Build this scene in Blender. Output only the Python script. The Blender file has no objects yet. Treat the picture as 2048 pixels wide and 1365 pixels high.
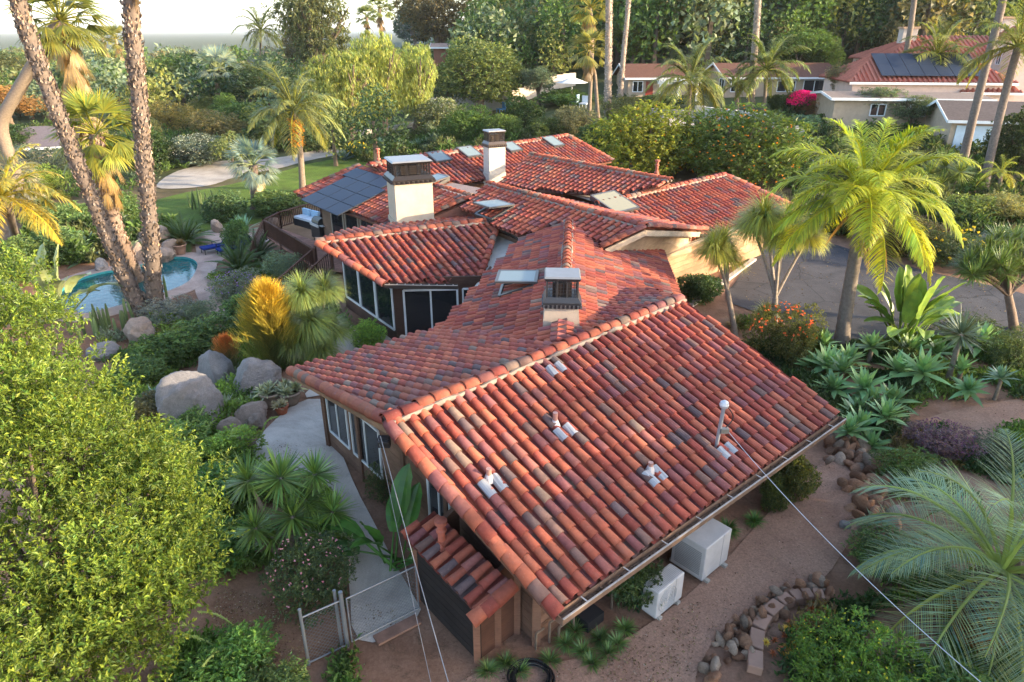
import bpy, math, random
import numpy as np
from mathutils import Matrix, Vector
random.seed(7); RNG = np.random.default_rng(7)
SC = bpy.context.scene
COL = SC.collection
# ------------------------------------------------------------------ camera, sky, sun, exposure
CAM_H, CAM_PITCH, FPX = 10.5, math.radians(24.5), 1365.0
cam = bpy.data.cameras.new('camera'); cam.lens = 24.0; cam.sensor_width = 36.0
cam.clip_start = 0.1; cam.clip_end = 20000
camo = bpy.data.objects.new('camera', cam); COL.objects.link(camo)
camo.location = (0, 0, CAM_H); camo.rotation_euler = (math.pi/2 - CAM_PITCH, 0, 0)
SC.camera = camo
SUN_AZ, SUN_EL = math.radians(-14), math.radians(15)      # direction towards the sun: right, a little behind the camera
sdir = Vector((math.cos(SUN_AZ)*math.cos(SUN_EL), math.sin(SUN_AZ)*math.cos(SUN_EL), math.sin(SUN_EL)))
W = bpy.data.worlds.new('World'); SC.world = W; W.use_nodes = True
nt = W.node_tree
sky = nt.nodes.new('ShaderNodeTexSky'); sky.sky_type = 'NISHITA'; sky.sun_disc = False
sky.sun_elevation = SUN_EL; sky.sun_rotation = math.pi/2 - SUN_AZ
sky.air_density = 0.8; sky.dust_density = 1.4; sky.ozone_density = 0.5
bg = nt.nodes['Background']; bg.inputs['Strength'].default_value = 0.15
nt.links.new(sky.outputs[0], bg.inputs['Color'])
sl = bpy.data.lights.new('sun', 'SUN'); sl.energy = 2.6; sl.angle = math.radians(0.6); sl.color = (1.0, 0.8, 0.52)
slo = bpy.data.objects.new('sun', sl); COL.objects.link(slo)
slo.rotation_euler = sdir.to_track_quat('Z', 'Y').to_euler()
SC.view_settings.view_transform = 'Standard'; SC.view_settings.look = 'None'
SC.view_settings.exposure = 2.45; SC.view_settings.gamma = 1.0
SC.view_settings.use_curve_mapping = False
SC.render.engine = 'CYCLES'
SC.cycles.max_bounces = 6; SC.cycles.diffuse_bounces = 3; SC.cycles.glossy_bounces = 3
SC.cycles.transmission_bounces = 4; SC.cycles.transparent_max_bounces = 6
SC.cycles.caustics_reflective = False; SC.cycles.caustics_refractive = False
SC.cycles.sample_clamp_indirect = 4.0

# ------------------------------------------------------------------ geometry helpers
_c, _s = math.cos(CAM_PITCH), math.sin(CAM_PITCH)
ORG = np.array([0, 0, CAM_H])
def ray(px, py):
    u = (px-1024)/FPX; v = (682.5-py)/FPX
    return np.array([u, _c+v*_s, -_s+v*_c])
def g(px, py, z=0.0):
    r = ray(px, py); return ORG + r*((z-CAM_H)/r[2])
def at_y(px, py, y):
    r = ray(px, py); return ORG + r*(y/r[1])
def onp(px, py, pl):
    n, a = pl; r = ray(px, py); return ORG + r*(np.dot(a-ORG, n)/np.dot(r, n))
def depth(p):
    return p[1]*_c - (p[2]-CAM_H)*_s
def sst(t):
    t = np.clip(t, 0, 1); return t*t*(3-2*t)
def T(x, y):
    x = np.asarray(x, float); y = np.asarray(y, float)
    low = -1.0*sst((-x-7.0)/4.0)*sst((y-17)/5.0)*(1-sst((y-60)/30.0))
    right = sst((x+6)/14.0)
    rise = 2.5*sst((y-44)/38.0)*right
    hill = 0.15*np.clip(y-85, 0, 400)*sst((x+30)/60.0) * (1-0.35*sst((x-20)/150.0))
    dip = -0.02*np.clip(y-70, 0, 700)*sst((-x-5)/50.0)
    east = 0.04*np.clip(x-20, 0, 100)*sst((y-10)/30.0)
    rough = 0.05*np.sin(x*0.9+1.3*np.sin(y*0.5))*np.sin(y*0.7)*sst((np.hypot(x-2, y-20)-26)/12.0)
    return low + rise + hill + dip + east + rough
def gt(px, py):
    """point of the terrain seen at that pixel of the photograph"""
    r = ray(px, py); t = 3.0; last = t
    while t < 900:
        p = ORG + r*t
        if p[2] <= float(T(p[0], p[1])): break
        last = t; t *= 1.015
    a, b = last, t
    for _ in range(24):
        m = (a+b)/2; p = ORG + r*m
        if p[2] <= float(T(p[0], p[1])): b = m
        else: a = m
    p = ORG + r*b; p[2] = float(T(p[0], p[1])); return p
def zat(p, py):
    """height that the pixel row py has above/below the spot p"""
    r = ray(1024, py); return CAM_H + r[2]/r[1]*p[1]

# ------------------------------------------------------------------ object helpers
def link(o, parent=None):
    COL.objects.link(o)
    if parent is not None: o.parent = parent
    return o
def tag(o, label=None, cat=None, group=None, kind=None):
    if label: o['label'] = label
    if cat: o['category'] = cat
    if group: o['group'] = group
    if kind: o['kind'] = kind
    return o
def empty(name, loc=(0, 0, 0), rz=0.0, label=None, cat=None, group=None):
    o = bpy.data.objects.new(name, None); o.empty_display_size = 0.2
    o.location = Vector([float(v) for v in loc]); o.rotation_euler = (0, 0, rz)
    link(o); tag(o, label, cat, group); return o
class MB:
    """collects quads and triangles with one colour per face"""
    def __init__(self): self.v = []; self.f4 = []; self.f3 = []; self.c4 = []; self.c3 = []; self.n = 0
    def add(self, v, f4=None, f3=None, col=(1, 1, 1)):
        v = np.asarray(v, float).reshape(-1, 3); col = np.asarray(col, float)
        for f, F, Cc, k in ((f4, self.f4, self.c4, 4), (f3, self.f3, self.c3, 3)):
            if f is None: continue
            f = np.asarray(f, int).reshape(-1, k)
            if not len(f): continue
            F.append(f + self.n); Cc.append(np.broadcast_to(col, (len(f), 3)) if col.ndim == 1 else col)
        self.v.append(v); self.n += len(v); return self
    def box(self, c, s, M=None, col=(1, 1, 1)):
        c = np.asarray(c, float); h = np.asarray(s, float)/2
        sg = np.array([[i, j, k] for i in (-1, 1) for j in (-1, 1) for k in (-1, 1)], float)
        v = c + sg*h
        if M is not None: v = xf(v, M)
        return self.add(v, f4=[[0, 1, 3, 2], [4, 6, 7, 5], [0, 4, 5, 1], [2, 3, 7, 6], [0, 2, 6, 4], [1, 5, 7, 3]], col=col)
    def bar(self, a, b, w, h=None, up=(0, 0, 1), col=(1, 1, 1)):
        a = np.asarray(a, float); b = np.asarray(b, float); h = h or w
        d = b-a; L = np.linalg.norm(d); d = d/L; up = np.asarray(up, float)
        s = np.cross(d, up)
        if np.linalg.norm(s) < 1e-4: s = np.cross(d, (1, 0, 0))
        s /= np.linalg.norm(s); u = np.cross(s, d)
        M = np.eye(4); M[:3, 0] = d; M[:3, 1] = s; M[:3, 2] = u; M[:3, 3] = (a+b)/2
        return self.box((0, 0, 0), (L, w, h), M, col)
    def tube(self, pts, rad, n=8, col=(1, 1, 1), cap=True):
        pts = np.asarray(pts, float); m = len(pts); rad = np.broadcast_to(np.asarray(rad, float), (m,))
        tan = np.gradient(pts, axis=0); tan /= np.linalg.norm(tan, axis=1)[:, None]+1e-9
        ref = np.array([1, 0, 0]) if abs(tan[:, 2]).mean() > 0.6 else np.array([0, 0, 1.0])
        s = np.cross(tan, ref); s /= np.linalg.norm(s, axis=1)[:, None]+1e-9; u = np.cross(s, tan)
        a = np.arange(n)*2*math.pi/n
        v = pts[:, None]+rad[:, None, None]*(np.cos(a)[None, :, None]*s[:, None]+np.sin(a)[None, :, None]*u[:, None])
        i = np.arange(m-1)[:, None]*n; k = np.arange(n)[None]; k2 = (k+1) % n
        f = np.stack([i+k, i+k2, i+n+k2, i+n+k], -1).reshape(-1, 4)
        base = self.n; self.add(v, f4=f, col=col)
        if cap:
            c0 = np.vstack([v[0], pts[0][None]]); self.add(c0, f3=[[n, (q+1) % n, q] for q in range(n)], col=col)
            c1 = np.vstack([v[-1], pts[-1][None]]); self.add(c1, f3=[[n, q, (q+1) % n] for q in range(n)], col=col)
        return self
    def prism(self, poly, z0, z1, col=(1, 1, 1)):
        """vertical prism over a convex xy polygon; z0/z1 numbers or lists"""
        n = len(poly); z0 = np.broadcast_to(z0, (n,)); z1 = np.broadcast_to(z1, (n,))
        v = [(p[0], p[1], z0[i]) for i, p in enumerate(poly)]+[(p[0], p[1], z1[i]) for i, p in enumerate(poly)]
        self.add(v, f4=[[i, (i+1) % n, n+(i+1) % n, n+i] for i in range(n)],
                 f3=[[0, i+1, i] for i in range(1, n-1)]+[[n, n+i, n+i+1] for i in range(1, n-1)], col=col)
        return self
    def mesh(self, name, smooth=False):
        me = bpy.data.meshes.new(name)
        v = np.concatenate(self.v); me.vertices.add(len(v)); me.vertices.foreach_set('co', v.astype(np.float32).ravel())
        f4 = np.concatenate(self.f4) if self.f4 else np.zeros((0, 4), int)
        f3 = np.concatenate(self.f3) if self.f3 else np.zeros((0, 3), int)
        cc = np.concatenate(([np.concatenate(self.c4)] if self.c4 else [])+([np.concatenate(self.c3)] if self.c3 else []))
        lp = np.concatenate([f4.ravel(), f3.ravel()])
        me.loops.add(len(lp)); me.loops.foreach_set('vertex_index', lp.astype(np.int32))
        np_ = len(f4)+len(f3); me.polygons.add(np_)
        st = np.concatenate([np.arange(len(f4))*4, len(f4)*4+np.arange(len(f3))*3])
        me.polygons.foreach_set('loop_start', st.astype(np.int32))
        at = me.attributes.new('Col', 'FLOAT_COLOR', 'FACE')
        at.data.foreach_set('color', np.hstack([cc, np.ones((np_, 1))]).astype(np.float32).ravel())
        me.update(calc_edges=True)
        me.polygons.foreach_set('use_smooth', np.full(np_, bool(smooth)))
        return me
    def obj(self, name, mat, parent=None, smooth=False, color=None):
        me = self.mesh(name, smooth); me.materials.append(mat)
        o = link(bpy.data.objects.new(name, me), parent)
        if color is not None: o.color = (*color, 1)
        return o
def inst(name, me, parent=None, loc=(0, 0, 0), rot=(0, 0, 0), scale=(1, 1, 1), color=None):
    o = link(bpy.data.objects.new(name, me), parent)
    o.location = Vector([float(v) for v in loc]); o.rotation_euler = rot
    o.scale = Vector([float(v) for v in np.broadcast_to(scale, (3,))])
    if color is not None: o.color = (*color, 1)
    return o
def xf(v, M):
    return v @ M[:3, :3].T + M[:3, 3]
def frame(o, x, y, z):
    M = np.eye(4); M[:3, 0] = x; M[:3, 1] = y; M[:3, 2] = z; M[:3, 3] = o; return M
def unit(v):
    v = np.asarray(v, float); return v/(np.linalg.norm(v, axis=-1, keepdims=True)+1e-12)
def inside(pt, poly):
    x, y = pt; r = False; n = len(poly); j = n-1
    for i in range(n):
        xi, yi = poly[i]; xj, yj = poly[j]
        if (yi > y) != (yj > y) and x < (xj-xi)*(y-yi)/(yj-yi)+xi: r = not r
        j = i
    return r

# ------------------------------------------------------------------ materials
def mat(name, rough=0.7, spec=0.3, metal=0.0):
    m = bpy.data.materials.new(name); m.use_nodes = True
    b = m.node_tree.nodes['Principled BSDF']
    b.inputs['Roughness'].default_value = rough; b.inputs['Specular IOR Level'].default_value = spec
    b.inputs['Metallic'].default_value = metal
    return m, m.node_tree, b
def nd(nt, t, **k):
    n = nt.nodes.new(t)
    for a, v in k.items(): setattr(n, a, v)
    return n
def noise(nt, scale, detail=4, rough=0.6, coord=None, dist=0.0):
    n = nd(nt, 'ShaderNodeTexNoise'); n.inputs['Scale'].default_value = scale
    n.inputs['Detail'].default_value = detail; n.inputs['Roughness'].default_value = rough
    n.inputs['Distortion'].default_value = dist
    if coord is None:
        coord = nd(nt, 'ShaderNodeNewGeometry').outputs['Position']
    nt.links.new(coord, n.inputs['Vector']); return n
def ramp(nt, src, stops):
    r = nd(nt, 'ShaderNodeValToRGB'); nt.links.new(src, r.inputs[0])
    e = r.color_ramp.elements
    while len(e) < len(stops): e.new(0.5)
    for i, (p, c) in enumerate(stops):
        e[i].position = p; e[i].color = (*c, 1) if not np.isscalar(c) else (c, c, c, 1)
    return r
def mix(nt, a, b, fac, mode='MIX'):
    m = nd(nt, 'ShaderNodeMix', data_type='RGBA', blend_type=mode)
    for s, v in ((m.inputs[0], fac), (m.inputs[6], a), (m.inputs[7], b)):
        if hasattr(v, 'is_linked'): nt.links.new(v, s)
        elif np.isscalar(v): s.default_value = v if s == m.inputs[0] else (v, v, v, 1)
        else: s.default_value = (*v, 1)
    return m.outputs[2]
def bump(nt, b, h, strength=0.3, dist=0.02):
    n = nd(nt, 'ShaderNodeBump'); n.inputs['Strength'].default_value = strength; n.inputs['Distance'].default_value = dist
    nt.links.new(h, n.inputs['Height']); nt.links.new(n.outputs[0], b.inputs['Normal'])
def attrcol(nt, objcol=True):
    a = nd(nt, 'ShaderNodeAttribute', attribute_name='Col'); out = a.outputs['Color']
    if objcol:
        oi = nd(nt, 'ShaderNodeObjectInfo'); out = mix(nt, out, oi.outputs['Color'], 1.0, 'MULTIPLY')
    return out
def make_painted(name, rough=0.6, spec=0.3, var=0.25, scale=6.0, bumps=0.0, metal=0.0, bscale=40):
    """colour from the face attribute and the object colour, with mottled wear"""
    m, nt, b = mat(name, rough, spec, metal)
    c = attrcol(nt)
    n = noise(nt, scale, 6, 0.65)
    r = ramp(nt, n.outputs[0], [(0.25, 1-var), (0.75, 1+var*0.6)])
    nt.links.new(mix(nt, c, r.outputs[0], 1.0, 'MULTIPLY'), b.inputs['Base Color'])
    if bumps: bump(nt, b, noise(nt, bscale, 3).outputs[0], bumps, 0.02)
    return m
def make_leaf(name, trans=0.36, rough=0.5, spec=0.35):
    m, nt, b = mat(name, rough, spec)
    c = attrcol(nt); oi = nd(nt, 'ShaderNodeObjectInfo')
    hv = nd(nt, 'ShaderNodeHueSaturation')
    mr = nd(nt, 'ShaderNodeMapRange'); nt.links.new(oi.outputs['Random'], mr.inputs[0])
    mr.inputs[3].default_value = 0.8; mr.inputs[4].default_value = 1.2
    nt.links.new(mr.outputs[0], hv.inputs['Value']); nt.links.new(c, hv.inputs['Color'])
    n = noise(nt, 0.9, 3); r = ramp(nt, n.outputs[0], [(0.3, 0.95), (0.7, 1.6)])
    c = mix(nt, hv.outputs[0], r.outputs[0], 1.0, 'MULTIPLY')
    nt.links.new(c, b.inputs['Base Color'])
    t = nd(nt, 'ShaderNodeBsdfTranslucent'); nt.links.new(mix(nt, c, (1.35, 1.4, 0.7), 1.0, 'MULTIPLY'), t.inputs['Color'])
    ms = nd(nt, 'ShaderNodeMixShader'); ms.inputs[0].default_value = trans
    nt.links.new(b.outputs[0], ms.inputs[1]); nt.links.new(t.outputs[0], ms.inputs[2])
    nt.links.new(ms.outputs[0], nt.nodes['Material Output'].inputs['Surface'])
    return m
M_LEAF = make_leaf('leaf'); M_WAXY = make_leaf('waxy_leaf', 0.15, 0.4, 0.45)
M_BARK = make_painted('bark', 0.9, 0.15, 0.4, 9.0, 0.6, bscale=30)
M_PAINT = make_painted('paint', 0.55, 0.3, 0.14, 3.0)
M_METAL = make_painted('painted_metal', 0.4, 0.5, 0.12, 5.0, metal=0.3)
M_WOOD = make_painted('brown_wood', 0.75, 0.2, 0.35, 5.0, 0.25, bscale=60)
M_STUCCO = make_painted('stucco', 0.9, 0.15, 0.16, 2.2, 0.35, bscale=55)
M_CLOTH = make_painted('cloth', 0.9, 0.1, 0.12, 6.0)
M_FLOWER = make_leaf('petal', 0.25, 0.7, 0.1)

def make_tile():
    m, nt, b = mat('terracotta', 0.72, 0.28)
    c = attrcol(nt, False); oi = nd(nt, 'ShaderNodeObjectInfo')
    n1 = noise(nt, 7.0, 6, 0.7); r1 = ramp(nt, n1.outputs[0], [(0.3, 0.72), (0.55, 1.0), (0.8, 1.22)])
    c = mix(nt, c, r1.outputs[0], 1.0, 'MULTIPLY')
    n2 = noise(nt, 2.3, 8, 0.75, dist=0.6); r2 = ramp(nt, n2.outputs[0], [(0.54, 0.0), (0.75, 0.45)])
    c = mix(nt, c, (0.17, 0.115, 0.095), r2.outputs[0])
    n3 = noise(nt, 26.0, 4, 0.7); r3 = ramp(nt, n3.outputs[0], [(0.62, 0.0), (0.74, 0.35)])
    c = mix(nt, c, (0.42, 0.34, 0.28), r3.outputs[0])
    mr = nd(nt, 'ShaderNodeMapRange'); nt.links.new(oi.outputs['Random'], mr.inputs[0])
    mr.inputs[3].default_value = 0.82; mr.inputs[4].default_value = 1.18
    hv = nd(nt, 'ShaderNodeHueSaturation'); nt.links.new(c, hv.inputs['Color']); nt.links.new(mr.outputs[0], hv.inputs['Value'])
    nt.links.new(hv.outputs[0], b.inputs['Base Color'])
    bump(nt, b, noise(nt, 60, 4).outputs[0], 0.25, 0.01)
    return m
M_TILE = make_tile()
def make_dirt():
    m, nt, b = mat('dirt', 0.95, 0.1)
    a = noise(nt, 0.5, 8, 0.65); r = ramp(nt, a.outputs[0], [(0.3, (0.15, 0.078, 0.048)), (0.5, (0.25, 0.14, 0.092)), (0.7, (0.33, 0.205, 0.145))])
    f = noise(nt, 14, 6, 0.8); rf = ramp(nt, f.outputs[0], [(0.3, 0.7), (0.7, 1.2)])
    c = mix(nt, r.outputs[0], rf.outputs[0], 1.0, 'MULTIPLY')
    # leaf litter under the planting
    l = noise(nt, 1.3, 8, 0.8, dist=1.0); rl = ramp(nt, l.outputs[0], [(0.55, 0.0), (0.66, 0.75)])
    c = mix(nt, c, (0.075, 0.05, 0.03), rl.outputs[0])
    v = nd(nt, 'ShaderNodeTexVoronoi'); v.inputs['Scale'].default_value = 22
    nt.links.new(nd(nt, 'ShaderNodeNewGeometry').outputs['Position'], v.inputs['Vector'])
    rv = ramp(nt, v.outputs['Distance'], [(0.05, 1.25), (0.2, 1.0)])
    c = mix(nt, c, rv.outputs[0], 1.0, 'MULTIPLY')
    # far off the ground is grown over: olive scrub
    sx = nd(nt, 'ShaderNodeSeparateXYZ'); nt.links.new(nd(nt, 'ShaderNodeNewGeometry').outputs['Position'], sx.inputs[0])
    mr = nd(nt, 'ShaderNodeMapRange'); nt.links.new(sx.outputs[1], mr.inputs[0]); mr.inputs[1].default_value = 34; mr.inputs[2].default_value = 62
    gr = ramp(nt, noise(nt, 0.25, 7, 0.7).outputs[0], [(0.35, (0.035, 0.05, 0.018)), (0.62, (0.085, 0.09, 0.04)), (0.75, (0.2, 0.15, 0.09))])
    c = mix(nt, c, gr.outputs[0], mr.outputs[0])
    nt.links.new(c, b.inputs['Base Color'])
    bump(nt, b, mix(nt, f.outputs[0], a.outputs[0], 0.4), 0.8, 0.05)
    return m
M_DIRT = make_dirt()
def make_path(name, lo, hi, sc=3.0, sp=60, spk=0.25, rough=0.9, big=0.35):
    m, nt, b = mat(name, rough, 0.2)
    r = ramp(nt, noise(nt, sc*0.3, 8, 0.7).outputs[0], [(0.3, lo), (0.7, hi)])
    f = ramp(nt, noise(nt, sp, 4, 0.8).outputs[0], [(0.3, 1-spk), (0.7, 1+spk)])
    c = mix(nt, r.outputs[0], f.outputs[0], 1.0, 'MULTIPLY')
    st = ramp(nt, noise(nt, sc*0.12, 6, 0.75, dist=1.2).outputs[0], [(0.45, 1.0), (0.7, 1-big)])
    c = mix(nt, c, st.outputs[0], 1.0, 'MULTIPLY')
    nt.links.new(c, b.inputs['Base Color']); bump(nt, b, noise(nt, sp, 4).outputs[0], 0.35, 0.015)
    return m
M_CONC = make_path('concrete', (0.44, 0.375, 0.32), (0.6, 0.53, 0.46), 3)
M_DECKC = make_path('pool_deck', (0.34, 0.24, 0.2), (0.47, 0.36, 0.31), 3)
M_GRAVEL = make_path('pale_gravel', (0.27, 0.235, 0.2), (0.42, 0.37, 0.32), 2, 25, 0.3)
M_SAND = make_path('sandy_path', (0.23, 0.125, 0.085), (0.35, 0.215, 0.15), 1.4, 22, 0.35)
def make_asphalt():
    m, nt, b = mat('asphalt', 0.85, 0.25)
    r = ramp(nt, noise(nt, 0.6, 8, 0.7, dist=0.8).outputs[0], [(0.3, (0.034, 0.033, 0.037)), (0.7, (0.075, 0.071, 0.075))])
    v = nd(nt, 'ShaderNodeTexVoronoi', feature='DISTANCE_TO_EDGE'); v.inputs['Scale'].default_value = 0.42
    gp = nd(nt, 'ShaderNodeNewGeometry').outputs['Position']
    w = noise(nt, 1.5, 4); nt.links.new(mix(nt, gp, w.outputs[1], 0.12), v.inputs['Vector'])
    rc = ramp(nt, v.outputs['Distance'], [(0.0, 0.35), (0.012, 1.0)])
    c = mix(nt, r.outputs[0], rc.outputs[0], 1.0, 'MULTIPLY')
    f = ramp(nt, noise(nt, 70, 3, 0.8).outputs[0], [(0.35, 0.75), (0.7, 1.3)])
    nt.links.new(mix(nt, c, f.outputs[0], 1.0, 'MULTIPLY'), b.inputs['Base Color'])
    bump(nt, b, f.outputs[0], 0.4, 0.01); return m
M_ASPH = make_asphalt()
def make_lawn():
    m, nt, b = mat('lawn', 0.9, 0.15)
    r = ramp(nt, noise(nt, 0.45, 8, 0.7, dist=0.5).outputs[0], [(0.3, (0.07, 0.095, 0.02)), (0.55, (0.11, 0.18, 0.028)), (0.75, (0.2, 0.2, 0.06))])
    f = ramp(nt, noise(nt, 18, 6, 0.85).outputs[0], [(0.3, 0.55), (0.7, 1.35)])
    nt.links.new(mix(nt, r.outputs[0], f.outputs[0], 1.0, 'MULTIPLY'), b.inputs['Base Color'])
    bump(nt, b, f.outputs[0], 1.0, 0.06); return m
M_LAWN = make_lawn()
def make_rock():
    m, nt, b = mat('granite', 0.85, 0.25)
    oi = nd(nt, 'ShaderNodeObjectInfo')
    r = ramp(nt, noise(nt, 1.6, 9, 0.75, dist=0.5).outputs[0], [(0.3, 0.6), (0.5, 1.0), (0.72, 1.3)])
    c = mix(nt, oi.outputs['Color'], r.outputs[0], 1.0, 'MULTIPLY')
    f = ramp(nt, noise(nt, 35, 4, 0.8).outputs[0], [(0.35, 0.8), (0.68, 1.2)])
    c = mix(nt, c, f.outputs[0], 1.0, 'MULTIPLY')
    li = ramp(nt, noise(nt, 5, 6, 0.8).outputs[0], [(0.58, 0.0), (0.7, 0.5)])
    c = mix(nt, c, (0.33, 0.3, 0.25), li.outputs[0])
    nt.links.new(c, b.inputs['Base Color']); bump(nt, b, noise(nt, 5, 10, 0.85, dist=0.4).outputs[0], 1.0, 0.14); return m
M_ROCK = make_rock()
def make_glass(name, tint, rough=0.03, trans=0.0, spec=0.8):
    m, nt, b = mat(name, rough, spec); b.inputs['Base Color'].default_value = (*tint, 1); b.inputs['IOR'].default_value = 1.5
    b.inputs['Transmission Weight'].default_value = trans
    return m
M_GLASS = make_glass('window_glass', (0.012, 0.016, 0.02))
M_CLEAR = make_glass('clear_glass', (0.6, 0.68, 0.7), 0.05, 0.55)
M_PANEL = make_glass('solar_cells', (0.02, 0.03, 0.055), 0.5, spec=0.2)
def make_water():
    m, nt, b = mat('pool_water', 0.04, 0.5); b.inputs['IOR'].default_value = 1.33
    r = ramp(nt, noise(nt, 0.3, 4, 0.6).outputs[0], [(0.35, (0.003, 0.05, 0.055)), (0.7, (0.012, 0.12, 0.125))])
    nt.links.new(r.outputs[0], b.inputs['Base Color'])
    bump(nt, b, noise(nt, 3.2, 3, 0.5).outputs[0], 0.18, 0.05); return m
M_WATER = make_water()
def make_siding():
    m, nt, b = mat('stained_siding', 0.8, 0.2)
    c = attrcol(nt)
    gp = nd(nt, 'ShaderNodeNewGeometry').outputs['Position']
    mp = nd(nt, 'ShaderNodeMapping'); mp.inputs['Scale'].default_value = (2, 2, 30); nt.links.new(gp, mp.inputs[0])
    r = ramp(nt, noise(nt, 2.0, 6, 0.7, coord=mp.outputs[0]).outputs[0], [(0.3, 0.7), (0.7, 1.25)])
    s = ramp(nt, noise(nt, 0.8, 6, 0.7).outputs[0], [(0.35, 0.7), (0.65, 1.15)])
    c = mix(nt, mix(nt, c, r.outputs[0], 1.0, 'MULTIPLY'), s.outputs[0], 1.0, 'MULTIPLY')
    nt.links.new(c, b.inputs['Base Color']); bump(nt, b, r.outputs[0], 0.2, 0.01); return m
M_SIDING = make_siding()
# ------------------------------------------------------------------ terrain and sheets
POOL_PX = [(105, 610), (130, 575), (185, 552), (255, 540), (315, 527), (350, 517), (380, 519), (398, 530), (392, 550), (378, 570), (330, 590), (255, 612), (200, 626), (160, 634)]
POOL = np.array([g(x, y, -1.05)[:2] for x, y in POOL_PX])
def chaikin(p, n=2):
    p = np.asarray(p, float)
    for _ in range(n):
        q = np.roll(p, -1, 0); p = np.stack([0.75*p+0.25*q, 0.25*p+0.75*q], 1).reshape(-1, p.shape[1])
    return p
POOLS = chaikin(POOL, 2)
def offset_loop(p, d):
    a = np.roll(p, 1, 0); b = np.roll(p, -1, 0); t = unit(b-a); n = np.stack([t[:, 1], -t[:, 0]], 1)
    area = 0.5*np.sum(p[:, 0]*np.roll(p[:, 1], -1)-np.roll(p[:, 0], -1)*p[:, 1])
    return p + n*d*(1 if area > 0 else -1)
POOL_OUT = offset_loop(POOLS, 0.45)
def terrain():
    xs = np.unique(np.concatenate([np.arange(-34, 46, 0.6), -34-np.geomspace(1, 6000, 46), 46+np.geomspace(1, 6000, 46)]))
    ys = np.unique(np.concatenate([np.arange(-14, 64, 0.6), -14-np.geomspace(1, 400, 14), 64+np.geomspace(1, 9000, 70)]))
    X, Y = np.meshgrid(xs, ys); Z = T(X, Y)
    m = (X > -26) & (X < -10) & (Y > 22) & (Y < 42)
    for i, j in zip(*np.where(m)):
        if inside((X[i, j], Y[i, j]), POOL_OUT): Z[i, j] -= 1.3
    v = np.stack([X, Y, Z], -1).reshape(-1, 3); nx = len(xs)
    i = np.arange(len(ys)-1)[:, None]*nx; k = np.arange(nx-1)[None]
    f = np.stack([i+k, i+k+1, i+nx+k+1, i+nx+k], -1).reshape(-1, 4)
    b = MB(); b.add(v, f4=f)
    o = b.obj('ground', M_DIRT, smooth=True); tag(o, kind='structure'); return o
terrain()
import bmesh
def sheet(name, poly, off, m, step=0.8, kind='structure', parent=None, zfix=None):
    bm = bmesh.new(); poly = [(float(p[0]), float(p[1])) for p in poly]
    f = bm.faces.new([bm.verts.new((x, y, 0)) for x, y in poly]); bmesh.ops.triangulate(bm, faces=[f])
    a = np.array(poly)
    for ax in (0, 1):
        lo, hi = a[:, ax].min(), a[:, ax].max()
        for t in np.arange(math.floor(lo/step)*step, hi, step):
            co = [0, 0, 0]; co[ax] = t; no = [0, 0, 0]; no[ax] = 1
            bmesh.ops.bisect_plane(bm, geom=bm.verts[:]+bm.edges[:]+bm.faces[:], plane_co=co, plane_no=no, dist=1e-4)
    for v in bm.verts: v.co.z = (float(T(v.co.x, v.co.y)) if zfix is None else zfix)+off
    bmesh.ops.recalc_face_normals(bm, faces=bm.faces[:])
    if sum(f.normal.z for f in bm.faces) < 0: bmesh.ops.reverse_faces(bm, faces=bm.faces[:])
    me = bpy.data.meshes.new(name); bm.to_mesh(me); bm.free(); me.materials.append(m)
    o = link(bpy.data.objects.new(name, me), parent)
    if kind: o['kind'] = kind
    return o
def pxpoly(l): return [gt(*p)[:2] for p in l]
sheet('lawn', chaikin(pxpoly([(250, 420), (330, 395), (440, 375), (560, 345), (640, 322), (735, 312), (760, 325), (690, 352), (600, 395), (555, 440), (440, 462), (330, 470), (240, 475), (90, 445), (80, 400)]), 2), 0.03, M_LAWN, 1.2)
sheet('gravel_path', chaikin(pxpoly([(300, 378), (345, 345), (420, 325), (470, 322), (560, 318), (640, 300), (700, 297), (740, 303), (640, 316), (565, 338), (470, 355), (430, 372), (360, 380)]), 2), 0.05, M_GRAVEL, 1.2)
sheet('dirt_track', chaikin(pxpoly([(375, 205), (400, 185), (480, 165), (520, 155), (520, 165), (450, 190), (400, 207)]), 2), 0.06, M_SAND, 2.0)
sheet('pool_deck', chaikin(pxpoly([(392, 500), (388, 472), (430, 458), (500, 456), (548, 462), (545, 480), (500, 500), (455, 515), (425, 535), (425, 565), (445, 600), (470, 640), (420, 640), (395, 600), (385, 560), (398, 530)]), 1), 0.03, M_DECKC, 1.0)
sheet('walkway', chaikin(pxpoly([(600, 800), (540, 850), (508, 890), (500, 920), (560, 935), (640, 960), (680, 1015), (690, 1090), (700, 1180), (705, 1280), (760, 1290), (850, 1235), (820, 1180), (790, 1130), (745, 1040), (715, 985), (680, 900), (665, 800)]), 1), 0.03, M_CONC, 0.8)
sheet('patio', chaikin(pxpoly([(600, 800), (655, 790), (700, 745), (800, 690), (790, 668), (735, 660), (690, 650), (640, 680), (655, 720), (640, 760)]), 1), 0.035, M_CONC, 0.8)
sheet('driveway', chaikin(pxpoly([(1440, 600), (1480, 555), (1500, 510), (1560, 492), (1645, 482), (1730, 510), (1830, 538), (1960, 568), (2060, 590), (2130, 640), (2060, 690), (1830, 672), (1760, 700), (1690, 700), (1600, 655), (1500, 622)]), 2), 0.03, M_ASPH, 1.0)
sheet('dirt_path', chaikin(pxpoly([(1560, 1000), (1640, 925), (1720, 900), (1800, 860), (1900, 820), (2100, 790), (2100, 880), (1900, 900), (1760, 1000), (1700, 1080), (1640, 1180), (1500, 1210), (1400, 1310), (1380, 1420), (850, 1430), (960, 1330), (1180, 1330), (1400, 1180)]), 2), 0.03, M_SAND, 0.8)
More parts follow.
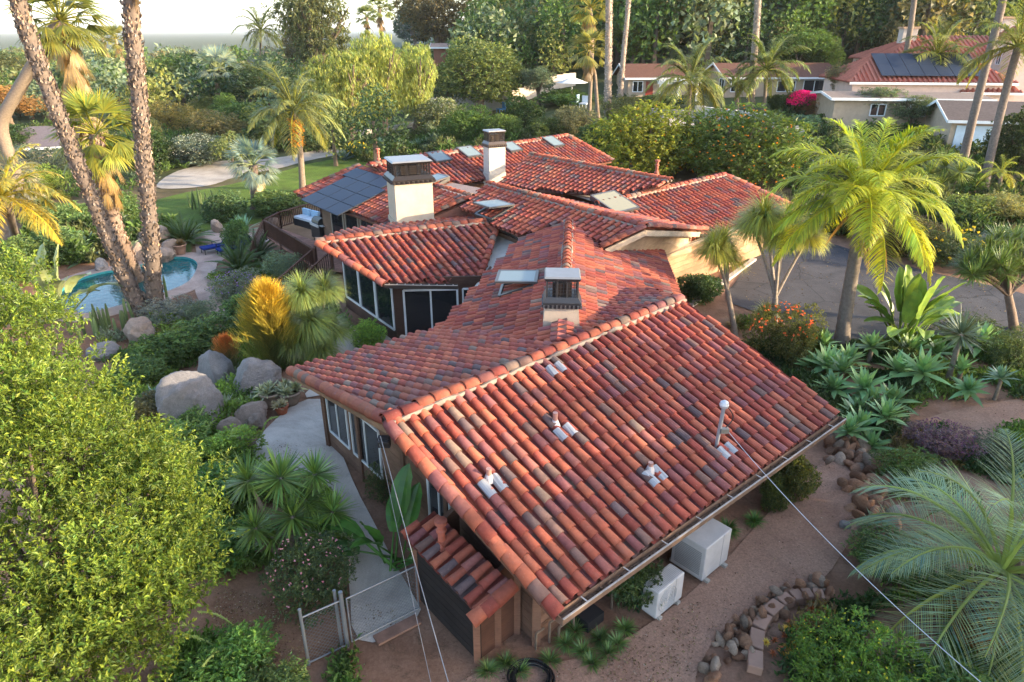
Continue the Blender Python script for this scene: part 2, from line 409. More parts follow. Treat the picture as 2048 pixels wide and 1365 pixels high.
# the pool: coping ring, shell, water
def pool():
    n = len(POOLS); zc = -0.93; b = MB()
    inner = np.c_[POOLS, np.full(n, zc)]; outer = np.c_[offset_loop(POOLS, 0.95), np.full(n, zc-0.035)]
    out2 = np.c_[offset_loop(POOLS, 0.95), np.full(n, zc-0.3)]; low = np.c_[POOLS, np.full(n, -2.1)]
    i = np.arange(n); j = (i+1) % n
    b.add(np.vstack([inner, outer, out2]), f4=np.vstack([np.stack([i, j, n+j, n+i], 1), np.stack([n+i, n+j, 2*n+j, 2*n+i], 1)]))
    cp = b.obj('pool_coping', M_DECKC); tag(cp, kind='structure')
    w = MB(); w.add(np.vstack([inner, low]), f4=np.stack([i, n+i, n+j, j], 1), col=(0.05, 0.3, 0.32))
    tag(w.obj('pool_wall', M_PAINT), kind='structure')
    me = bpy.data.meshes.new('pool_water'); bm = bmesh.new()
    f = bm.faces.new([bm.verts.new((x, y, zc-0.12)) for x, y in POOLS]); bmesh.ops.triangulate(bm, faces=[f])
    bmesh.ops.recalc_face_normals(bm, faces=bm.faces[:])
    if bm.faces[:][0].normal.z < 0: bmesh.ops.reverse_faces(bm, faces=bm.faces[:])
    bm.to_mesh(me); bm.free(); me.materials.append(M_WATER)
    tag(link(bpy.data.objects.new('pool_water', me)), kind='structure')
pool()

# ------------------------------------------------------------------ the tiled house
HOUSE = empty('tiled_house', (-1, 16, 0), 0, 'large rambling one-storey house with red barrel-tile roofs in the middle', 'house')
HOFF = np.array([-1, 16, 0.0])
def hobj(b, name, m, parent=None, color=None, smooth=False):
    """builder content in world coordinates -> child of the house"""
    for i in range(len(b.v)): b.v[i] = b.v[i]-HOFF
    o = b.obj(name, m, parent or HOUSE, smooth, color); return o
PAL = [((0.47, 0.125, 0.072), 5), ((0.52, 0.155, 0.085), 4), ((0.40, 0.09, 0.06), 4), ((0.33, 0.075, 0.055), 2.5), ((0.29, 0.10, 0.10), 2.2), ((0.36, 0.13, 0.11), 2), ((0.24, 0.14, 0.115), 1.1), ((0.17, 0.115, 0.115), 0.8), ((0.30, 0.21, 0.16), 0.5)]
PALC = np.array([p[0] for p in PAL])*np.array([0.62, 0.58, 0.58]); PALW = np.array([p[1] for p in PAL])
def tile_template(L, r0, r1, n=6, lift=0.028, th=0.018):
    """tapered half-barrel: x across, y downhill, z out of the roof"""
    a = np.linspace(0, math.pi, n+1)
    def ring(y, r, z): return np.stack([-np.cos(a)*r, np.full(n+1, y), np.sin(a)*r*0.95+z], 1)
    v = np.vstack([ring(0, r0, 0.0), ring(L, r1, lift), ring(L, r1-th, lift-0.004)])
    f = [[k, k+n+1, k+n+2, k+1] for k in range(n)]+[[n+1+k, 2*n+2+k, 2*n+3+k, n+2+k] for k in range(n)]
    return v, np.array(f)
TV, TF = tile_template(0.385, 0.076, 0.094)
def tile_meshes(name, V, F, jit=0.06):
    out = []
    for k, c in enumerate(PALC):
        b = MB(); b.add(V, f4=F, col=c); me = b.mesh(name, smooth=False)
        sm = np.ones(len(me.polygons), bool); sm[len(F)//2:] = False
        me.polygons.foreach_set('use_smooth', sm); me.materials.append(M_TILE); out.append(me)
    return out
TILE_ME = tile_meshes('roof_tile', TV, TF)
RV, RF = tile_template(0.43, 0.12, 0.14, 6, 0.03, 0.02)
RIDGE_ME = tile_meshes('ridge_tile', RV, RF)
def pick(w=None): return int(RNG.choice(len(PALC), p=PALW/PALW.sum() if w is None else w/np.sum(w)))
ALLT = []      # (distance, matrix, colour index, roof object)
PAN = MB()
def roof(pl3, poly_px, pw=0.268, ex=0.318, thick=0.16, phase=0.5, skip=None, percol=False):
    if callable(pl3): pl = pl3
    pts = [np.array(p) for p in pl3]
    n = unit(np.cross(pts[1]-pts[0], pts[2]-pts[0])); n = n*np.sign(n[2])
    pl = (n, pts[0]); d = unit(np.array([n[0]*n[2], n[1]*n[2], n[2]**2-1])); u = np.cross(d, n)
    P3 = [onp(x, y, pl) for x, y in poly_px]
    st = np.array([[np.dot(p-pts[0], u), np.dot(p-pts[0], d)] for p in P3])
    # the deck slab
    m = len(P3); b = MB(); top = np.array(P3)-n*0.085; bot = np.array(P3)-n*thick
    bmv = np.vstack([top, bot]); from_tri = triang(st)
    b.add(bmv, f4=[[i, (i+1) % m, m+(i+1) % m, m+i] for i in range(m)], f3=np.vstack([from_tri, from_tri[:, ::-1]+m]), col=(0.16, 0.07, 0.045))
    deck = hobj(b, 'roof', M_WOOD)
    slo, shi = st[:, 0].min(), st[:, 0].max(); thi = st[:, 1].max(); tlo = st[:, 1].min()
    k0 = slo + pw*phase
    thi0 = thi
    for s in np.arange(k0, shi, pw):
        if percol:
            tt = [t for t in np.arange(tlo, thi0+0.02, 0.02) if inside((s, t), st)]
            if not tt: continue
            thi = max(tt)
        for j in range(int((thi-tlo)/ex)+2):
            t1 = thi - j*ex; tc = t1-ex*0.55
            if not inside((s, tc), st): continue
            pos = pts[0]+u*s+d*(t1-0.385)
            if skip and skip(pos): continue
            jr = RNG.normal(0, 1, 3)
            uu = unit(u+d*jr[0]*0.012); dd = unit(d-u*jr[0]*0.012+n*jr[1]*0.006); nn = np.cross(uu, dd); nn = nn*np.sign(nn[2])
            M = frame(pos+u*jr[2]*0.004, uu, dd, nn)
            ALLT.append((np.linalg.norm(pos-ORG), M, pick(), deck))
        for j in range(int((thi-tlo)/ex)+2):
            t1 = thi - j*ex; s2 = s+pw*0.5
            if not inside((s2, t1-ex*0.5), st): continue
            o = pts[0]+u*s2+d*(t1-ex-0.03); r = pw*0.5-0.035
            q = [(-r, 0, 0.01), (-r*0.5, 0, -0.055), (r*0.5, 0, -0.055), (r, 0, 0.01)]
            v = [o+u*x+n*(z-0.005) for x, _, z in q]+[o+u*x+d*(ex+0.05)+n*(z+0.013) for x, _, z in q]
            PAN.add(v, f4=[[0, 4, 5, 1], [1, 5, 6, 2], [2, 6, 7, 3]], col=PALC[pick()]*0.8)
    return pl, P3, deck
def triang(st):
    from mathutils.geometry import tessellate_polygon
    t = tessellate_polygon([[Vector((a, b, 0)) for a, b in st]])
    out = []
    for a, b, c in t:
        x = (st[b][0]-st[a][0])*(st[c][1]-st[a][1])-(st[b][1]-st[a][1])*(st[c][0]-st[a][0])
        out.append((a, b, c) if x > 0 else (a, c, b))
    return np.array(out)[:, ::-1]
def rp(a, b, z, pitch, side=1):
    """three points of a plane: a level ridge seen at two pixels, and a pitch"""
    A = g(*a, z); B = g(*b, z); d = unit(B-A); dn = np.array([d[1], -d[0], 0])*side; p = math.radians(pitch)
    return [A, B, A+dn*math.cos(p)-np.array([0, 0, math.sin(p)])]
DECK = {}
def RF_(name, p3, poly, **k): DECK[name] = roof(p3, poly, **k)
CH1 = [g(1060, 690, 3.4)[:2], ]
def near_ch(pos): 
    return False
R1p = [g(772, 842, 4.0), g(1362, 598, 4.0), g(1110, 1222, 2.3)]
RF_('R1', R1p, [(772, 842), (1362, 598), (1680, 828), (1110, 1222)], percol=True)
RF_('R1b', [g(772, 842, 4.0), g(1362, 598, 4.0), g(580, 742, 2.3)], [(772, 842), (580, 742), (870, 660), (960, 640), (1090, 640), (1180, 605), (1215, 578), (1300, 580), (1362, 598)], ex=0.30)
RF_('R2l', [g(1128, 600, 4.0), g(1137, 443, 4.0), g(885, 650, 2.6)], [(1128, 602), (1137, 443), (1040, 478), (885, 650), (870, 662), (930, 690), (1128, 680)], ex=0.34)
RF_('R2r', [g(1128, 600, 4.0), g(1137, 443, 4.0), g(1362, 600, 2.6)], [(1137, 443), (1203, 495), (1325, 500), (1362, 600), (1320, 640), (1128, 690)], ex=0.34)
RF_('R3a', [g(632, 485, 3.6), g(1000, 440, 3.4), g(768, 568, 2.6)], [(636, 486), (1000, 440), (958, 562), (768, 568)], pw=0.30, ex=0.33)
RF_('R3b', [g(632, 485, 3.6), g(1000, 440, 3.4), g(800, 447, 2.9)], [(632, 485), (690, 462), (800, 447), (985, 430), (1000, 440)], pw=0.30)
RF_('R4', rp((975, 368), (1290, 455), 4.2, 18), [(975, 368), (1290, 455), (1203, 495), (1138, 446), (1037, 470), (925, 415)], pw=0.30, ex=0.34)
RF_('R4r', rp((975, 368), (1290, 455), 4.2, 14, -1), [(975, 368), (1290, 455), (1410, 461)], pw=0.30)
RF_('R5', rp((1060, 310), (1340, 362), 4.3, 18), [(1060, 310), (1340, 362), (1320, 372), (1240, 388), (1125, 384), (992, 372)], pw=0.30, ex=0.34)
RF_('R6', rp((850, 310), (1135, 272), 4.2, 20), [(740, 330), (850, 310), (1135, 272), (1225, 322), (1080, 342), (832, 376)], pw=0.30, ex=0.34)
RF_('R7', rp((735, 332), (945, 395), 3.8, 18), [(592, 388), (720, 330), (945, 395), (840, 440), (770, 452)], pw=0.30, ex=0.34)
RF_('R8', rp((1195, 410), (1450, 350), 3.7, 19), [(1195, 410), (1450, 350), (1582, 412), (1325, 500)], pw=0.30, ex=0.36)
RF_('shed', [g(805, 1070, 1.6), g(955, 1228, 1.6), g(1030, 1165, 1.9)], [(805, 1070), (850, 1033), (1032, 1165), (957, 1230)], ex=0.36)
PAN_O = hobj(PAN, 'pan_tiles', M_TILE); PAN_O['kind'] = 'stuff'
def near_flash(p): return False
ALLT.sort(key=lambda t: t[0])
REST = MB()
for i, (dist, Mx, ci, deck) in enumerate(ALLT):
    if i < 300:
        o = bpy.data.objects.new('roof_tile', TILE_ME[ci]); link(o, deck)
        M2 = Mx.copy(); M2[:3, 3] -= HOFF; o.matrix_local = Matrix(M2.tolist())
    else:
        cv = PALC[ci]*RNG.uniform(0.85, 1.15); far = dist > 26
        REST.add(xf(TV, Mx), f4=TF, col=cv)
ro = hobj(REST, 'roof_tiles_beyond', M_TILE); ro['kind'] = 'stuff'
print('tiles', len(ALLT))
def ridge_row(A, B, deck, up=(0, 0, 1), sp=0.37, lift=0.03, tone=None, mortar=True):
    A = np.asarray(A, float); B = np.asarray(B, float); d = unit(B-A); L = np.linalg.norm(B-A)
    up = np.asarray(up, float); u = unit(np.cross(d, up)); n = np.cross(u, d)
    k = int(L/sp)
    w = np.array([3, 5, 1.5, 0.6, 0.5, 1, 0.5, 0.2, 1.4]) if tone is None else tone
    for i in range(k+1):
        j = RNG.normal(0, 1, 3)
        M = frame(A+d*(i*L/(k+1))+n*(lift+j[0]*0.006)+u*j[1]*0.008-HOFF, u, unit(d+n*j[2]*0.01), n)
        # downhill end of each tile laps over the next one
        o = bpy.data.objects.new('ridge_tile', RIDGE_ME[pick(w)]); link(o, deck); o.matrix_local = Matrix(M.tolist())
    if mortar:
        b = MB(); pts = np.linspace(A, B, max(4, k*2)); pts += RNG.normal(0, 0.012, pts.shape)
        for sgn in (-1, 1):
            q = pts+u*sgn*0.13-n*0.01
            b.tube(q, 0.055+0.012*RNG.standard_normal(len(q)), 6, (0.24, 0.19, 0.155))
        hobj(b, 'mortar_bed', M_STUCCO)
def RR(name, a, b, **k):
    pl, P3, deck = DECK[name]; A = onp(*a, pl); B = onp(*b, pl); ridge_row(A, B, deck, **k)
RR('R1', (1362, 598), (772, 842))
RR('R2l', (1137, 443), (1131, 566))
RR('R3a', (1000, 440), (634, 485)); RR('R3a', (634, 487), (766, 568), up=(-0.4, -0.3, 1), mortar=False); RR('R3a', (1000, 440), (957, 564), mortar=False)
RR('R4', (975, 368), (1290, 455)); RR('R4', (1290, 455), (1205, 495), mortar=False); RR('R4r', (1290, 455), (1410, 461), mortar=False)
RR('R5', (1060, 310), (1340, 362)); RR('R6', (1135, 272), (740, 331)); RR('R7', (735, 332), (945, 395), mortar=False)
RR('R7', (945, 395), (842, 440), mortar=False); RR('R8', (1450, 350), (1195, 410))
RR('R1', (772, 845), (1108, 1218), up=(-0.75, -0.5, 0.45), sp=0.318, mortar=False, lift=-0.04)
RR('shed', (1030, 1168), (958, 1230), up=(0.2, -0.6, 0.7), mortar=False, lift=-0.02)
RR('R1b', (772, 840), (582, 742), up=(-0.75, -0.5, 0.45), mortar=False, lift=-0.04)
RR('R7', (720, 331), (592, 388), mortar=False)
RR('R8', (1450, 351), (1582, 412), mortar=False); RR('R6', (1135, 272), (1225, 322), mortar=False)
def tile_patch(px, w=0.3, l=0.28):
    """mended tiles: bright metal flashing over two covers"""
    pl, _, deck = DECK['R1']; n = pl[0]; d = unit(np.array([n[0]*n[2], n[1]*n[2], n[2]**2-1])); u = np.cross(d, n); b = MB()
    c = onp(*px, pl)
    for k in (-0.5, 0.5):
        a = np.linspace(0, math.pi, 9); r = 0.1
        for y0, y1 in ((-l/2, l/2),):
            v = np.vstack([c+u*(k*0.268)+d*y+u*(-np.cos(a)*r)[:, None]+n*(np.sin(a)*r*0.85+0.03)[:, None]+RNG.normal(0, 0.004, (9, 3)) for y in (y0, y1)])
            b.add(v, f4=[[q, q+9, q+10, q+1] for q in range(8)], col=(0.3, 0.3, 0.31))
    return hobj(b, 'flashing_patch', M_METAL)
def vent_pipe(px, h=0.3, flash=True, col=(0.45, 0.25, 0.2)):
    pl, _, deck = DECK['R1']; c = onp(*px, pl); b = MB()
    b.tube([c-[0, 0, 0.1], c+[0, 0, h]], 0.05, 10, col); b.tube([c+[0, 0, 0.0], c+[0, 0, 0.14]], [0.11, 0.055], 10, (0.5, 0.45, 0.45))
    return hobj(b, 'vent_pipe', M_METAL)
tile_patch((1112, 742)); tile_patch((1452, 905)); tile_patch((985, 975), l=0.34); tile_patch((1308, 955), l=0.34); tile_patch((1130, 868))
vent_pipe((1110, 852)); vent_pipe((978, 962), 0.26); vent_pipe((1300, 944), 0.22)
# clay vent on the lean-to roof and others on the back roofs
def clay_vent(p, s=1.0):
    b = MB(); p = np.asarray(p); z = np.array([-0.15, 0.0, 0.05, 0.28, 0.3, 0.34, 0.36, 0.46, 0.48, 0.55, 0.57])*s; r = np.array([0.13, 0.12, 0.075, 0.07, 0.1, 0.1, 0.07, 0.07, 0.12, 0.12, 0.02])*s
    b.tube([p+[0, 0, q] for q in z], r, 12, (0.42, 0.12, 0.075)); return hobj(b, 'clay_vent', M_TILE)
clay_vent(onp(884, 1088, DECK['shed'][0]), 1.0)
clay_vent(g(1313, 345, 4.0), 1.1); clay_vent(g(757, 318, 4.1), 1.0)
# gutter and fascia along the near eave
def gutter(A, B, name='gutter', out=None, col=(0.2, 0.125, 0.085)):
    A = np.asarray(A, float); B = np.asarray(B, float); d = unit(B-A); o = unit(np.cross(d, (0, 0, 1))) if out is None else np.asarray(out, float)
    b = MB(); z = np.array([0, 0, 1.0])
    prof = [(0.0, 0.06), (0.0, -0.07), (0.13, -0.07), (0.15, 0.05), (0.165, 0.05), (0.145, -0.085), (-0.012, -0.085), (-0.012, 0.06)]
    n = len(prof); v = np.vstack([np.array([P+o*x+z*y for x, y in prof]) for P in (A, B)])
    b.add(v, f4=[[i, (i+1) % n, n+(i+1) % n, n+i] for i in range(n)], col=col)
    b.bar(A+o*0.157+z*0.058, B+o*0.157+z*0.058, 0.03, 0.016, col=(0.36, 0.31, 0.27))
    for P in (A, B): b.box((0, 0, 0), (0.016, 0.17, 0.14), frame(P+o*0.075-z*0.015, d, o, z), col)
    for t in np.linspace(0.06, 0.94, 9):
        P = A+(B-A)*t; b.bar(P+z*0.045, P+o*0.15+z*0.045, 0.02, 0.01, col=(0.5, 0.45, 0.4))
    return hobj(b, name, M_WOOD)
bdir = np.array([0.675, -0.737, 0])
gutter(g(1110, 1222, 2.3)+bdir*0.02+[0, 0, -0.1], g(1678, 829, 2.2)+bdir*0.02+[0, 0, -0.1], out=bdir)
# debris lying in the gutter
b = MB()
A = g(1110, 1222, 2.3)+bdir*0.09+[0, 0, -0.14]; B = g(1678, 829, 2.2)+bdir*0.09+[0, 0, -0.14]
for t in RNG.random(500):
    c = A+(B-A)*t+RNG.normal(0, 0.02, 3); s = RNG.uniform(0.02, 0.06); q = unit(RNG.normal(0, 1, 3)); w = unit(np.cross(q, RNG.normal(0, 1, 3)))
    b.add([c-q*s, c+w*s*0.4, c+q*s, c-w*s*0.4], f4=[[0, 1, 2, 3]], col=np.array((0.16, 0.1, 0.06))*RNG.uniform(0.5, 1.6))
o = hobj(b, 'leaf_litter', M_WOOD); o['kind'] = 'stuff'
# ---- walls of the near wing
C0 = np.array([0.45, 9.33]); C1 = np.array([-5.06, 16.08]); ax = unit(np.array([0.743, 0.669]))
C2 = C0+ax*7.6; C3 = C1+ax*7.6
def ztop(p, key):
    n, a = DECK[key][0]; return a[2]-(n[0]*(p[0]-a[0])+n[1]*(p[1]-a[1]))/n[2]-0.17
def under(p): return min(ztop(p, 'R1'), ztop(p, 'R1b'))
BROWN = (0.19, 0.105, 0.07)
def wall_run(A, B, zfun, name='wall', board=0.2, th=0.1, z0=-0.15, col=BROWN, boards=True, parent=None):
    """a plank-clad wall: backing slab plus horizontal boards that are objects of their own"""
    A = np.asarray(A, float)[:2]; B = np.asarray(B, float)[:2]; d = unit(B-A); L = np.linalg.norm(B-A); n = np.array([d[1], -d[0]])
    b = MB(); S = np.linspace(0, L, 13)
    Z = np.array([zfun(A+d*s) for s in S]); m = len(S)
    f = lambda s, z, o: (*(A+d*s+n*o), z)
    v = [f(s, z0, 0) for s in S]+[f(s, z, 0) for s, z in zip(S, Z)]+[f(s, z0, -th) for s in S]+[f(s, z, -th) for s, z in zip(S, Z)]
    q = []
    for i in range(m-1): q += [[i, i+1, m+i+1, m+i], [2*m+i+1, 2*m+i, 3*m+i, 3*m+i+1], [m+i, m+i+1, 3*m+i+1, 3*m+i]]
    q += [[0, m, 3*m, 2*m], [m-1, 3*m-1, 4*m-1, 2*m-1]]
    b.add(v, f4=q, col=np.array(col)*0.6)
    w = hobj(b, name, M_SIDING, parent)
    if boards:
        z = 0.05
        SS = np.linspace(0, L, 121); ZZ = np.array([zfun(A+d*s) for s in SS])
        while z < ZZ.max()-0.05:
            ok = SS[ZZ > z+board]
            if len(ok) > 2:
                s0, s1 = ok[0], ok[-1]; bb = MB(); e = board-0.012
                fr = frame(np.array([*(A+d*(s0+s1)/2+n*0.014), z+e/2]), np.array([*d, 0]), np.array([*n, 0]), np.array([0, 0, 1]))
                bb.box((0, 0, 0), (s1-s0, 0.024, e), fr, np.array(col)*RNG.uniform(0.85, 1.15))
                hobj(bb, 'siding_board', M_SIDING, w)
            z += board
    return w, (A, d, n, L)
def window(A, d, n, s0, s1, z0, z1, mull=1, fcol=(0.62, 0.62, 0.62), off=0.04, fw=0.05, parent=None, name='window', pane=None):
    """frame with panes standing in a wall; A,d,n from wall_run"""
    f = lambda s, z, o=0.0: np.array([*(A+d*s+n*(off+o)), z]); up3 = np.array([*n, 0])
    b = MB()
    for a1, b1 in (((s0, z0), (s1, z0)), ((s0, z1), (s1, z1)), ((s0, z0), (s0, z1)), ((s1, z0), (s1, z1))): b.bar(f(*a1), f(*b1), fw, 0.05, up=up3, col=fcol)
    for k in range(1, mull+1):
        s = s0+(s1-s0)*k/(mull+1); b.bar(f(s, z0), f(s, z1), fw*0.9, 0.04, up=up3, col=fcol)
    o = hobj(b, name, M_PAINT, parent)
    for k in range(mull+1):
        a, c = s0+(s1-s0)*k/(mull+1), s0+(s1-s0)*(k+1)/(mull+1); g_ = MB()
        v = [f(a, z0, -0.012+0.006*(k % 2)), f(c, z0, -0.012+0.006*(k % 2)), f(c, z1, -0.012+0.006*(k % 2)), f(a, z1, -0.012+0.006*(k % 2))]
        g_.add(v, f4=[[0, 1, 2, 3]]); hobj(g_, 'pane', pane or M_GLASS, o)
    return o
ww, fr_w = wall_run(C1, C0, under)
ws, fr_s = wall_run(C0, C2, under)
wall_run(C3, C1, under, boards=False); wall_run(C2, C3, under, boards=False)
def on_wall(px, py, fr):
    A, d, n, L = fr; p = onp(px, py, (np.array([*n, 0]), np.array([*A, 0]))); return float(np.dot(p[:2]-A, d)), float(p[2])
s0, z0 = on_wall(664, 861, fr_w); s1, _ = on_wall(703, 895, fr_w)
window(*fr_w[:3], s0, s1, z0, z0+1.35)
s0, z0b = on_wall(712, 908, fr_w); s1, _ = on_wall(768, 952, fr_w)
window(*fr_w[:3], s0, s1, z0, z0+1.35)
s0, _ = on_wall(862, 1010, fr_w); s1, _ = on_wall(905, 1050, fr_w)
window(*fr_w[:3], s0, s1, z0, z0+1.35)
# posts and corner trim
for P in (C0, C1): b = MB(); b.box((P[0], P[1], 1.1), (0.16, 0.16, 2.5), col=BROWN); hobj(b, 'wall_post', M_SIDING)
for s in (0.05, 2.0, 4.2, 5.9): 
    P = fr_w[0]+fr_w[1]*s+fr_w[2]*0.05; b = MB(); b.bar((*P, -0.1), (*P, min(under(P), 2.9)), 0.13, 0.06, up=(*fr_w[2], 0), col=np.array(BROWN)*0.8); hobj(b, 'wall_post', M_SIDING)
for s in (2.2, 4.0, 5.8): 
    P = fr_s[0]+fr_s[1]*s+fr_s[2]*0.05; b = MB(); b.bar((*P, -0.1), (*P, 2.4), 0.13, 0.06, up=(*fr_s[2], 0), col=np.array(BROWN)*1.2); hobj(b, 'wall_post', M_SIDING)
# rake fascia
b = MB(); n1, a1 = DECK['R1'][0]
b.bar(onp(772, 845, DECK['R1'][0])+[0.02, 0.03, -0.16], onp(1108, 1220, DECK['R1'][0])+[0.02, 0.03, -0.16], 0.05, 0.2, col=(0.17, 0.08, 0.05))
b.bar(onp(772, 845, DECK['R1'][0])+[0.02, 0.03, -0.16], onp(582, 742, DECK['R1b'][0])+[0.02, 0.03, -0.16], 0.05, 0.2, col=(0.3, 0.17, 0.1))
hobj(b, 'fascia', M_SIDING)
# ---- lean-to shed under the small tiled roof
E0 = np.array(g(840, 1200, 0)[:2]); E1 = np.array(g(955, 1322, 0)[:2])
sd = unit(E1-E0); sn = np.array([-sd[1], sd[0]]); sn = sn if np.dot(sn, ax) > 0 else -sn
E1b = E1+ax*1.0; E0b = E0+ax*1.0
wall_run(E0, E1, lambda p: 1.62, board=0.18, col=(0.035, 0.028, 0.026)); wall_run(E1, E1b, lambda p: ztop(p, 'shed'), col=(0.16, 0.075, 0.05), boards=False); wall_run(E0b, E0, lambda p: ztop(p, 'shed'), boards=False)
for P in (E1, E1+ax*0.5, E1+ax*0.98, E0): b = MB(); b.box((P[0], P[1], 0.75), (0.12, 0.12, 1.6), col=(0.2, 0.1, 0.065)); hobj(b, 'shed_post', M_SIDING)
# ---- walls under the other roofs (plain clad boxes down to the ground)
def wallbox(pts, z1, col=BROWN, boards=False, m=None):
    n = len(pts)
    for i in range(n): wall_run(pts[i], pts[(i+1) % n], lambda p: z1, col=col, boards=boards, z0=-0.3)
wallbox([(-2.0, 18.9), (5.0, 19.0), (5.6, 25.4), (0.8, 26.5)], 2.3)
K0 = np.array([-4.2, 22.75]); kd = unit(np.array([-0.588, 0.809])); K1 = K0+kd*4.6; K2 = np.array([-1.0, 23.0])
BAY = [K0, K2, np.array([-0.2, 26.6]), np.array([-3.6, 28.4]), K1]
wl, fr_k = wall_run(K1, K0, lambda p: 2.55, col=(0.13, 0.07, 0.05), boards=False)
wf, fr_f = wall_run(K0, K2, lambda p: 2.55, col=(0.13, 0.07, 0.05), boards=False)
wall_run(K2, (-0.2, 26.6), lambda p: 2.5, boards=False); wall_run((-0.2, 26.6), (-3.6, 28.4), lambda p: 2.5, boards=False)
for i in range(3): window(*fr_k[:3], 0.25+i*1.45, 1.6+i*1.45, 0.55, 2.15, 0, off=0.03, fw=0.07)
window(*fr_f[:3], 0.35, 2.25, 0.05, 2.1, 1, off=0.03, fw=0.07, name='sliding_door')
window(*fr_f[:3], 2.45, 3.1, 0.5, 2.1, 0, off=0.03, fw=0.06)
gutter(g(770, 570, 2.55), g(915, 572, 2.55), out=np.array([0.1, -0.99, 0]), col=(0.05, 0.04, 0.035))
# flat torch-down roof between the wings and the pale stucco apron
def slab(pxz, m, col, name, th=0.08):
    P = [g(*q) for q in pxz]; b = MB(); n = len(P)
    v = np.array(P+[p-[0, 0, th] for p in P]); t = triang(np.array([[p[0], -p[1]] for p in P]))
    t2 = np.array([q for q in t])
    b.add(v, f4=[[i, (i+1) % n, n+(i+1) % n, n+i] for i in range(n)], f3=np.vstack([t2, t2[:, ::-1]+n]), col=col)
    return hobj(b, name, m)
slab([(810, 440, 2.92), (870, 405, 2.92), (930, 412, 2.95), (1045, 470, 2.95), (985, 436, 3.0)], M_STUCCO, (0.36, 0.3, 0.25), 'flat_roof')
slab([(985, 436, 3.0), (1042, 465, 3.05), (1045, 485, 2.9), (940, 600, 2.35), (930, 600, 2.3), (955, 565, 2.3)], M_STUCCO, (0.46, 0.42, 0.37), 'flat_roof')
slab([(1080, 372, 3.2), (1240, 386, 3.25), (1230, 420, 3.2), (1180, 398, 3.3), (1060, 365, 3.2)], M_STUCCO, (0.5, 0.42, 0.36), 'flat_roof')
slab([(870, 385, 3.1), (900, 365, 3.1), (990, 382, 3.2), (945, 398, 3.2)], M_STUCCO, (0.26, 0.2, 0.18), 'flat_roof')
# left wing (solar panels) walls
n7, a7 = DECK['R7'][0]
wE = [np.array(g(592, 388, 2.6)[:2]), np.array(g(770, 452, 2.6)[:2])]
e7 = unit(wE[1]-wE[0]); i7 = np.array([-e7[1], e7[0]]); i7 = i7 if i7[1] > 0 else -i7
V0, V1 = wE[0]+i7*0.9+e7*0.9, wE[1]+i7*0.9-e7*0.3
wl7, fr7 = wall_run(V0, V1, lambda p: 2.6, col=(0.3, 0.19, 0.13), z0=-1.2, boards=False)
wall_run(V0+i7*6, V0, lambda p: 2.6, col=(0.3, 0.19, 0.13), z0=-1.2, boards=False)
for s in (1.1, 2.6, 4.1, 5.6): window(*fr7[:3], s, s+1.25, 0.1, 2.1, 0, off=0.03, fcol=(0.3, 0.26, 0.22), fw=0.08)
wall_run(V1, V1+i7*6, lambda p: 2.5, col=(0.3, 0.19, 0.13), boards=False)
# gable wall of the left wing facing the big chimney
slabw = MB(); G0, G1, G2 = onp(942, 397, DECK['R7'][0]), onp(845, 440, DECK['R7'][0]), None
slabw.add([G0-[0, 0, 0.15], G1-[0, 0, 0.1], G1-[0, 0, 0.9], G0-[0, 0, 1.4], G0+[2.2, 1.2, -0.4], G0+[2.2, 1.2, -1.4]], f4=[[0, 1, 2, 3], [4, 0, 3, 5]], col=(0.34, 0.14, 0.09))
hobj(slabw, 'gable_wall', M_SIDING)
# right wing (garage)
n8, a8 = DECK['R8'][0]
F0 = onp(1325, 500, DECK['R8'][0])[:2]; F1 = onp(1582, 412, DECK['R8'][0])[:2]; e8 = unit(F1-F0); i8 = np.array([-e8[1], e8[0]])
Q0, Q1 = F0+i8*0.8+e8*0.7, F1+i8*0.8-e8*0.8
w8, fr8 = wall_run(Q0, Q1, lambda p: 2.55, col=(0.36, 0.2, 0.12), board=0.24)
wall_run(Q1, Q1+i8*5.5, lambda p: 2.55, col=(0.36, 0.2, 0.12), boards=False); wall_run(Q0+i8*5.5, Q0, lambda p: 2.5, col=(0.36, 0.2, 0.12), boards=False)
b = MB(); f8 = lambda s, z, o: np.array([*(fr8[0]+fr8[1]*s+fr8[2]*o), z])
for k in range(5):
    b = MB(); b.bar(f8(5.2, 0.24+k*0.44, 0.05), f8(9.2, 0.24+k*0.44, 0.05), 0.04, 0.42, up=(0, 0, 1), col=(0.42, 0.27, 0.16)); hobj(b, 'garage_door_panel', M_SIDING)
gutter(onp(1325, 500, DECK['R8'][0])+[0, 0, -0.14], onp(1582, 412, DECK['R8'][0])+[0, 0, -0.14], out=np.array([*(-i8), 0]), col=(0.22, 0.16, 0.12))
# back wings: simple walls
for key, z1 in (('R6', 2.8), ('R5', 2.9), ('R4', 3.0)):
    P3 = np.array(DECK[key][1])[:, :2]; c = P3.mean(0); q = c+(P3-c)*0.72
    for i in range(len(q)): wall_run(q[(i+1) % len(q)], q[i], lambda p: z1, boards=False, col=(0.3, 0.17, 0.11))
gw = MB(); n4, a4 = DECK['R4'][0]
G = [onp(1290, 457, DECK['R4'][0]), onp(1212, 494, DECK['R4'][0]), onp(1400, 461, DECK['R4r'][0])]
G = [p+np.array([-0.2, 0.25, -0.12]) for p in G]
gw.add([G[0], G[1], G[1]-[0, 0, 0.9], G[2]-[0, 0, 0.9], G[2]], f3=[[0, 1, 2], [0, 2, 3], [0, 3, 4]], col=(0.5, 0.36, 0.24)); hobj(gw, 'gable_wall', M_SIDING)
b = MB()
for k in (1, 2): b.bar(G[0]+[0.2, -0.24, -0.06], G[k]+[0.2, -0.24, -0.06], 0.05, 0.2, col=(0.5, 0.38, 0.27))
hobj(b, 'gable_fascia', M_SIDING)
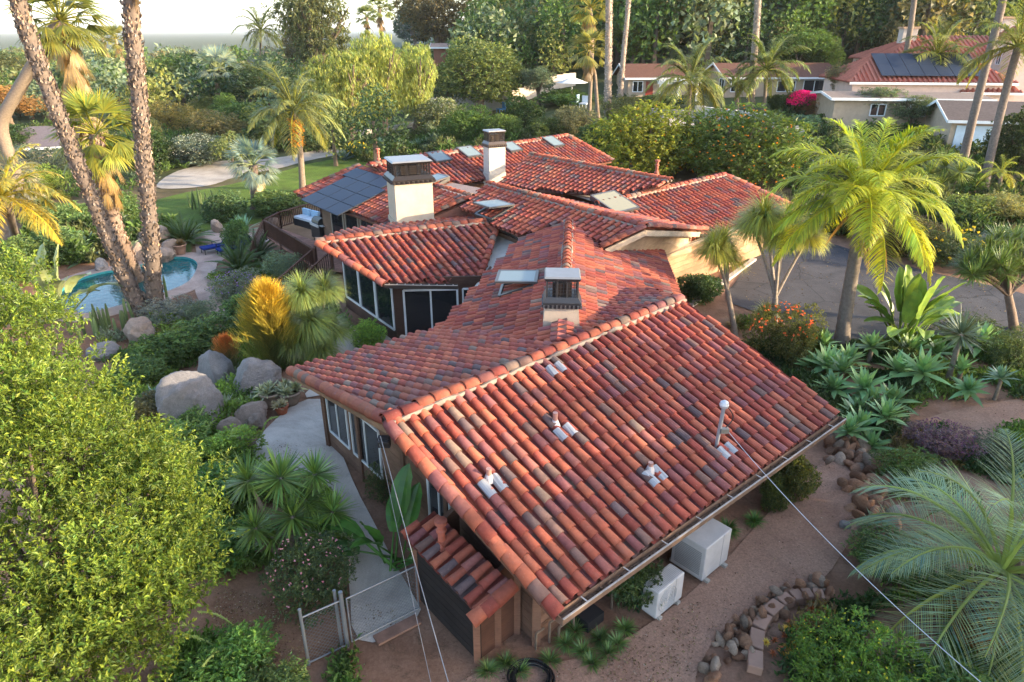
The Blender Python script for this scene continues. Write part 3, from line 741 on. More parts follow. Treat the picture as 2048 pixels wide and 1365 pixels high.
# ---- chimneys
def chimney(corner_px, z, w, dpt, h, col, cap='iron', rz=0.0, base_z=-0.5, taper=0.0, capcol=(0.035, 0.035, 0.04), ph=0.45, on=None):
    p = g(*corner_px, z) if z is not None else onp(*corner_px, DECK[on][0]); c = math.cos(rz); s = math.sin(rz); e1 = np.array([c, s]); e2 = np.array([-s, c])
    ctr = p[:2]+e1*w*0+e2*dpt*0.5
    def loop(ww, dd): return [ctr+e1*ww/2*a+e2*dd/2*b_ for a, b_ in ((-1, -1), (1, -1), (1, 1), (-1, 1))]
    def frustum(b, l0, z0_, l1, z1_, col): 
        v = [(*q, z0_) for q in l0]+[(*q, z1_) for q in l1]
        b.add(v, f4=[[0, 1, 5, 4], [1, 2, 6, 5], [2, 3, 7, 6], [3, 0, 4, 7], [4, 5, 6, 7], [3, 2, 1, 0]], col=col)
    b = MB(); zb = p[2]+base_z; zt = p[2]+h
    frustum(b, loop(w*(1+taper), dpt*(1+taper)), zb, loop(w, dpt), zt, col)
    frustum(b, loop(w*1.05+taper*w, dpt*1.05+taper*dpt), zb, loop(w*1.06+taper*w*0.8, dpt*1.06+taper*dpt*0.8), p[2]+0.12, np.array(col)*0.95)
    ch = hobj(b, 'chimney', M_STUCCO)
    k = MB(); K = capcol
    frustum(k, loop(w*1.1, dpt*1.1), zt, loop(w*1.12, dpt*1.12), zt+ph*0.22, K)
    frustum(k, loop(w*1.12, dpt*1.12), zt+ph*0.225, loop(w*0.94, dpt*0.94), zt+ph*0.42, K)
    ll = loop(w*0.9, dpt*0.9)
    for i in range(4):
        a_, b_ = np.array(ll[i]), np.array(ll[(i+1) % 4])
        for t in (0, 0.33, 0.66): q = a_+(b_-a_)*t; k.bar((*q, zt+ph*0.42), (*q, zt+ph*1.05), 0.05*w, col=K)
        for r in np.arange(0, 1, 0.09):
            q = a_+(b_-a_)*r; k.bar((*q, zt+ph*0.42), (*q, zt+ph*1.05), 0.012, col=K)
        for r in (0.55, 0.68, 0.81, 0.94): k.bar((*a_, zt+ph*r), (*b_, zt+ph*r), 0.012, col=K)
    frustum(k, loop(w*0.55, dpt*0.55), zt+ph*0.4, loop(w*0.55, dpt*0.55), zt+ph*0.9, (0.03, 0.02, 0.016))
    hobj(k, 'chimney_cap', M_METAL, ch)
    k = MB(); frustum(k, loop(w*1.0, dpt*1.0), zt+ph*1.05, loop(w*1.08, dpt*1.08), zt+ph*1.15, K)
    frustum(k, loop(w*1.06, dpt*1.06), zt+ph*1.152, loop(w*1.0, dpt*1.0), zt+ph*1.22, (0.22, 0.22, 0.23)); hobj(k, 'chimney_lid', M_METAL, ch)
    k = MB()
    for i in range(4):
        a_, b_ = np.array(loop(w*1.14, dpt*1.14)[i]), np.array(loop(w*1.14, dpt*1.14)[(i+1) % 4])
        for r in np.arange(0.04, 1, 0.11): q = a_+(b_-a_)*r; k.box((*q, zt+ph*0.08), (0.05*w, 0.05*w, ph*0.12), col=np.array(K)*2.2)
    hobj(k, 'chimney_frieze', M_METAL, ch)
    return ch
chimney((1122, 664), None, 0.82, 0.7, 0.62, (0.42, 0.33, 0.26), rz=math.radians(-3), taper=0.25, ph=0.66, on='R1b')
chimney((832, 448), 2.95, 1.62, 1.5, 1.72, (0.46, 0.39, 0.3), rz=math.radians(22), ph=0.75, capcol=(0.03, 0.024, 0.022))
chimney((995, 352), 3.3, 0.95, 0.8, 1.5, (0.47, 0.43, 0.38), rz=math.radians(25), ph=0.7, capcol=(0.05, 0.035, 0.03))
# ---- skylights
def skylight(key, px, w, l, name='skylight', openh=0.0, col=(0.07, 0.065, 0.065), pane=None, off=0.1, turn=0.0):
    n, a = DECK[key][0]; d = unit(np.array([n[0]*n[2], n[1]*n[2], n[2]**2-1])); u = np.cross(d, n)
    if turn: ct, st_ = math.cos(turn), math.sin(turn); u, d = u*ct+d*st_, d*ct-u*st_
    c = onp(*px, (n, a)); b = MB(); t = 0.09; Mx = frame(c+n*off*0.5, u, d, n)
    for x, y, sx, sy in ((-w/2, 0, t, l), (w/2, 0, t, l), (0, -l/2, w, t), (0, l/2, w, t)): b.box((x, y, 0), (sx, sy, off+0.06), Mx, col)
    o = hobj(b, name, M_METAL)
    b = MB(); tilt = math.atan2(openh, l); d2 = unit(d*math.cos(tilt)+n*math.sin(tilt)); n2 = np.cross(u, d2); n2 = n2*np.sign(np.dot(n2, n))
    M2 = frame(c+n*(off+0.02)-d*l/2, u, d2, n2)
    for x, y, sx, sy in ((-w/2, l/2, t, l+t), (w/2, l/2, t, l+t), (0, 0, w, t), (0, l, w, t)): b.box((x, y, 0.03), (sx, sy, 0.06), M2, np.array(col)*1.2)
    s = hobj(b, 'sash', M_METAL, o)
    b = MB(); b.box((0, l/2, 0.045), (w-t, l-t, 0.02), M2, (0.6, 0.66, 0.68)); hobj(b, 'pane', pane or M_SKY, o)
    return o
M_SKY = make_glass('skylight_glass', (0.15, 0.19, 0.2), 0.35, spec=0.35)
skylight('R2l', (1040, 575), 1.0, 1.15, openh=0.42)
skylight('R4', (990, 425), 1.1, 1.2, openh=0.45)
skylight('R8', (1228, 410), 1.5, 1.5, pane=make_glass('old_dome', (0.2, 0.195, 0.15), 0.5, spec=0.2))
skylight('R6', (877, 318), 1.0, 1.0); skylight('R6', (938, 308), 1.0, 1.1); skylight('R6', (1022, 298), 0.9, 1.0); skylight('R6', (1105, 287), 0.9, 1.2); skylight('R7', (872, 366), 0.9, 1.0, openh=0.15)
# ---- solar array on the left wing
n, a = DECK['R7'][0]; d7 = unit(np.array([n[0]*n[2], n[1]*n[2], n[2]**2-1])); u7 = np.cross(d7, n)
cA = onp(702, 388, (n, a)); b = MB()
arr = hobj(MB().box(cA+n*0.09, (0.1, 0.1, 0.02), col=(0.2, 0.2, 0.2)), 'solar_array', M_METAL)
for r in range(4):
    for q in range(3):
        if r == 0 and q == 2: pass
        c = cA+u7*((q-1)*1.42+(0.5 if r == 0 else 0.0))+d7*((r-1.5)*0.92)+n*0.14
        if q == 0 and r == 3: pass
        pb = MB(); Mx = frame(c, u7, d7, n); pb.box((0, 0, 0), (1.39, 0.89, 0.04), Mx, (0.03, 0.035, 0.05)); po = hobj(pb, 'solar_panel', M_METAL, arr)
        pb = MB(); pb.box((0, 0, 0.024), (1.36, 0.86, 0.006), Mx, (1, 1, 1)); hobj(pb, 'cells', M_PANEL, arr)
# ------------------------------------------------------------------ plant library (shared meshes)
def rdir(n, rng): 
    v = rng.normal(size=(n, 3)); return unit(v)
def leaf_quads(b, p, d, nrm, L, Wd, col, fold=0.25):
    """folded diamond leaves: p base, d direction, nrm face normal"""
    s = unit(np.cross(d, nrm)); nrm = np.cross(s, d); L = np.broadcast_to(L, len(p))[:, None]; Wd = np.broadcast_to(Wd, len(p))[:, None]
    v = np.stack([p, p+d*L*0.5+s*Wd*0.5+nrm*Wd*fold, p+d*L-nrm*L*0.12, p+d*L*0.5-s*Wd*0.5+nrm*Wd*fold], 1)
    f = np.arange(len(p)*4).reshape(-1, 4); b.add(v, f4=f, col=col)
def vary(n, rng, base=(1, 1, 1), lo=0.6, hi=1.4, yellow=0.15):
    k = rng.uniform(lo, hi, (n, 1)); y = rng.normal(0, yellow, (n, 1))
    c = np.array(base)*k*np.hstack([1+y*1.2, 1+y*0.5, 1-y*0.6]); return np.clip(c, 0.02, 3)
def crown_mesh(seed, n, leaf, wl=0.45, lobes=14, lobe_r=(0.16, 0.28), shape=(0.5, 0.5, 0.5), droop=0.0, flat=0.0, inner=0.25, cluster=6, ragged=0.12, top=0.0, yellow=0.15):
    """crown in the unit box (x,y -0.5..0.5, z 0..1): lobes of leaf clusters with gaps between"""
    rng = np.random.default_rng(seed); b = MB()
    c = rdir(lobes, rng)*rng.uniform(0.45, 0.8, (lobes, 1)); c[:, 2] = c[:, 2]*0.9+top
    r = rng.uniform(*lobe_r, lobes)*2
    m = n//cluster
    which = rng.choice(lobes, m, p=r**2/np.sum(r**2))
    dd = rdir(m, rng); rad = np.where(rng.random(m) < inner, rng.uniform(0.3, 0.8, m), rng.uniform(0.82, 1.05, m)+np.abs(rng.normal(0, ragged, m)))
    p = c[which]+dd*(r[which]*rad)[:, None]
    # keep clusters that are not deep inside another lobe
    dist = np.linalg.norm(p[:, None]-c[None], axis=2)/r[None]; keep = (dist.min(1) > 0.55) | (rng.random(m) < 0.25)
    p = p[keep]; dd = dd[keep]; which = which[keep]; m = len(p)
    P = np.repeat(p, cluster, 0); out = np.repeat(dd, cluster, 0); N = len(P)
    d = unit(out*0.55+rdir(N, rng)*0.9+np.array([0, 0, -droop]))
    nr = unit(rdir(N, rng)*0.7+np.array([0, 0, 0.9])+out*0.4)
    P = P+rdir(N, rng)*leaf*0.9
    tone = np.repeat(rng.uniform(0.75, 1.25, lobes)[which], cluster)[:, None]
    col = vary(N, rng, yellow=yellow)*tone
    L = leaf*rng.uniform(0.7, 1.35, N)
    sc = np.array(shape); P = P*sc; P[:, 2] = P[:, 2]+0.5
    leaf_quads(b, P, unit(d), nr, L, L*wl, col)
    me = b.mesh('foliage'); me.materials.append(M_LEAF); return me
def hang_mesh(seed, strands=420, leaf=0.02):
    """weeping crown: strands of narrow leaves falling from an uneven dome"""
    rng = np.random.default_rng(seed); b = MB()
    lob = rdir(11, rng); lob[:, 2] = np.abs(lob[:, 2])*0.8; lob *= rng.uniform(0.3, 0.6, (11, 1)); lr = rng.uniform(0.28, 0.42, 11)
    k = rng.integers(0, 11, strands); dd = rdir(strands, rng); st = lob[k]+dd*lr[k][:, None]*rng.uniform(0.6, 1.05, (strands, 1)); st[:, 2] = np.where(rng.random(strands) < 0.35, st[:, 2]-0.4, st[:, 2])
    m = 22; t = np.linspace(0, 1, m)[None, :, None]; ln = rng.uniform(0.1, 0.42, (strands, 1, 1))
    out = unit(np.c_[st[:, :2], np.zeros(strands)])[:, None]
    path = st[:, None]+out*0.12*np.sqrt(t)*ln+np.array([0, 0, -1.0])*(t**1.25)*ln+rng.normal(0, 0.012, (strands, m, 3))
    P = path.reshape(-1, 3); N = len(P)
    d = unit(np.array([0, 0, -0.9])+rdir(N, rng)*0.65); nr = unit(rdir(N, rng)+np.repeat(out[:, 0], m, 0))
    col = vary(N, rng, yellow=0.18)*np.repeat(rng.uniform(0.7, 1.3, strands), m)[:, None]
    P = P*np.array([0.6, 0.6, 0.62])+np.array([0, 0, 0.42])
    leaf_quads(b, P, d, nr, leaf*rng.uniform(0.8, 1.6, N)*1.5, leaf*0.5, col)
    me = b.mesh('foliage'); me.materials.append(M_LEAF); return me
def strips(b, base, d0, L, Wd, nseg, droop, col, taper=1.0, up=None, fold=0.0, belly=0.35):
    """tapering blades that bend towards the ground; everything vectorised"""
    N = len(base); L = np.broadcast_to(L, N).astype(float); Wd = np.broadcast_to(Wd, N).astype(float); droop = np.broadcast_to(droop, N).astype(float)
    p = base.astype(float).copy(); d = unit(d0); pts = [p]; dirs = [d]
    for k in range(nseg):
        p = p+d*(L/nseg)[:, None]; d = unit(d+np.array([0, 0, -1.0])*(droop/nseg)[:, None]); pts.append(p); dirs.append(d)
    side = np.cross(dirs[0], np.array([0, 0, 1.0]) if up is None else up); bad = np.linalg.norm(side, axis=1) < 0.05
    side[bad] = np.array([1.0, 0, 0]); side = unit(side)
    t = np.linspace(0, 1, nseg+1)
    prof = np.where(t < belly, 0.55+0.45*t/belly, 1-((t-belly)/(1-belly))**1.3*taper); prof = np.maximum(prof, 0.02)
    V = np.stack([np.stack([q-side*(Wd*w/2)[:, None], q+side*(Wd*w/2)[:, None]], 1) for q, w in zip(pts, prof)], 1)
    m = 2*(nseg+1); f = []
    for k in range(nseg): f.append([2*k, 2*k+1, 2*k+3, 2*k+2])
    F = (np.arange(N)[:, None, None]*m+np.array(f)[None]).reshape(-1, 4)
    C = np.repeat(col, nseg, 0) if np.ndim(col) == 2 else col
    b.add(V, f4=F, col=C)
def rosette_mesh(seed, n, L, Wd, droop=0.5, elmin=0.05, elmax=1.45, stiff=0.1, h=0.0, nseg=4, matl=None, belly=0.4, tipc=None, thick=False):
    rng = np.random.default_rng(seed); b = MB()
    az = np.arange(n)*2.39996+rng.normal(0, 0.12, n); k = np.linspace(0, 1, n); el = elmin+(elmax-elmin)*k+rng.normal(0, 0.06, n)
    d = np.stack([np.cos(az)*np.cos(el), np.sin(az)*np.cos(el), np.sin(el)], 1)
    base = np.stack([np.cos(az)*0.02*L, np.sin(az)*0.02*L, h+k*0.12*L], 1)
    ln = L*(1-0.35*k)*rng.uniform(0.85, 1.15, n)
    col = vary(n, rng, lo=0.75, hi=1.25, yellow=0.08)
    strips(b, base, d, ln, Wd*(1-0.3*k), nseg, droop*(1-0.6*k)+rng.uniform(0, stiff, n), col, belly=belly)
    me = b.mesh('rosette'); me.materials.append(matl or M_WAXY); return me
def burst_mesh(seed, n, L, Wd, droop=0.3, elmin=-0.9, nseg=3, core=0.06):
    """spherical head of narrow strap leaves"""
    rng = np.random.default_rng(seed); b = MB()
    az = rng.uniform(0, 2*math.pi, n); sz = rng.uniform(math.sin(elmin), 1, n); el = np.arcsin(sz)
    d = np.stack([np.cos(az)*np.cos(el), np.sin(az)*np.cos(el), np.sin(el)], 1)
    col = vary(n, rng, lo=0.6, hi=1.4, yellow=0.15)
    strips(b, d*core, d, L*rng.uniform(0.7, 1.1, n), Wd, nseg, droop*rng.uniform(0.6, 1.4, n), col, belly=0.3)
    me = b.mesh('leaf_head'); me.materials.append(M_WAXY); return me
def feather_frond(seed, el, L=1.0, leaf=0.28, arch=1.5, nl=46, wl=0.022, plume=0.7, hang=0.6):
    """pinnate frond along +X: rachis and two ranks of leaflets"""
    rng = np.random.default_rng(seed); b = MB(); m = 24
    p = np.zeros(3); d = np.array([math.cos(el), 0, math.sin(el)]); pts = [p]; ds = [d]
    for k in range(m):
        p = p+d*L/m; d = unit(d+np.array([0, 0, -1])*arch/m*(0.35+1.2*k/m)); pts.append(p); ds.append(d)
    pts = np.array(pts); ds = np.array(ds)
    b.tube(pts, np.linspace(0.016, 0.003, m+1)*L, 5, (1.25, 1.15, 0.55), cap=False)
    t = np.linspace(0.16, 0.995, nl); ix = t*m; i0 = np.clip(ix.astype(int), 0, m-1); fr = (ix-i0)[:, None]
    pos = pts[i0]*(1-fr)+pts[i0+1]*fr; dr = unit(ds[i0]*(1-fr)+ds[i0+1]*fr)
    for sgn in (-1, 1):
        sd = np.array([0, sgn, 0.0]); upv = np.cross(sd, dr)*sgn
        a = rng.normal(0, plume*0.45, (nl, 1))
        d0 = unit(sd*0.85+dr*(0.45+0.5*t[:, None])+upv*-0.0+np.array([0, 0, 1.0])*(0.25+a)*plume)
        ln = leaf*L*np.sin(np.clip(t*1.02, 0, 1)*math.pi*0.86+0.32)*rng.uniform(0.85, 1.1, nl)
        strips(b, pos, d0, np.maximum(ln, 0.05*L), wl*L, 3, hang*rng.uniform(0.6, 1.5, nl), vary(nl, rng, lo=0.7, hi=1.3), belly=0.25)
    me = b.mesh('frond'); me.materials.append(M_LEAF); return me
def fan_leaf(seed, el, pet=0.55, R=0.55, nseg=26, spread=2.6, droop=0.5, dead=False):
    """palmate leaf: petiole and a pleated fan with split tips, along +X"""
    rng = np.random.default_rng(seed); b = MB(); d = np.array([math.cos(el), 0, math.sin(el)]); p0 = np.zeros(3)
    pm = d*pet*0.6; p1 = d*pet+np.array([0, 0, -0.06*pet]); b.tube([p0, pm, p1], [0.018, 0.013, 0.01], 5, (1.1, 1.0, 0.5), cap=False)
    a = np.linspace(-spread/2, spread/2, nseg); up = np.array([-math.sin(el), 0, math.cos(el)]); sd = np.array([0, 1.0, 0])
    dirs = np.cos(a)[:, None]*d+np.sin(a)[:, None]*sd+(-0.18+0.12*np.cos(a*2))[:, None]*up
    ln = R*(0.75+0.25*np.cos(a*0.6))*rng.uniform(0.92, 1.06, nseg); w = 2*math.sin(spread/nseg/2)*R*0.62
    strips(b, np.repeat(p1[None], nseg, 0), unit(dirs), ln, w, 4, droop*rng.uniform(0.5, 1.6, nseg), vary(nseg, rng, lo=0.7, hi=1.3), belly=0.55, up=up, taper=0.97)
    me = b.mesh('fan_leaf'); me.materials.append(M_LEAF); return me
def paddle_leaf(seed, el, L=1.0, wd=0.26, pet=0.55, arch=0.7):
    rng = np.random.default_rng(seed); b = MB(); d = np.array([math.cos(el), 0, math.sin(el)])
    n1 = 6; p = np.zeros(3); pts = [p]
    for k in range(n1): p = p+d*pet*L/n1; d = unit(d+np.array([0, 0, -1])*arch*0.15/n1); pts.append(p)
    b.tube(pts, np.linspace(0.025, 0.014, n1+1)*L, 6, (0.9, 0.95, 0.6), cap=False)
    m = 10; q = p; ctr = [q]; ds = [d]
    for k in range(m): q = q+d*L/m*0.9; d = unit(d+np.array([0, 0, -1])*arch/m); ctr.append(q); ds.append(d)
    ctr = np.array(ctr); ds = np.array(ds); t = np.linspace(0, 1, m+1); w = wd*L*np.sin(np.clip(t*0.93+0.06, 0, 1)*math.pi)**0.6*0.5
    up = unit(np.cross(ds, np.tile([0, 1.0, 0], (m+1, 1)))*-1); up = np.where(up[:, 2:3] < 0, -up, up)
    for sgn in (-1, 1):
        rg = rng.normal(0, 0.012, m+1)*L
        e = ctr+np.array([0, sgn, 0])*w[:, None]+up*(w*0.35+rg)[:, None]
        mid = ctr+np.array([0, sgn, 0])*(w*0.5)[:, None]+up*(w*0.22)[:, None]
        for A_, B_ in ((ctr, mid), (mid, e)):
            v = np.stack([A_, B_], 1).reshape(-1, 3); b.add(v, f4=[[2*k, 2*k+1, 2*k+3, 2*k+2] for k in range(m)], col=vary(m, rng, lo=0.85, hi=1.15, yellow=0.06))
    me = b.mesh('leaf', smooth=True); me.materials.append(M_WAXY); return me
def trunk_mesh(seed, limbs=5, spread=0.35, wob=0.05, r=0.06, fork=0.35):
    """unit trunk: height 1, leaning limbs reaching into the crown"""
    rng = np.random.default_rng(seed); b = MB()
    z = np.linspace(-0.03, fork, 6); x = np.cumsum(rng.normal(0, wob*0.3, 6)); y = np.cumsum(rng.normal(0, wob*0.3, 6)); x -= x[0]; y -= y[0]
    b.tube(np.stack([x, y, z], 1), np.linspace(r*1.35, r*0.8, 6), 9)
    for k in range(limbs):
        a = k*2*math.pi/limbs+rng.uniform(-0.5, 0.5); s = spread*rng.uniform(0.6, 1.2); t = np.linspace(0, 1, 6)
        q = np.stack([x[-1]+np.cos(a)*s*t**1.2, y[-1]+np.sin(a)*s*t**1.2, fork-0.03+(0.92-fork)*t*rng.uniform(0.75, 1)], 1)+rng.normal(0, wob*0.25, (6, 3))*t[:, None]
        b.tube(q, np.linspace(r*0.62, r*0.1, 6), 6)
        for j in range(2):
            a2 = a+rng.uniform(-1, 1); i0 = rng.integers(2, 4); e = q[i0]+np.array([math.cos(a2)*0.22, math.sin(a2)*0.22, 0.2])*rng.uniform(0.6, 1)
            b.tube(np.linspace(q[i0], e, 4), np.linspace(r*0.3, r*0.06, 4), 5)
    me = b.mesh('trunk', smooth=True); me.materials.append(M_BARK); return me
def stems_mesh(seed, n=7, r=0.02):
    rng = np.random.default_rng(seed); b = MB()
    for k in range(n):
        a = rng.uniform(0, 6.28); s = rng.uniform(0.05, 0.38); t = np.linspace(0, 1, 5)
        q = np.stack([np.cos(a)*s*t, np.sin(a)*s*t, -0.03+0.8*t*rng.uniform(0.7, 1)], 1)+rng.normal(0, 0.012, (5, 3))
        b.tube(q, np.linspace(r, r*0.25, 5), 5)
    me = b.mesh('stem', smooth=True); me.materials.append(M_BARK); return me
def rock_mesh(seed, rough=0.22, sub=4):
    bm = bmesh.new(); bmesh.ops.create_icosphere(bm, subdivisions=sub, radius=0.5); rng = np.random.default_rng(seed)
    v = np.array([p.co for p in bm.verts]); u = unit(v); disp = np.zeros(len(v))
    for f_, a_ in ((1.6, 1.0), (3.1, 0.45), (6.5, 0.25), (13, 0.14), (27, 0.08)):
        for _ in range(3):
            k = rng.normal(0, f_, 3); disp += a_*np.sin(u@k+rng.uniform(0, 6.28))/3
    # chip flat facets off
    rad = 0.5*(1+rough*disp)
    for _ in range(4):
        n_ = unit(rng.normal(size=3)); h_ = rng.uniform(0.36, 0.46); dt = u@n_; lim = np.where(dt > 0.05, h_/np.maximum(dt, 0.05), 9); rad = np.minimum(rad, lim*0.98+rad*0.02)
    v = u*rad[:, None]
    for p, c in zip(bm.verts, v): p.co = c
    me = bpy.data.meshes.new('boulder'); bm.to_mesh(me); bm.free(); me.polygons.foreach_set('use_smooth', np.ones(len(me.polygons), bool)); me.materials.append(M_ROCK); return me
LIB = {}
def lib(key, fn):
    if key not in LIB: LIB[key] = fn()
    return LIB[key]
def V(kind, k):
    """variant k of a crown kind"""
    if kind == 'broad': return lib((kind, k), lambda: crown_mesh(100+k, 15000, 0.050, lobes=20, lobe_r=(0.15, 0.27), ragged=0.07))
    if kind == 'dense': return lib((kind, k), lambda: crown_mesh(140+k, 17000, 0.042, lobes=26, lobe_r=(0.17, 0.25), inner=0.12, ragged=0.05))
    if kind == 'airy': return lib((kind, k), lambda: crown_mesh(180+k, 12000, 0.042, wl=0.4, lobes=26, lobe_r=(0.09, 0.18), droop=0.5, inner=0.5, ragged=0.2))
    if kind == 'cone': return lib((kind, k), lambda: crown_mesh(220+k, 9000, 0.035, wl=0.25, lobes=22, lobe_r=(0.12, 0.2), shape=(0.42, 0.42, 0.55), inner=0.3, ragged=0.1))
    if kind == 'weep': return lib((kind, k), lambda: crown_mesh(260+k, 20000, 0.05, wl=0.22, lobes=20, lobe_r=(0.13, 0.24), droop=1.6, inner=0.35, ragged=0.12, cluster=8))
    if kind == 'shrub': return lib((kind, k), lambda: crown_mesh(300+k, 7000, 0.07, lobes=16, lobe_r=(0.18, 0.3), inner=0.2, ragged=0.08))
    if kind == 'fine': return lib((kind, k), lambda: crown_mesh(340+k, 11000, 0.045, wl=0.35, lobes=18, lobe_r=(0.18, 0.28), inner=0.15, ragged=0.06))
    if kind == 'hedge': return lib((kind, k), lambda: crown_mesh(380+k, 9000, 0.05, lobes=30, lobe_r=(0.14, 0.2), inner=0.1, ragged=0.03))
    if kind == 'grassy': return lib((kind, k), lambda: burst_mesh(420+k, 150, 0.5, 0.032, 0.9, 0.05, 4))
    if kind == 'agave': return lib((kind, k), lambda: rosette_mesh(460+k, 30, 0.5, 0.13, 0.35, 0.0, 1.45))
    if kind == 'aloe': return lib((kind, k), lambda: rosette_mesh(500+k, 46, 0.5, 0.06, 0.25, 0.05, 1.5))
    if kind == 'yucca': return lib((kind, k), lambda: burst_mesh(540+k, 170, 0.5, 0.034, 0.15, -0.7))
    if kind == 'pony': return lib((kind, k), lambda: burst_mesh(580+k, 1000, 0.5, 0.011, 1.7, -0.1, 5))
    if kind == 'trunk': return lib((kind, k), lambda: trunk_mesh(620+k))
    if kind == 'stem': return lib((kind, k), lambda: stems_mesh(660+k))
    if kind == 'rock': return lib((kind, k), lambda: rock_mesh(700+k, 0.3, 5))
    if kind == 'smallrock': return lib((kind, k), lambda: rock_mesh(760+k, 0.3, 2))
    raise KeyError(kind)
GREEN = (0.075, 0.12, 0.028); YGREEN = (0.17, 0.19, 0.03); LIME = (0.13, 0.18, 0.03); DARK = (0.035, 0.062, 0.018); OLIVE = (0.095, 0.105, 0.04)
GREY = (0.115, 0.145, 0.085); BLUE = (0.085, 0.15, 0.105); GOLD = (0.3, 0.2, 0.045); RUST = (0.22, 0.105, 0.04); BROWNL = (0.2, 0.125, 0.06); SAGE = (0.14, 0.17, 0.13)
def size_from(p, topy, wpx):
    h = max(0.15, zat(p, topy)-p[2]); w = wpx*depth(p)/FPX; return h, w
def shrub(name, bx, by, topy, wpx, col, label, kind='shrub', cat='shrub', group=None, k=None, flowers=None, p=None, h=None, w=None, sink=0.06):
    P_ = gt(bx, by) if p is None else np.asarray(p, float)
    if h is None: h, w = size_from(P_, topy, wpx)
    k = RNG.integers(0, 4) if k is None else k
    o = empty(name, P_, RNG.uniform(0, 6.28), label, cat, group)
    inst('foliage', V(kind, int(k)), o, (0, 0, -sink*h), (0, 0, 0), (w, w, h*(1+sink)), col)
    inst('stem', V('stem', int(k) % 2), o, (0, 0, 0), (0, 0, 0), (w*0.8, w*0.8, h*0.8), (0.14, 0.1, 0.07))
    if flowers:
        n, fc, fs = flowers; rng = np.random.default_rng(int(RNG.integers(1e6))); b = MB(); d = rdir(n, rng); d[:, 2] = np.abs(d[:, 2])*1.2-0.15; d = unit(d)
        r = rng.uniform(0.84, 1.02, (n, 1)); P0 = d*r*np.array([w/2, w/2, h/2])*0.98+np.array([0, 0, h*0.5])
        for q in range(5):
            dd = unit(rdir(n, rng)*0.8+d); leaf_quads(b, P0, dd, unit(d+rdir(n, rng)*0.4), fs, fs*0.8, vary(n, rng, fc, 0.8, 1.2, 0.05))
        b.obj('flowers', M_FLOWER, o)['kind'] = 'stuff'
    return o
def tree(name, bx, by, topy, wpx, col, label, kind='broad', cat='tree', group=None, k=None, base=0.3, p=None, h=None, w=None, bark=(0.19, 0.14, 0.1), tr=1.0, fruit=None, dx=0.0):
    P_ = gt(bx, by) if p is None else np.asarray(p, float)
    if h is None: h, w = size_from(P_, topy, wpx)
    k = int(RNG.integers(0, 3) if k is None else k)
    o = empty(name, P_, RNG.uniform(0, 6.28), label, cat, group)
    inst('crown', V(kind, k), o, (dx, 0, h*base), (0, 0, 0), (w, w, h*(1-base)), col)
    s = min(h*0.9, w*1.2)*tr
    inst('trunk', V('trunk', k), o, (0, 0, 0), (0, 0, 0), (s, s, h*0.92), bark)
    if fruit:
        n, fc, fs = fruit; rng = np.random.default_rng(5); d = rdir(n, rng); P0 = d*np.array([w/2, w/2, h*(1-base)/2])*rng.uniform(0.8, 1.0, (n, 1))+np.array([dx, 0, h*base+h*(1-base)/2]); b = MB()
        for a_ in range(3):
            leaf_quads(b, P0-np.array([0, 0, fs/2]), unit(rdir(n, rng)+np.array([0, 0, 1.0])), rdir(n, rng), fs, fs, vary(n, rng, fc, 0.8, 1.2, 0.05), 0.4)
        b.obj('fruit', M_FLOWER, o)['kind'] = 'stuff'
    return o
def rosette(name, bx, by, wpx, col, label, kind='agave', cat='succulent', group=None, stem=0.0, k=None, hs=1.0, tilt=0.12, p=None, w=None, nheads=1, spread=0.5):
    P_ = gt(bx, by) if p is None else np.asarray(p, float)
    if w is None: w = wpx*depth(P_)/FPX
    o = empty(name, P_, RNG.uniform(0, 6.28), label, cat, group)
    for q in range(nheads):
        a = RNG.uniform(0, 6.28); r = 0 if nheads == 1 else spread*w*math.sqrt(RNG.random()); hh = stem*(1 if nheads == 1 else RNG.uniform(0.5, 1.0)); kk = int(RNG.integers(0, 4) if k is None else k)
        inst('rosette', V(kind, kk), o, (math.cos(a)*r, math.sin(a)*r, hh), (RNG.normal(0, tilt), RNG.normal(0, tilt), RNG.uniform(0, 6.28)), (w, w, w*hs), col)
        if stem > 0:
            b = MB(); t = np.linspace(0, 1, 5); b.tube(np.stack([math.cos(a)*r*t**0.6, math.sin(a)*r*t**0.6, -0.05+(hh+0.05)*t], 1), np.linspace(0.055, 0.045, 5)*max(w, 0.6), 7)
            b.obj('stem', M_BARK, o, True, (0.2, 0.17, 0.13))
    return o
def boulder(bx, by, topy, wpx, label, col=(0.33, 0.27, 0.23), k=None, p=None, sx=1.0, group=None, h=None, w=None):
    P_ = gt(bx, by) if p is None else np.asarray(p, float)
    if h is None: h, w = size_from(P_, topy, wpx)
    k = int(RNG.integers(0, 6) if k is None else k)
    o = inst('boulder', V('rock', k), None, P_+np.array([0, 0, h*0.36]), (RNG.normal(0, 0.15), RNG.normal(0, 0.15), RNG.uniform(0, 6.28)), (w*1.05, w*0.95*sx, h*1.25), col)
    return tag(o, label, 'boulder', group)
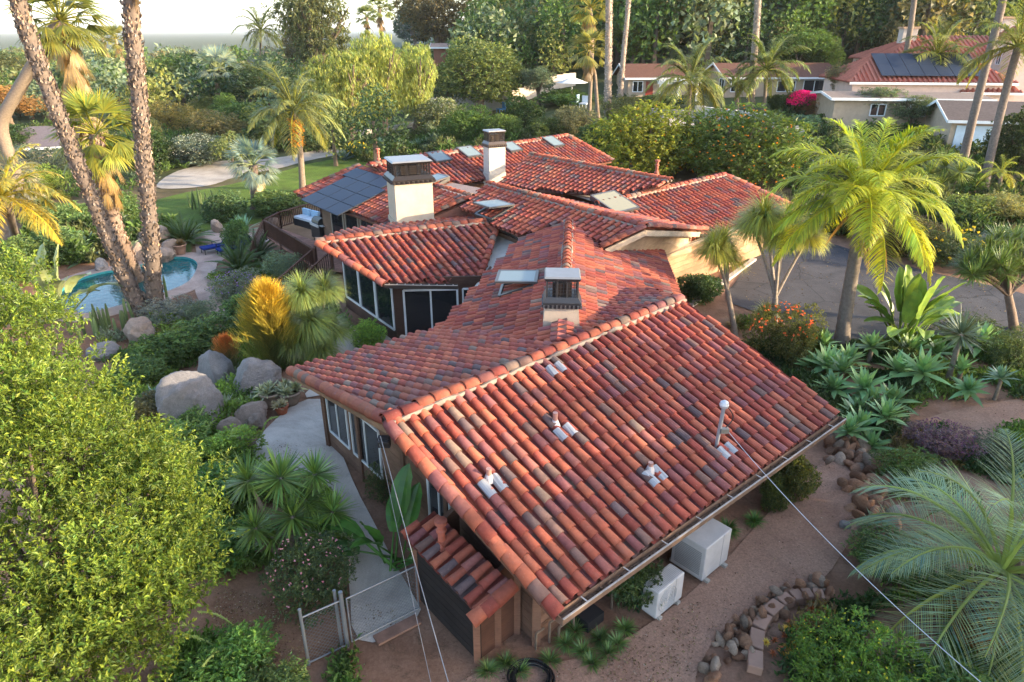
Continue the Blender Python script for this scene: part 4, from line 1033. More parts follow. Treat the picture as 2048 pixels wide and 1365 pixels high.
def palm_trunk(pts, r0, r1, col, parent, boots=0, boot_len=0.2, rings=True, off=(0, 0, 0)):
    pts = np.asarray(pts, float)-np.asarray(off); m = 40; t = np.linspace(0, 1, len(pts)); tt = np.linspace(0, 1, m)
    q = np.stack([np.interp(tt, t, pts[:, i]) for i in range(3)], 1)
    for _ in range(6): q[1:-1] = (q[:-2]+q[2:]+2*q[1:-1])/4
    rad = r0+(r1-r0)*tt; rad = rad*(1+0.35*np.exp(-tt*14))
    if rings: rad = rad*(1+0.03*np.sin(np.arange(m)*2.4))
    b = MB(); b.tube(q, rad, 12, (1, 1, 1)); o = b.obj('trunk', M_BARK, parent, True, col)
    if boots:
        rng = np.random.default_rng(3); b = MB(); u_ = rng.random(boots); idx = u_*(m-1); i0 = np.clip(idx.astype(int), 0, m-2); f = (idx-i0)[:, None]
        c = q[i0]*(1-f)+q[i0+1]*f; r = (rad[i0])[:, None]; a = rng.uniform(0, 6.28, boots); rd = np.stack([np.cos(a), np.sin(a), np.zeros(boots)], 1)
        leaf_quads(b, c+rd*r*0.92, unit(rd*0.5+np.array([0, 0, 0.75])+rdir(boots, rng)*0.25), rd, boot_len*rng.uniform(0.6, 1.3, boots), boot_len*0.75, vary(boots, rng, (1, 1, 1), 0.5, 2.1, 0.08))
        b.obj('leaf_bases', M_BARK, o, False, np.array(col)*1.15)
    return o, q[-1]
def fan_crown(parent, top, R, col, n=26, skirt=14, skirtcol=BROWNL, seed=0, elmin=-0.5, dead=0.0, skirt_len=0.7):
    rng = np.random.default_rng(seed)
    for i in range(n):
        el = elmin+(1.35-elmin)*(i/(n-1))**0.9; lev = min(5, max(0, int((el+0.6)/0.35)))
        me = lib(('fan', lev), lambda: fan_leaf(800+lev, -0.5+lev*0.36, droop=0.9-0.1*lev))
        inst('fan_leaf', me, parent, top, (rng.normal(0, 0.1), rng.normal(0, 0.1), i*2.4+rng.normal(0, 0.2)), R*rng.uniform(0.85, 1.1), col)
    for i in range(skirt):
        k = i % 3; me = lib(('dead', k), lambda: fan_leaf(830+k, -1.25+0.12*k, spread=1.3, droop=1.3, nseg=30, R=0.5, pet=0.4))
        zz = -skirt_len*R*(i/max(1, skirt-1))*0.9
        inst('dead_leaf', me, parent, np.asarray(top)+np.array([0, 0, zz]), (rng.normal(0, 0.08), rng.normal(0, 0.08), i*2.4), R*rng.uniform(0.75, 1.0), np.array(skirtcol)*rng.uniform(0.75, 1.3))
def feather_crown(parent, top, R, col, n=22, seed=0, elmin=-0.15, plume=0.7, leaf=0.28, arch=1.5, merged=False, key='q', hang=0.6, wl=0.022, nl=46, dead=0):
    rng = np.random.default_rng(seed); LEV = 6
    for i in range(n):
        t = i/(n-1); el = elmin+(1.4-elmin)*t**1.1; lev = min(LEV-1, int(t*LEV))
        me = lib(('feather', key, lev), lambda: feather_frond(860+lev*7, elmin+(1.4-elmin)*((lev+0.5)/LEV)**1.1, 1.0, leaf, arch, nl, wl, plume, hang))
        inst('frond', me, parent, top, (rng.normal(0, 0.06), rng.normal(0, 0.06), i*2.4+rng.normal(0, 0.15)), R*rng.uniform(0.82, 1.1), np.array(col)*rng.uniform(0.75, 1.2)*(np.array([1.2, 1.05, 0.8]) if t < 0.2 else 1.0))
    for i in range(dead):
        me = lib(('feather', 'dead'), lambda: feather_frond(990, -0.9, 1.0, 0.2, 0.9, 40, 0.012, 0.3, 1.5))
        inst('dead_frond', me, parent, np.asarray(top)+np.array([0, 0, -0.15]), (0, 0, i*2.2+rng.normal(0, 0.4)), R*rng.uniform(0.5, 0.75), np.array((0.3, 0.18, 0.08))*rng.uniform(0.7, 1.2))
def palm(name, pts, r0, r1, R, col, label, kind='fan', bark=(0.22, 0.17, 0.13), boots=0, group=None, seed=0, cat='palm tree', **k):
    """pts: world points of the trunk from base to crown"""
    pts = np.asarray(pts, float); o = empty(name, pts[0], 0, label, cat, group)
    tr, top = palm_trunk(pts, r0, r1, bark, o, boots, off=pts[0])
    if kind == 'fan': fan_crown(o, top, R, col, seed=seed, **k)
    else: feather_crown(o, top, R, col, seed=seed, **k)
    return o
def trunk_px(base, mids, y=None):
    """trunk points from pixels, all at the forward distance of the base"""
    P0 = gt(*base); yy = P0[1] if y is None else y
    return [P0]+[at_y(*m, yy) for m in mids]
# ------------------------------------------------------------------ big leafy tree in the left foreground
def big_tree():
    o = empty('broadleaf_tree', (-7.4, 8.0, 0), 0, 'big leafy tree with glossy yellow-green foliage filling the lower left', 'tree')
    off = np.array([-7.4, 8.0, 0]); rng = np.random.default_rng(11); b = MB()
    blobs = [(-9.6, 12.0, 4.2, 1.9), (-8.4, 10.3, 3.8, 1.6), (-6.9, 9.9, 2.9, 1.35), (-8.6, 8.8, 3.9, 1.7), (-6.5, 8.8, 2.3, 1.2), (-10.6, 10.2, 4.3, 2.0), (-7.2, 7.7, 2.7, 1.4), (-9.4, 7.2, 3.4, 1.7), (-11.8, 12.2, 4.3, 1.8), (-6.2, 9.6, 1.8, 0.9), (-5.9, 8.1, 1.5, 0.8), (-8.8, 6.2, 2.8, 1.6), (-8.6, 11.8, 2.7, 1.5), (-7.4, 6.8, 1.5, 1.1), (-11.0, 7.8, 3.6, 1.9), (-7.5, 11.0, 2.3, 1.1), (-6.3, 7.3, 1.3, 0.9), (-6.9, 6.6, 2.2, 1.0), (-5.6, 9.0, 2.3, 0.55), (-8.9, 12.9, 5.0, 0.7), (-10.2, 12.8, 5.3, 0.8), (-7.9, 11.0, 3.9, 0.6), (-6.4, 10.6, 3.3, 0.55), (-9.8, 9.6, 5.6, 0.8), (-6.0, 9.9, 2.8, 0.5), (-5.5, 8.6, 1.6, 0.5), (-7.7, 9.3, 4.9, 0.6)]
    # small clumps over the big boughs, twigs on the clumps, leaves in whorls along each twig
    sub = []
    for q in blobs:
        m_ = int(9*q[3]**1.6)+3; dd_ = rdir(m_, rng); dd_[:, 2] = dd_[:, 2]*0.8+0.15; dd_ = unit(dd_)
        for v_ in dd_: sub.append((*(np.array(q[:3])+v_*q[3]*rng.uniform(0.78, 1.0)), rng.uniform(0.32, 0.62)))
    yb = [480, 520, 560, 620, 700, 780, 860, 900, 950, 1000, 1060, 1150, 1230, 1280, 1400]; xb = [20, 70, 100, 135, 205, 245, 262, 330, 430, 482, 455, 432, 415, 370, 330]
    def fits(q):   # keep the uneven outline of the crown
        dp = depth(q); dz = q[2]-CAM_H; px = 1024+FPX*q[0]/dp; py = 682.5-FPX*(q[1]*_s+dz*_c)/dp
        return py-FPX*q[3]*0.5/dp > 490 and px+FPX*q[3]*0.75/dp < np.interp(py, yb, xb)
    for q in [(-5.0-0.3*k_, 9.6-0.25*k_, 1.6+0.1*k_, 0.5) for k_ in range(8)]+[(-6.0, 7.6+0.3*k_, 1.0+0.2*k_, 0.5) for k_ in range(8)]+[(-7.2-0.4*k_, 11.5, 2.2+0.3*k_, 0.6) for k_ in range(8)]: sub.append(q)
    sub = [q for q in sub if fits(q)]
    nt_ = 11500; bl = np.array(blobs); sb_ = np.array(sub); w = sb_[:, 3]**2; k = rng.choice(len(sb_), nt_, p=w/w.sum())
    d = rdir(nt_, rng); d[:, 2] = np.where(rng.random(nt_) < 0.6, np.abs(d[:, 2]), d[:, 2])
    r = np.where(rng.random(nt_) < 0.2, rng.uniform(0.3, 0.85, nt_), rng.uniform(0.85, 1.1, nt_))
    p0 = sb_[k, :3]+d*(sb_[k, 3]*r)[:, None]
    td = unit(d*0.8+np.array([0, 0, 0.55])+rdir(nt_, rng)*0.5); L = rng.uniform(0.15, 0.38, nt_)
    n = 14; t = np.linspace(0.0, 1, n)[None, :, None]; pos = p0[:, None]+td[:, None]*(t*L[:, None, None])
    P_ = pos.reshape(-1, 3); N = len(P_); ld = unit(np.repeat(td, n, 0)*0.7+rdir(N, rng)*0.85); nr = unit(rdir(N, rng)*0.6+np.array([0, 0, 1.0]))
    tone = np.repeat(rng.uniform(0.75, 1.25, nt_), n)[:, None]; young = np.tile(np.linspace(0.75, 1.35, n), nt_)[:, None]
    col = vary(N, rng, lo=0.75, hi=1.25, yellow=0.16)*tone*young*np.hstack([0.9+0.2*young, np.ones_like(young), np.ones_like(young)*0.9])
    ln = rng.uniform(0.055, 0.11, N)
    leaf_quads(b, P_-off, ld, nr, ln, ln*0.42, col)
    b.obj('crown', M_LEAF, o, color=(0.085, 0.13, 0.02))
    tb = MB(); tb.tube(np.array([[0, 0, -0.1], [0.25, 0.15, 0.8], [0.2, 0.5, 1.6], [-0.3, 1.0, 2.6], [-1.0, 1.8, 3.6]]), [0.17, 0.14, 0.12, 0.1, 0.05], 9)
    for q in bl: tb.tube(np.array([[0.15, 0.3, 1.2], (q[:3]-off)*0.5+np.array([0, 0, 0.6]), (q[:3]-off)*0.95]), [0.07, 0.05, 0.015], 6)
    tb.obj('trunk', M_BARK, o, True, (0.13, 0.095, 0.07))
big_tree()

# ------------------------------------------------------------------ tall palms
palm('leaning_fan_palm', trunk_px((285, 628), [(235, 520), (165, 350), (100, 190), (45, 40), (5, -120), (-20, -260)], 28.6), 0.29, 0.24, 2.4, (0.13, 0.16, 0.03), 'tall palm with a rough grey trunk leaning left out of the pool garden', boots=1500, bark=(0.15, 0.115, 0.095), seed=1, skirt=20)
palm('straight_fan_palm', trunk_px((310, 622), [(303, 480), (290, 330), (278, 200), (265, 60), (252, -150), (246,-260)], 28.2), 0.28, 0.25, 2.2, (0.13, 0.16, 0.03), 'tall palm with a nearly upright rough trunk and brown dead fronds at the top edge', boots=1500, bark=(0.15, 0.115, 0.095), seed=2, skirt=34, skirt_len=1.3)
palm('fan_palm', trunk_px((272, 560), [(240, 480), (205, 360), (192, 268)], 30.5), 0.3, 0.25, 2.05, (0.16, 0.17, 0.03), 'fan palm with a golden skirt of fronds between the two tall trunks', boots=700, bark=(0.24, 0.17, 0.13), seed=3, skirt=26, skirtcol=(0.27, 0.175, 0.07), skirt_len=1.1, elmin=-0.9, n=34)
palm('fan_palm', [np.array([-33.0, 46, -1.2]), np.array([-33.2, 46, 5]), at_y(120, 40, 46)], 0.4, 0.35, 3.0, (0.14, 0.15, 0.035), 'shaggy golden fan palm standing behind the leaning trunk against the sky', seed=4, skirt=46, skirtcol=(0.24, 0.165, 0.08), skirt_len=2.2, elmin=-0.9, n=38)
palm('blue_fan_palm', trunk_px((513, 418), [(510, 370), (506, 330)]), 0.34, 0.3, 2.0, (0.17, 0.215, 0.19), 'silvery blue fan palm on the lawn beside the pool', seed=5, skirt=16, skirtcol=(0.36, 0.27, 0.16), elmin=-0.8, n=30, bark=(0.16, 0.12, 0.1))
q = palm('queen_palm', trunk_px((606, 385), [(602, 320), (596, 262), (588, 222)]), 0.24, 0.2, 4.2, (0.15, 0.165, 0.055), 'grey-green feather palm with orange fruit behind the solar panels', 'feather', seed=6, elmin=-0.35, n=26, key='old', arch=2.0, hang=1.1)
pq = trunk_px((606, 385), [(588, 222)]); b = MB(); rng = np.random.default_rng(8)
for a in range(7):
    n = 120; c = pq[1]-pq[0]+np.array([0.25*math.cos(a), 0.25*math.sin(a), -0.5]); P0 = c+np.c_[rng.normal(0, 0.12, n), rng.normal(0, 0.12, n), -rng.uniform(0, 2.0, n)]
    leaf_quads(b, P0, unit(rdir(n, rng)+np.array([0, 0, -1.0])), rdir(n, rng), 0.2, 0.07, vary(n, rng, (0.55, 0.24, 0.04), 0.7, 1.2, 0.1))
b.obj('fruit_stalks', M_FLOWER, q)
palm('queen_palm', trunk_px((1682, 692), [(1690, 630), (1702, 560), (1716, 480), (1730, 395)]), 0.25, 0.19, 3.4, (0.26, 0.29, 0.03), 'big golden-green feather palm rising from the garden beside the driveway', 'feather', bark=(0.2, 0.165, 0.14), seed=9, elmin=-0.35, n=38, key='gold', arch=1.9, hang=1.0, nl=72, wl=0.015, dead=3)
# butia palm, lower right, close by
pb = np.array([8.75, 9.5, 0.0])
palm('jelly_palm', [pb, pb+[0.05, 0.05, 0.9], pb+[0.1, 0.0, 1.6]], 0.3, 0.28, 3.0, (0.22, 0.28, 0.15), 'blue-green feather palm with arching fronds at the lower right edge', 'feather', bark=(0.2, 0.15, 0.11), boots=300, seed=12, elmin=-0.35, n=34, key='butia', arch=2.1, plume=0.55, leaf=0.3, hang=0.3, wl=0.0065, nl=62, dead=3)
# tall trunks whose crowns stand above the frame, and mid-distance palms
def far_palm(base, mids, R, label, kind='feather', y=None, col=(0.13, 0.15, 0.045), r=(0.2, 0.16), **k):
    palm('fan_palm' if kind == 'fan' else 'queen_palm', trunk_px(base, mids, y), r[0], r[1], R, col, label, kind, seed=int(base[0]), **k)
far_palm((1178, 232), [(1182, 150), (1186, 60), (1180, 15)], 2.6, 'slim fan palm left of a cluster of bare trunks near the back garden wall', 'fan', col=(0.2, 0.19, 0.045), skirt=12)
far_palm((1196, 240), [(1190, 150), (1178, 100)], 2.3, 'short fan palm with tan fronds leaning against a slimmer trunk', 'fan', col=(0.18, 0.17, 0.05), skirt=14)
far_palm((1215, 252), [(1216, 150), (1218, 40), (1218, -120)], 2.8, 'thick speckled palm trunk in front of the ranch house left wing', 'fan', skirt=10, bark=(0.32, 0.25, 0.2), boots=500, r=(0.34, 0.3))
far_palm((1240, 195), [(1247, 110), (1256, 20), (1262, -90)], 2.8, 'slender palm trunk crossing the gable of the ranch house left wing', 'fan', skirt=10, bark=(0.32, 0.25, 0.2), boots=400, r=(0.3, 0.26))
far_palm((1500, 226), [(1506, 140), (1514, 40), (1520, -80)], 3.4, 'stout dark-speckled palm trunk in front of the tan ranch house', 'feather', bark=(0.27, 0.22, 0.18), boots=500, r=(0.36, 0.3))
far_palm((1375, 268), [(1378, 220), (1380, 160)], 4.6, 'feather palm with a wide drooping crown before the ranch house gable', elmin=-0.4, n=26, key='old', col=(0.15, 0.17, 0.06))
far_palm((1525, 232), [(1530, 190), (1533, 140)], 4.4, 'feather palm just right of the stout speckled trunk', elmin=-0.4, n=26, key='old', col=(0.13, 0.155, 0.05))
far_palm((1475, 232), [(1474, 200), (1472, 170)], 2.6, 'low feather palm between the speckled trunk and the ranch house window', n=18, key='old', col=(0.16, 0.18, 0.05))
far_palm((1796, 205), [(1808, 130), (1822, 50), (1836, -60)], 4, 'leaning palm trunk in front of the dark roof panels', 'feather', bark=(0.2, 0.16, 0.13), r=(0.3, 0.26))
far_palm((1852, 212), [(1866, 165), (1874, 110)], 4.6, 'feather palm with a bushy crown in front of the tile-roofed mansion', elmin=-0.4, n=26, key='old', col=(0.17, 0.18, 0.05))
far_palm((1922, 335), [(1945, 240), (1975, 120), (2002, 20), (2020, -80)], 3.6, 'tall leaning grey palm trunk crossing the garage roof', 'feather', bark=(0.18, 0.145, 0.125), r=(0.3, 0.24))
far_palm((1966, 378), [(1990, 270), (2020, 150), (2036, 95)], 4.2, 'tall leaning palm trunk nearest the right edge', 'feather', bark=(0.18, 0.145, 0.125), r=(0.27, 0.22), elmin=-0.4, key='old', col=(0.18, 0.19, 0.05))
far_palm((1830, 60), [(1845, 20), (1850, -30)], 5, 'dusky palm on the wooded hill above the mansion roof', key='old', y=130)
far_palm((520, 118), [(521, 90), (522, 62)], 5.0, 'feather palm standing alone against the sky left of the pepper trees', elmin=-0.4, n=24, key='old', col=(0.11, 0.14, 0.05), y=125)
far_palm((735, 80), [(735, 55), (733, 35)], 2.6, 'left of two small fan palms against the sky', 'fan', y=150, skirt=12, r=(0.3, 0.25))
far_palm((762, 85), [(762, 50), (759, 18)], 3.0, 'taller of two small fan palms against the sky', 'fan', y=140, skirt=12, r=(0.35, 0.3))
far_palm((242, 115), [(236, 95), (232, 78)], 2.8, 'distant fan palm with a thin pale trunk, second from the upright trunk', 'fan', y=130, skirt=6, col=(0.2, 0.19, 0.05), bark=(0.4, 0.3, 0.2))
far_palm((215, 112), [(210, 95), (205, 76)], 2.5, 'distant fan palm with a thin pale trunk, farther from the upright trunk', 'fan', y=140, skirt=6, col=(0.17, 0.17, 0.05), bark=(0.4, 0.3, 0.2))
far_palm((437, 150), [(437, 140)], 3.2, 'low silver fan palm in the far shrubbery left of the feather palm', 'fan', col=(0.2, 0.24, 0.19), skirt=0, elmin=-0.3, y=100)
far_palm((1998, 395), [(2000, 365), (2002, 345)], 1.7, 'small young palm under the leaning trunks at the right', col=(0.24, 0.26, 0.05), n=12, r=(0.12, 0.1), key='old')
far_palm((30, 470), [(15, 420), (5, 395)], 2.6, 'golden palm cut by the left edge above the yellow-green tree', col=(0.25, 0.22, 0.05), key='old', elmin=-0.5, n=24, y=24)
far_palm((30, 430), [(30, 395), (30, 360)], 2.0, 'grey shaggy fan palm near the left edge', 'fan', col=(0.22, 0.2, 0.14), skirt=18, elmin=-0.8, skirtcol=(0.3, 0.22, 0.14))

# ------------------------------------------------------------------ trees of the middle distance
TREES = [
 (18, 205, 95, 150, OLIVE, 'airy', 'grey-olive tree behind the low shed at the left edge', {}),
 (30, 262, 165, 130, (0.26, 0.14, 0.045), 'airy', 'rust-coloured tree at the left edge below the pale shed', {}),
 (20, 330, 245, 100, DARK, 'broad', 'dark tree at the left edge under the rust-coloured one', {}),
 (355, 205, 112, 105, GREEN, 'dense', 'mid-green round tree beyond the pool, left of the darker one', {}),
 (405, 188, 108, 95, DARK, 'dense', 'dark green round tree beyond the pool', {}),
 (455, 245, 190, 62, GREEN, 'dense', 'small bright green round tree by the far dirt track', {'base': 0.15}),
 (545, 235, 130, 130, (0.05, 0.075, 0.03), 'broad', 'dark tree behind the crown of the orange-fruited palm', {}),
 (650, 215, -60, 150, OLIVE, 'airy', 'tall thin-crowned gum tree right of the open sky', {}),
 (612, 175, 20, 90, (0.12, 0.1, 0.045), 'airy', 'wispy brownish tree beside the tall gum tree', {}),
 (700, 288, 88, 150, (0.19, 0.21, 0.045), 'weep', 'weeping pepper tree nearest the orange-fruited palm', {'base': 0.12}),
 (765, 275, 52, 120, (0.2, 0.215, 0.045), 'weep', 'middle one of the three weeping pepper trees', {'base': 0.12}),
 (835, 262, 78, 105, (0.19, 0.21, 0.05), 'weep', 'weeping pepper tree nearest the round two-trunked tree', {'base': 0.12}),
 (830, 120, 8, 70, DARK, 'broad', 'dark slim tree against the sky between pepper tree and gum', {}),
 (885, 150, -45, 185, (0.13, 0.105, 0.05), 'airy', 'brownish open-crowned gum tree at the top, right of the sky', {}),
 (1005, 142, -10, 150, GREEN, 'dense', 'large bright green tree at the top centre', {}),
 (985, 150, 40, 85, (0.19, 0.19, 0.04), 'airy', 'yellowish feathery tree in front of the large bright green one', {}),
 (962, 238, 82, 165, (0.12, 0.145, 0.045), 'dense', 'round dark tree with a pale top and two trunks by the white wall', {'base': 0.22, 'tr': 1.2}),
 (1062, 135, 66, 95, DARK, 'dense', 'left of two dark dense trees above the garden wall', {}),
 (1115, 138, 62, 90, (0.05, 0.085, 0.025), 'dense', 'right of two dark dense trees above the garden wall', {}),
 (1075, 215, 125, 75, GREY, 'airy', 'thin grey tree in front of the white garden wall', {}),
 (1190, 90, -20, 110, OLIVE, 'airy', 'loose grey-green tree at the top behind the fan palms', {}),
 (1262, 150, 42, 95, (0.15, 0.17, 0.035), 'broad', 'sunlit lime tree behind the slender trunks', {}),
 (1330, 130, 45, 110, OLIVE, 'broad', 'olive tree behind the ranch house left wing', {}),
 (1290, 352, 205, 200, (0.22, 0.23, 0.03), 'dense', 'yellow-green citrus tree behind the middle roofs', {'base': -0.1, 'fruit': (60, (0.6, 0.25, 0.03), 0.1)}),
 (1475, 362, 212, 245, (0.1, 0.14, 0.03), 'dense', 'large dark orange tree dotted with fruit behind the right-hand roof', {'base': -0.1, 'fruit': (240, (0.6, 0.22, 0.03), 0.11)}),
 (1385, 340, 255, 110, (0.1, 0.13, 0.03), 'dense', 'smaller citrus tree squeezed between the yellow and the dark one', {'base': -0.1}),
 (1445, 105, -40, 160, (0.12, 0.11, 0.04), 'airy', 'tall sparse pine right of the speckled trunk top', {'bark': (0.2, 0.1, 0.06), 'tr': 0.7}),
 (1590, 160, 58, 110, GREEN, 'dense', 'bright round tree left of the ranch house roof end', {}),
 (1640, 160, 75, 75, (0.06, 0.1, 0.025), 'dense', 'green round tree beyond the roof end of the ranch house', {}),
 (1560, 110, 30, 80, (0.24, 0.13, 0.05), 'airy', 'reddish bush-like tree on the hillside above the ranch house', {}),
 (1720, 118, 62, 140, (0.13, 0.15, 0.04), 'broad', 'rounded tree behind the left chimney of the mansion', {}),
 (1745, 250, 168, 120, GREY, 'airy', 'grey-green olive tree in front of the tan flat-roofed building', {}),
 (1815, 262, 185, 90, (0.1, 0.125, 0.06), 'airy', 'small olive tree under the windows of the tan building', {}),
 (2030, 372, 212, 130, (0.045, 0.062, 0.02), 'dense', 'dark dense tree at the right edge beside the garage', {'base': 0.1}),
 (1690, 215, 120, 95, (0.17, 0.14, 0.07), 'airy', 'nearly bare pale tree in front of the mansion left end', {'tr': 1.4}),
]
for bx, by, ty, w, c, kd_, lab, ex in TREES:
    tree('pepper_tree' if kd_ == 'weep' else ('citrus_tree' if 'citrus' in lab or 'orange tree' in lab else 'tree'), bx, by, ty, w, c, lab, kd_, **ex)
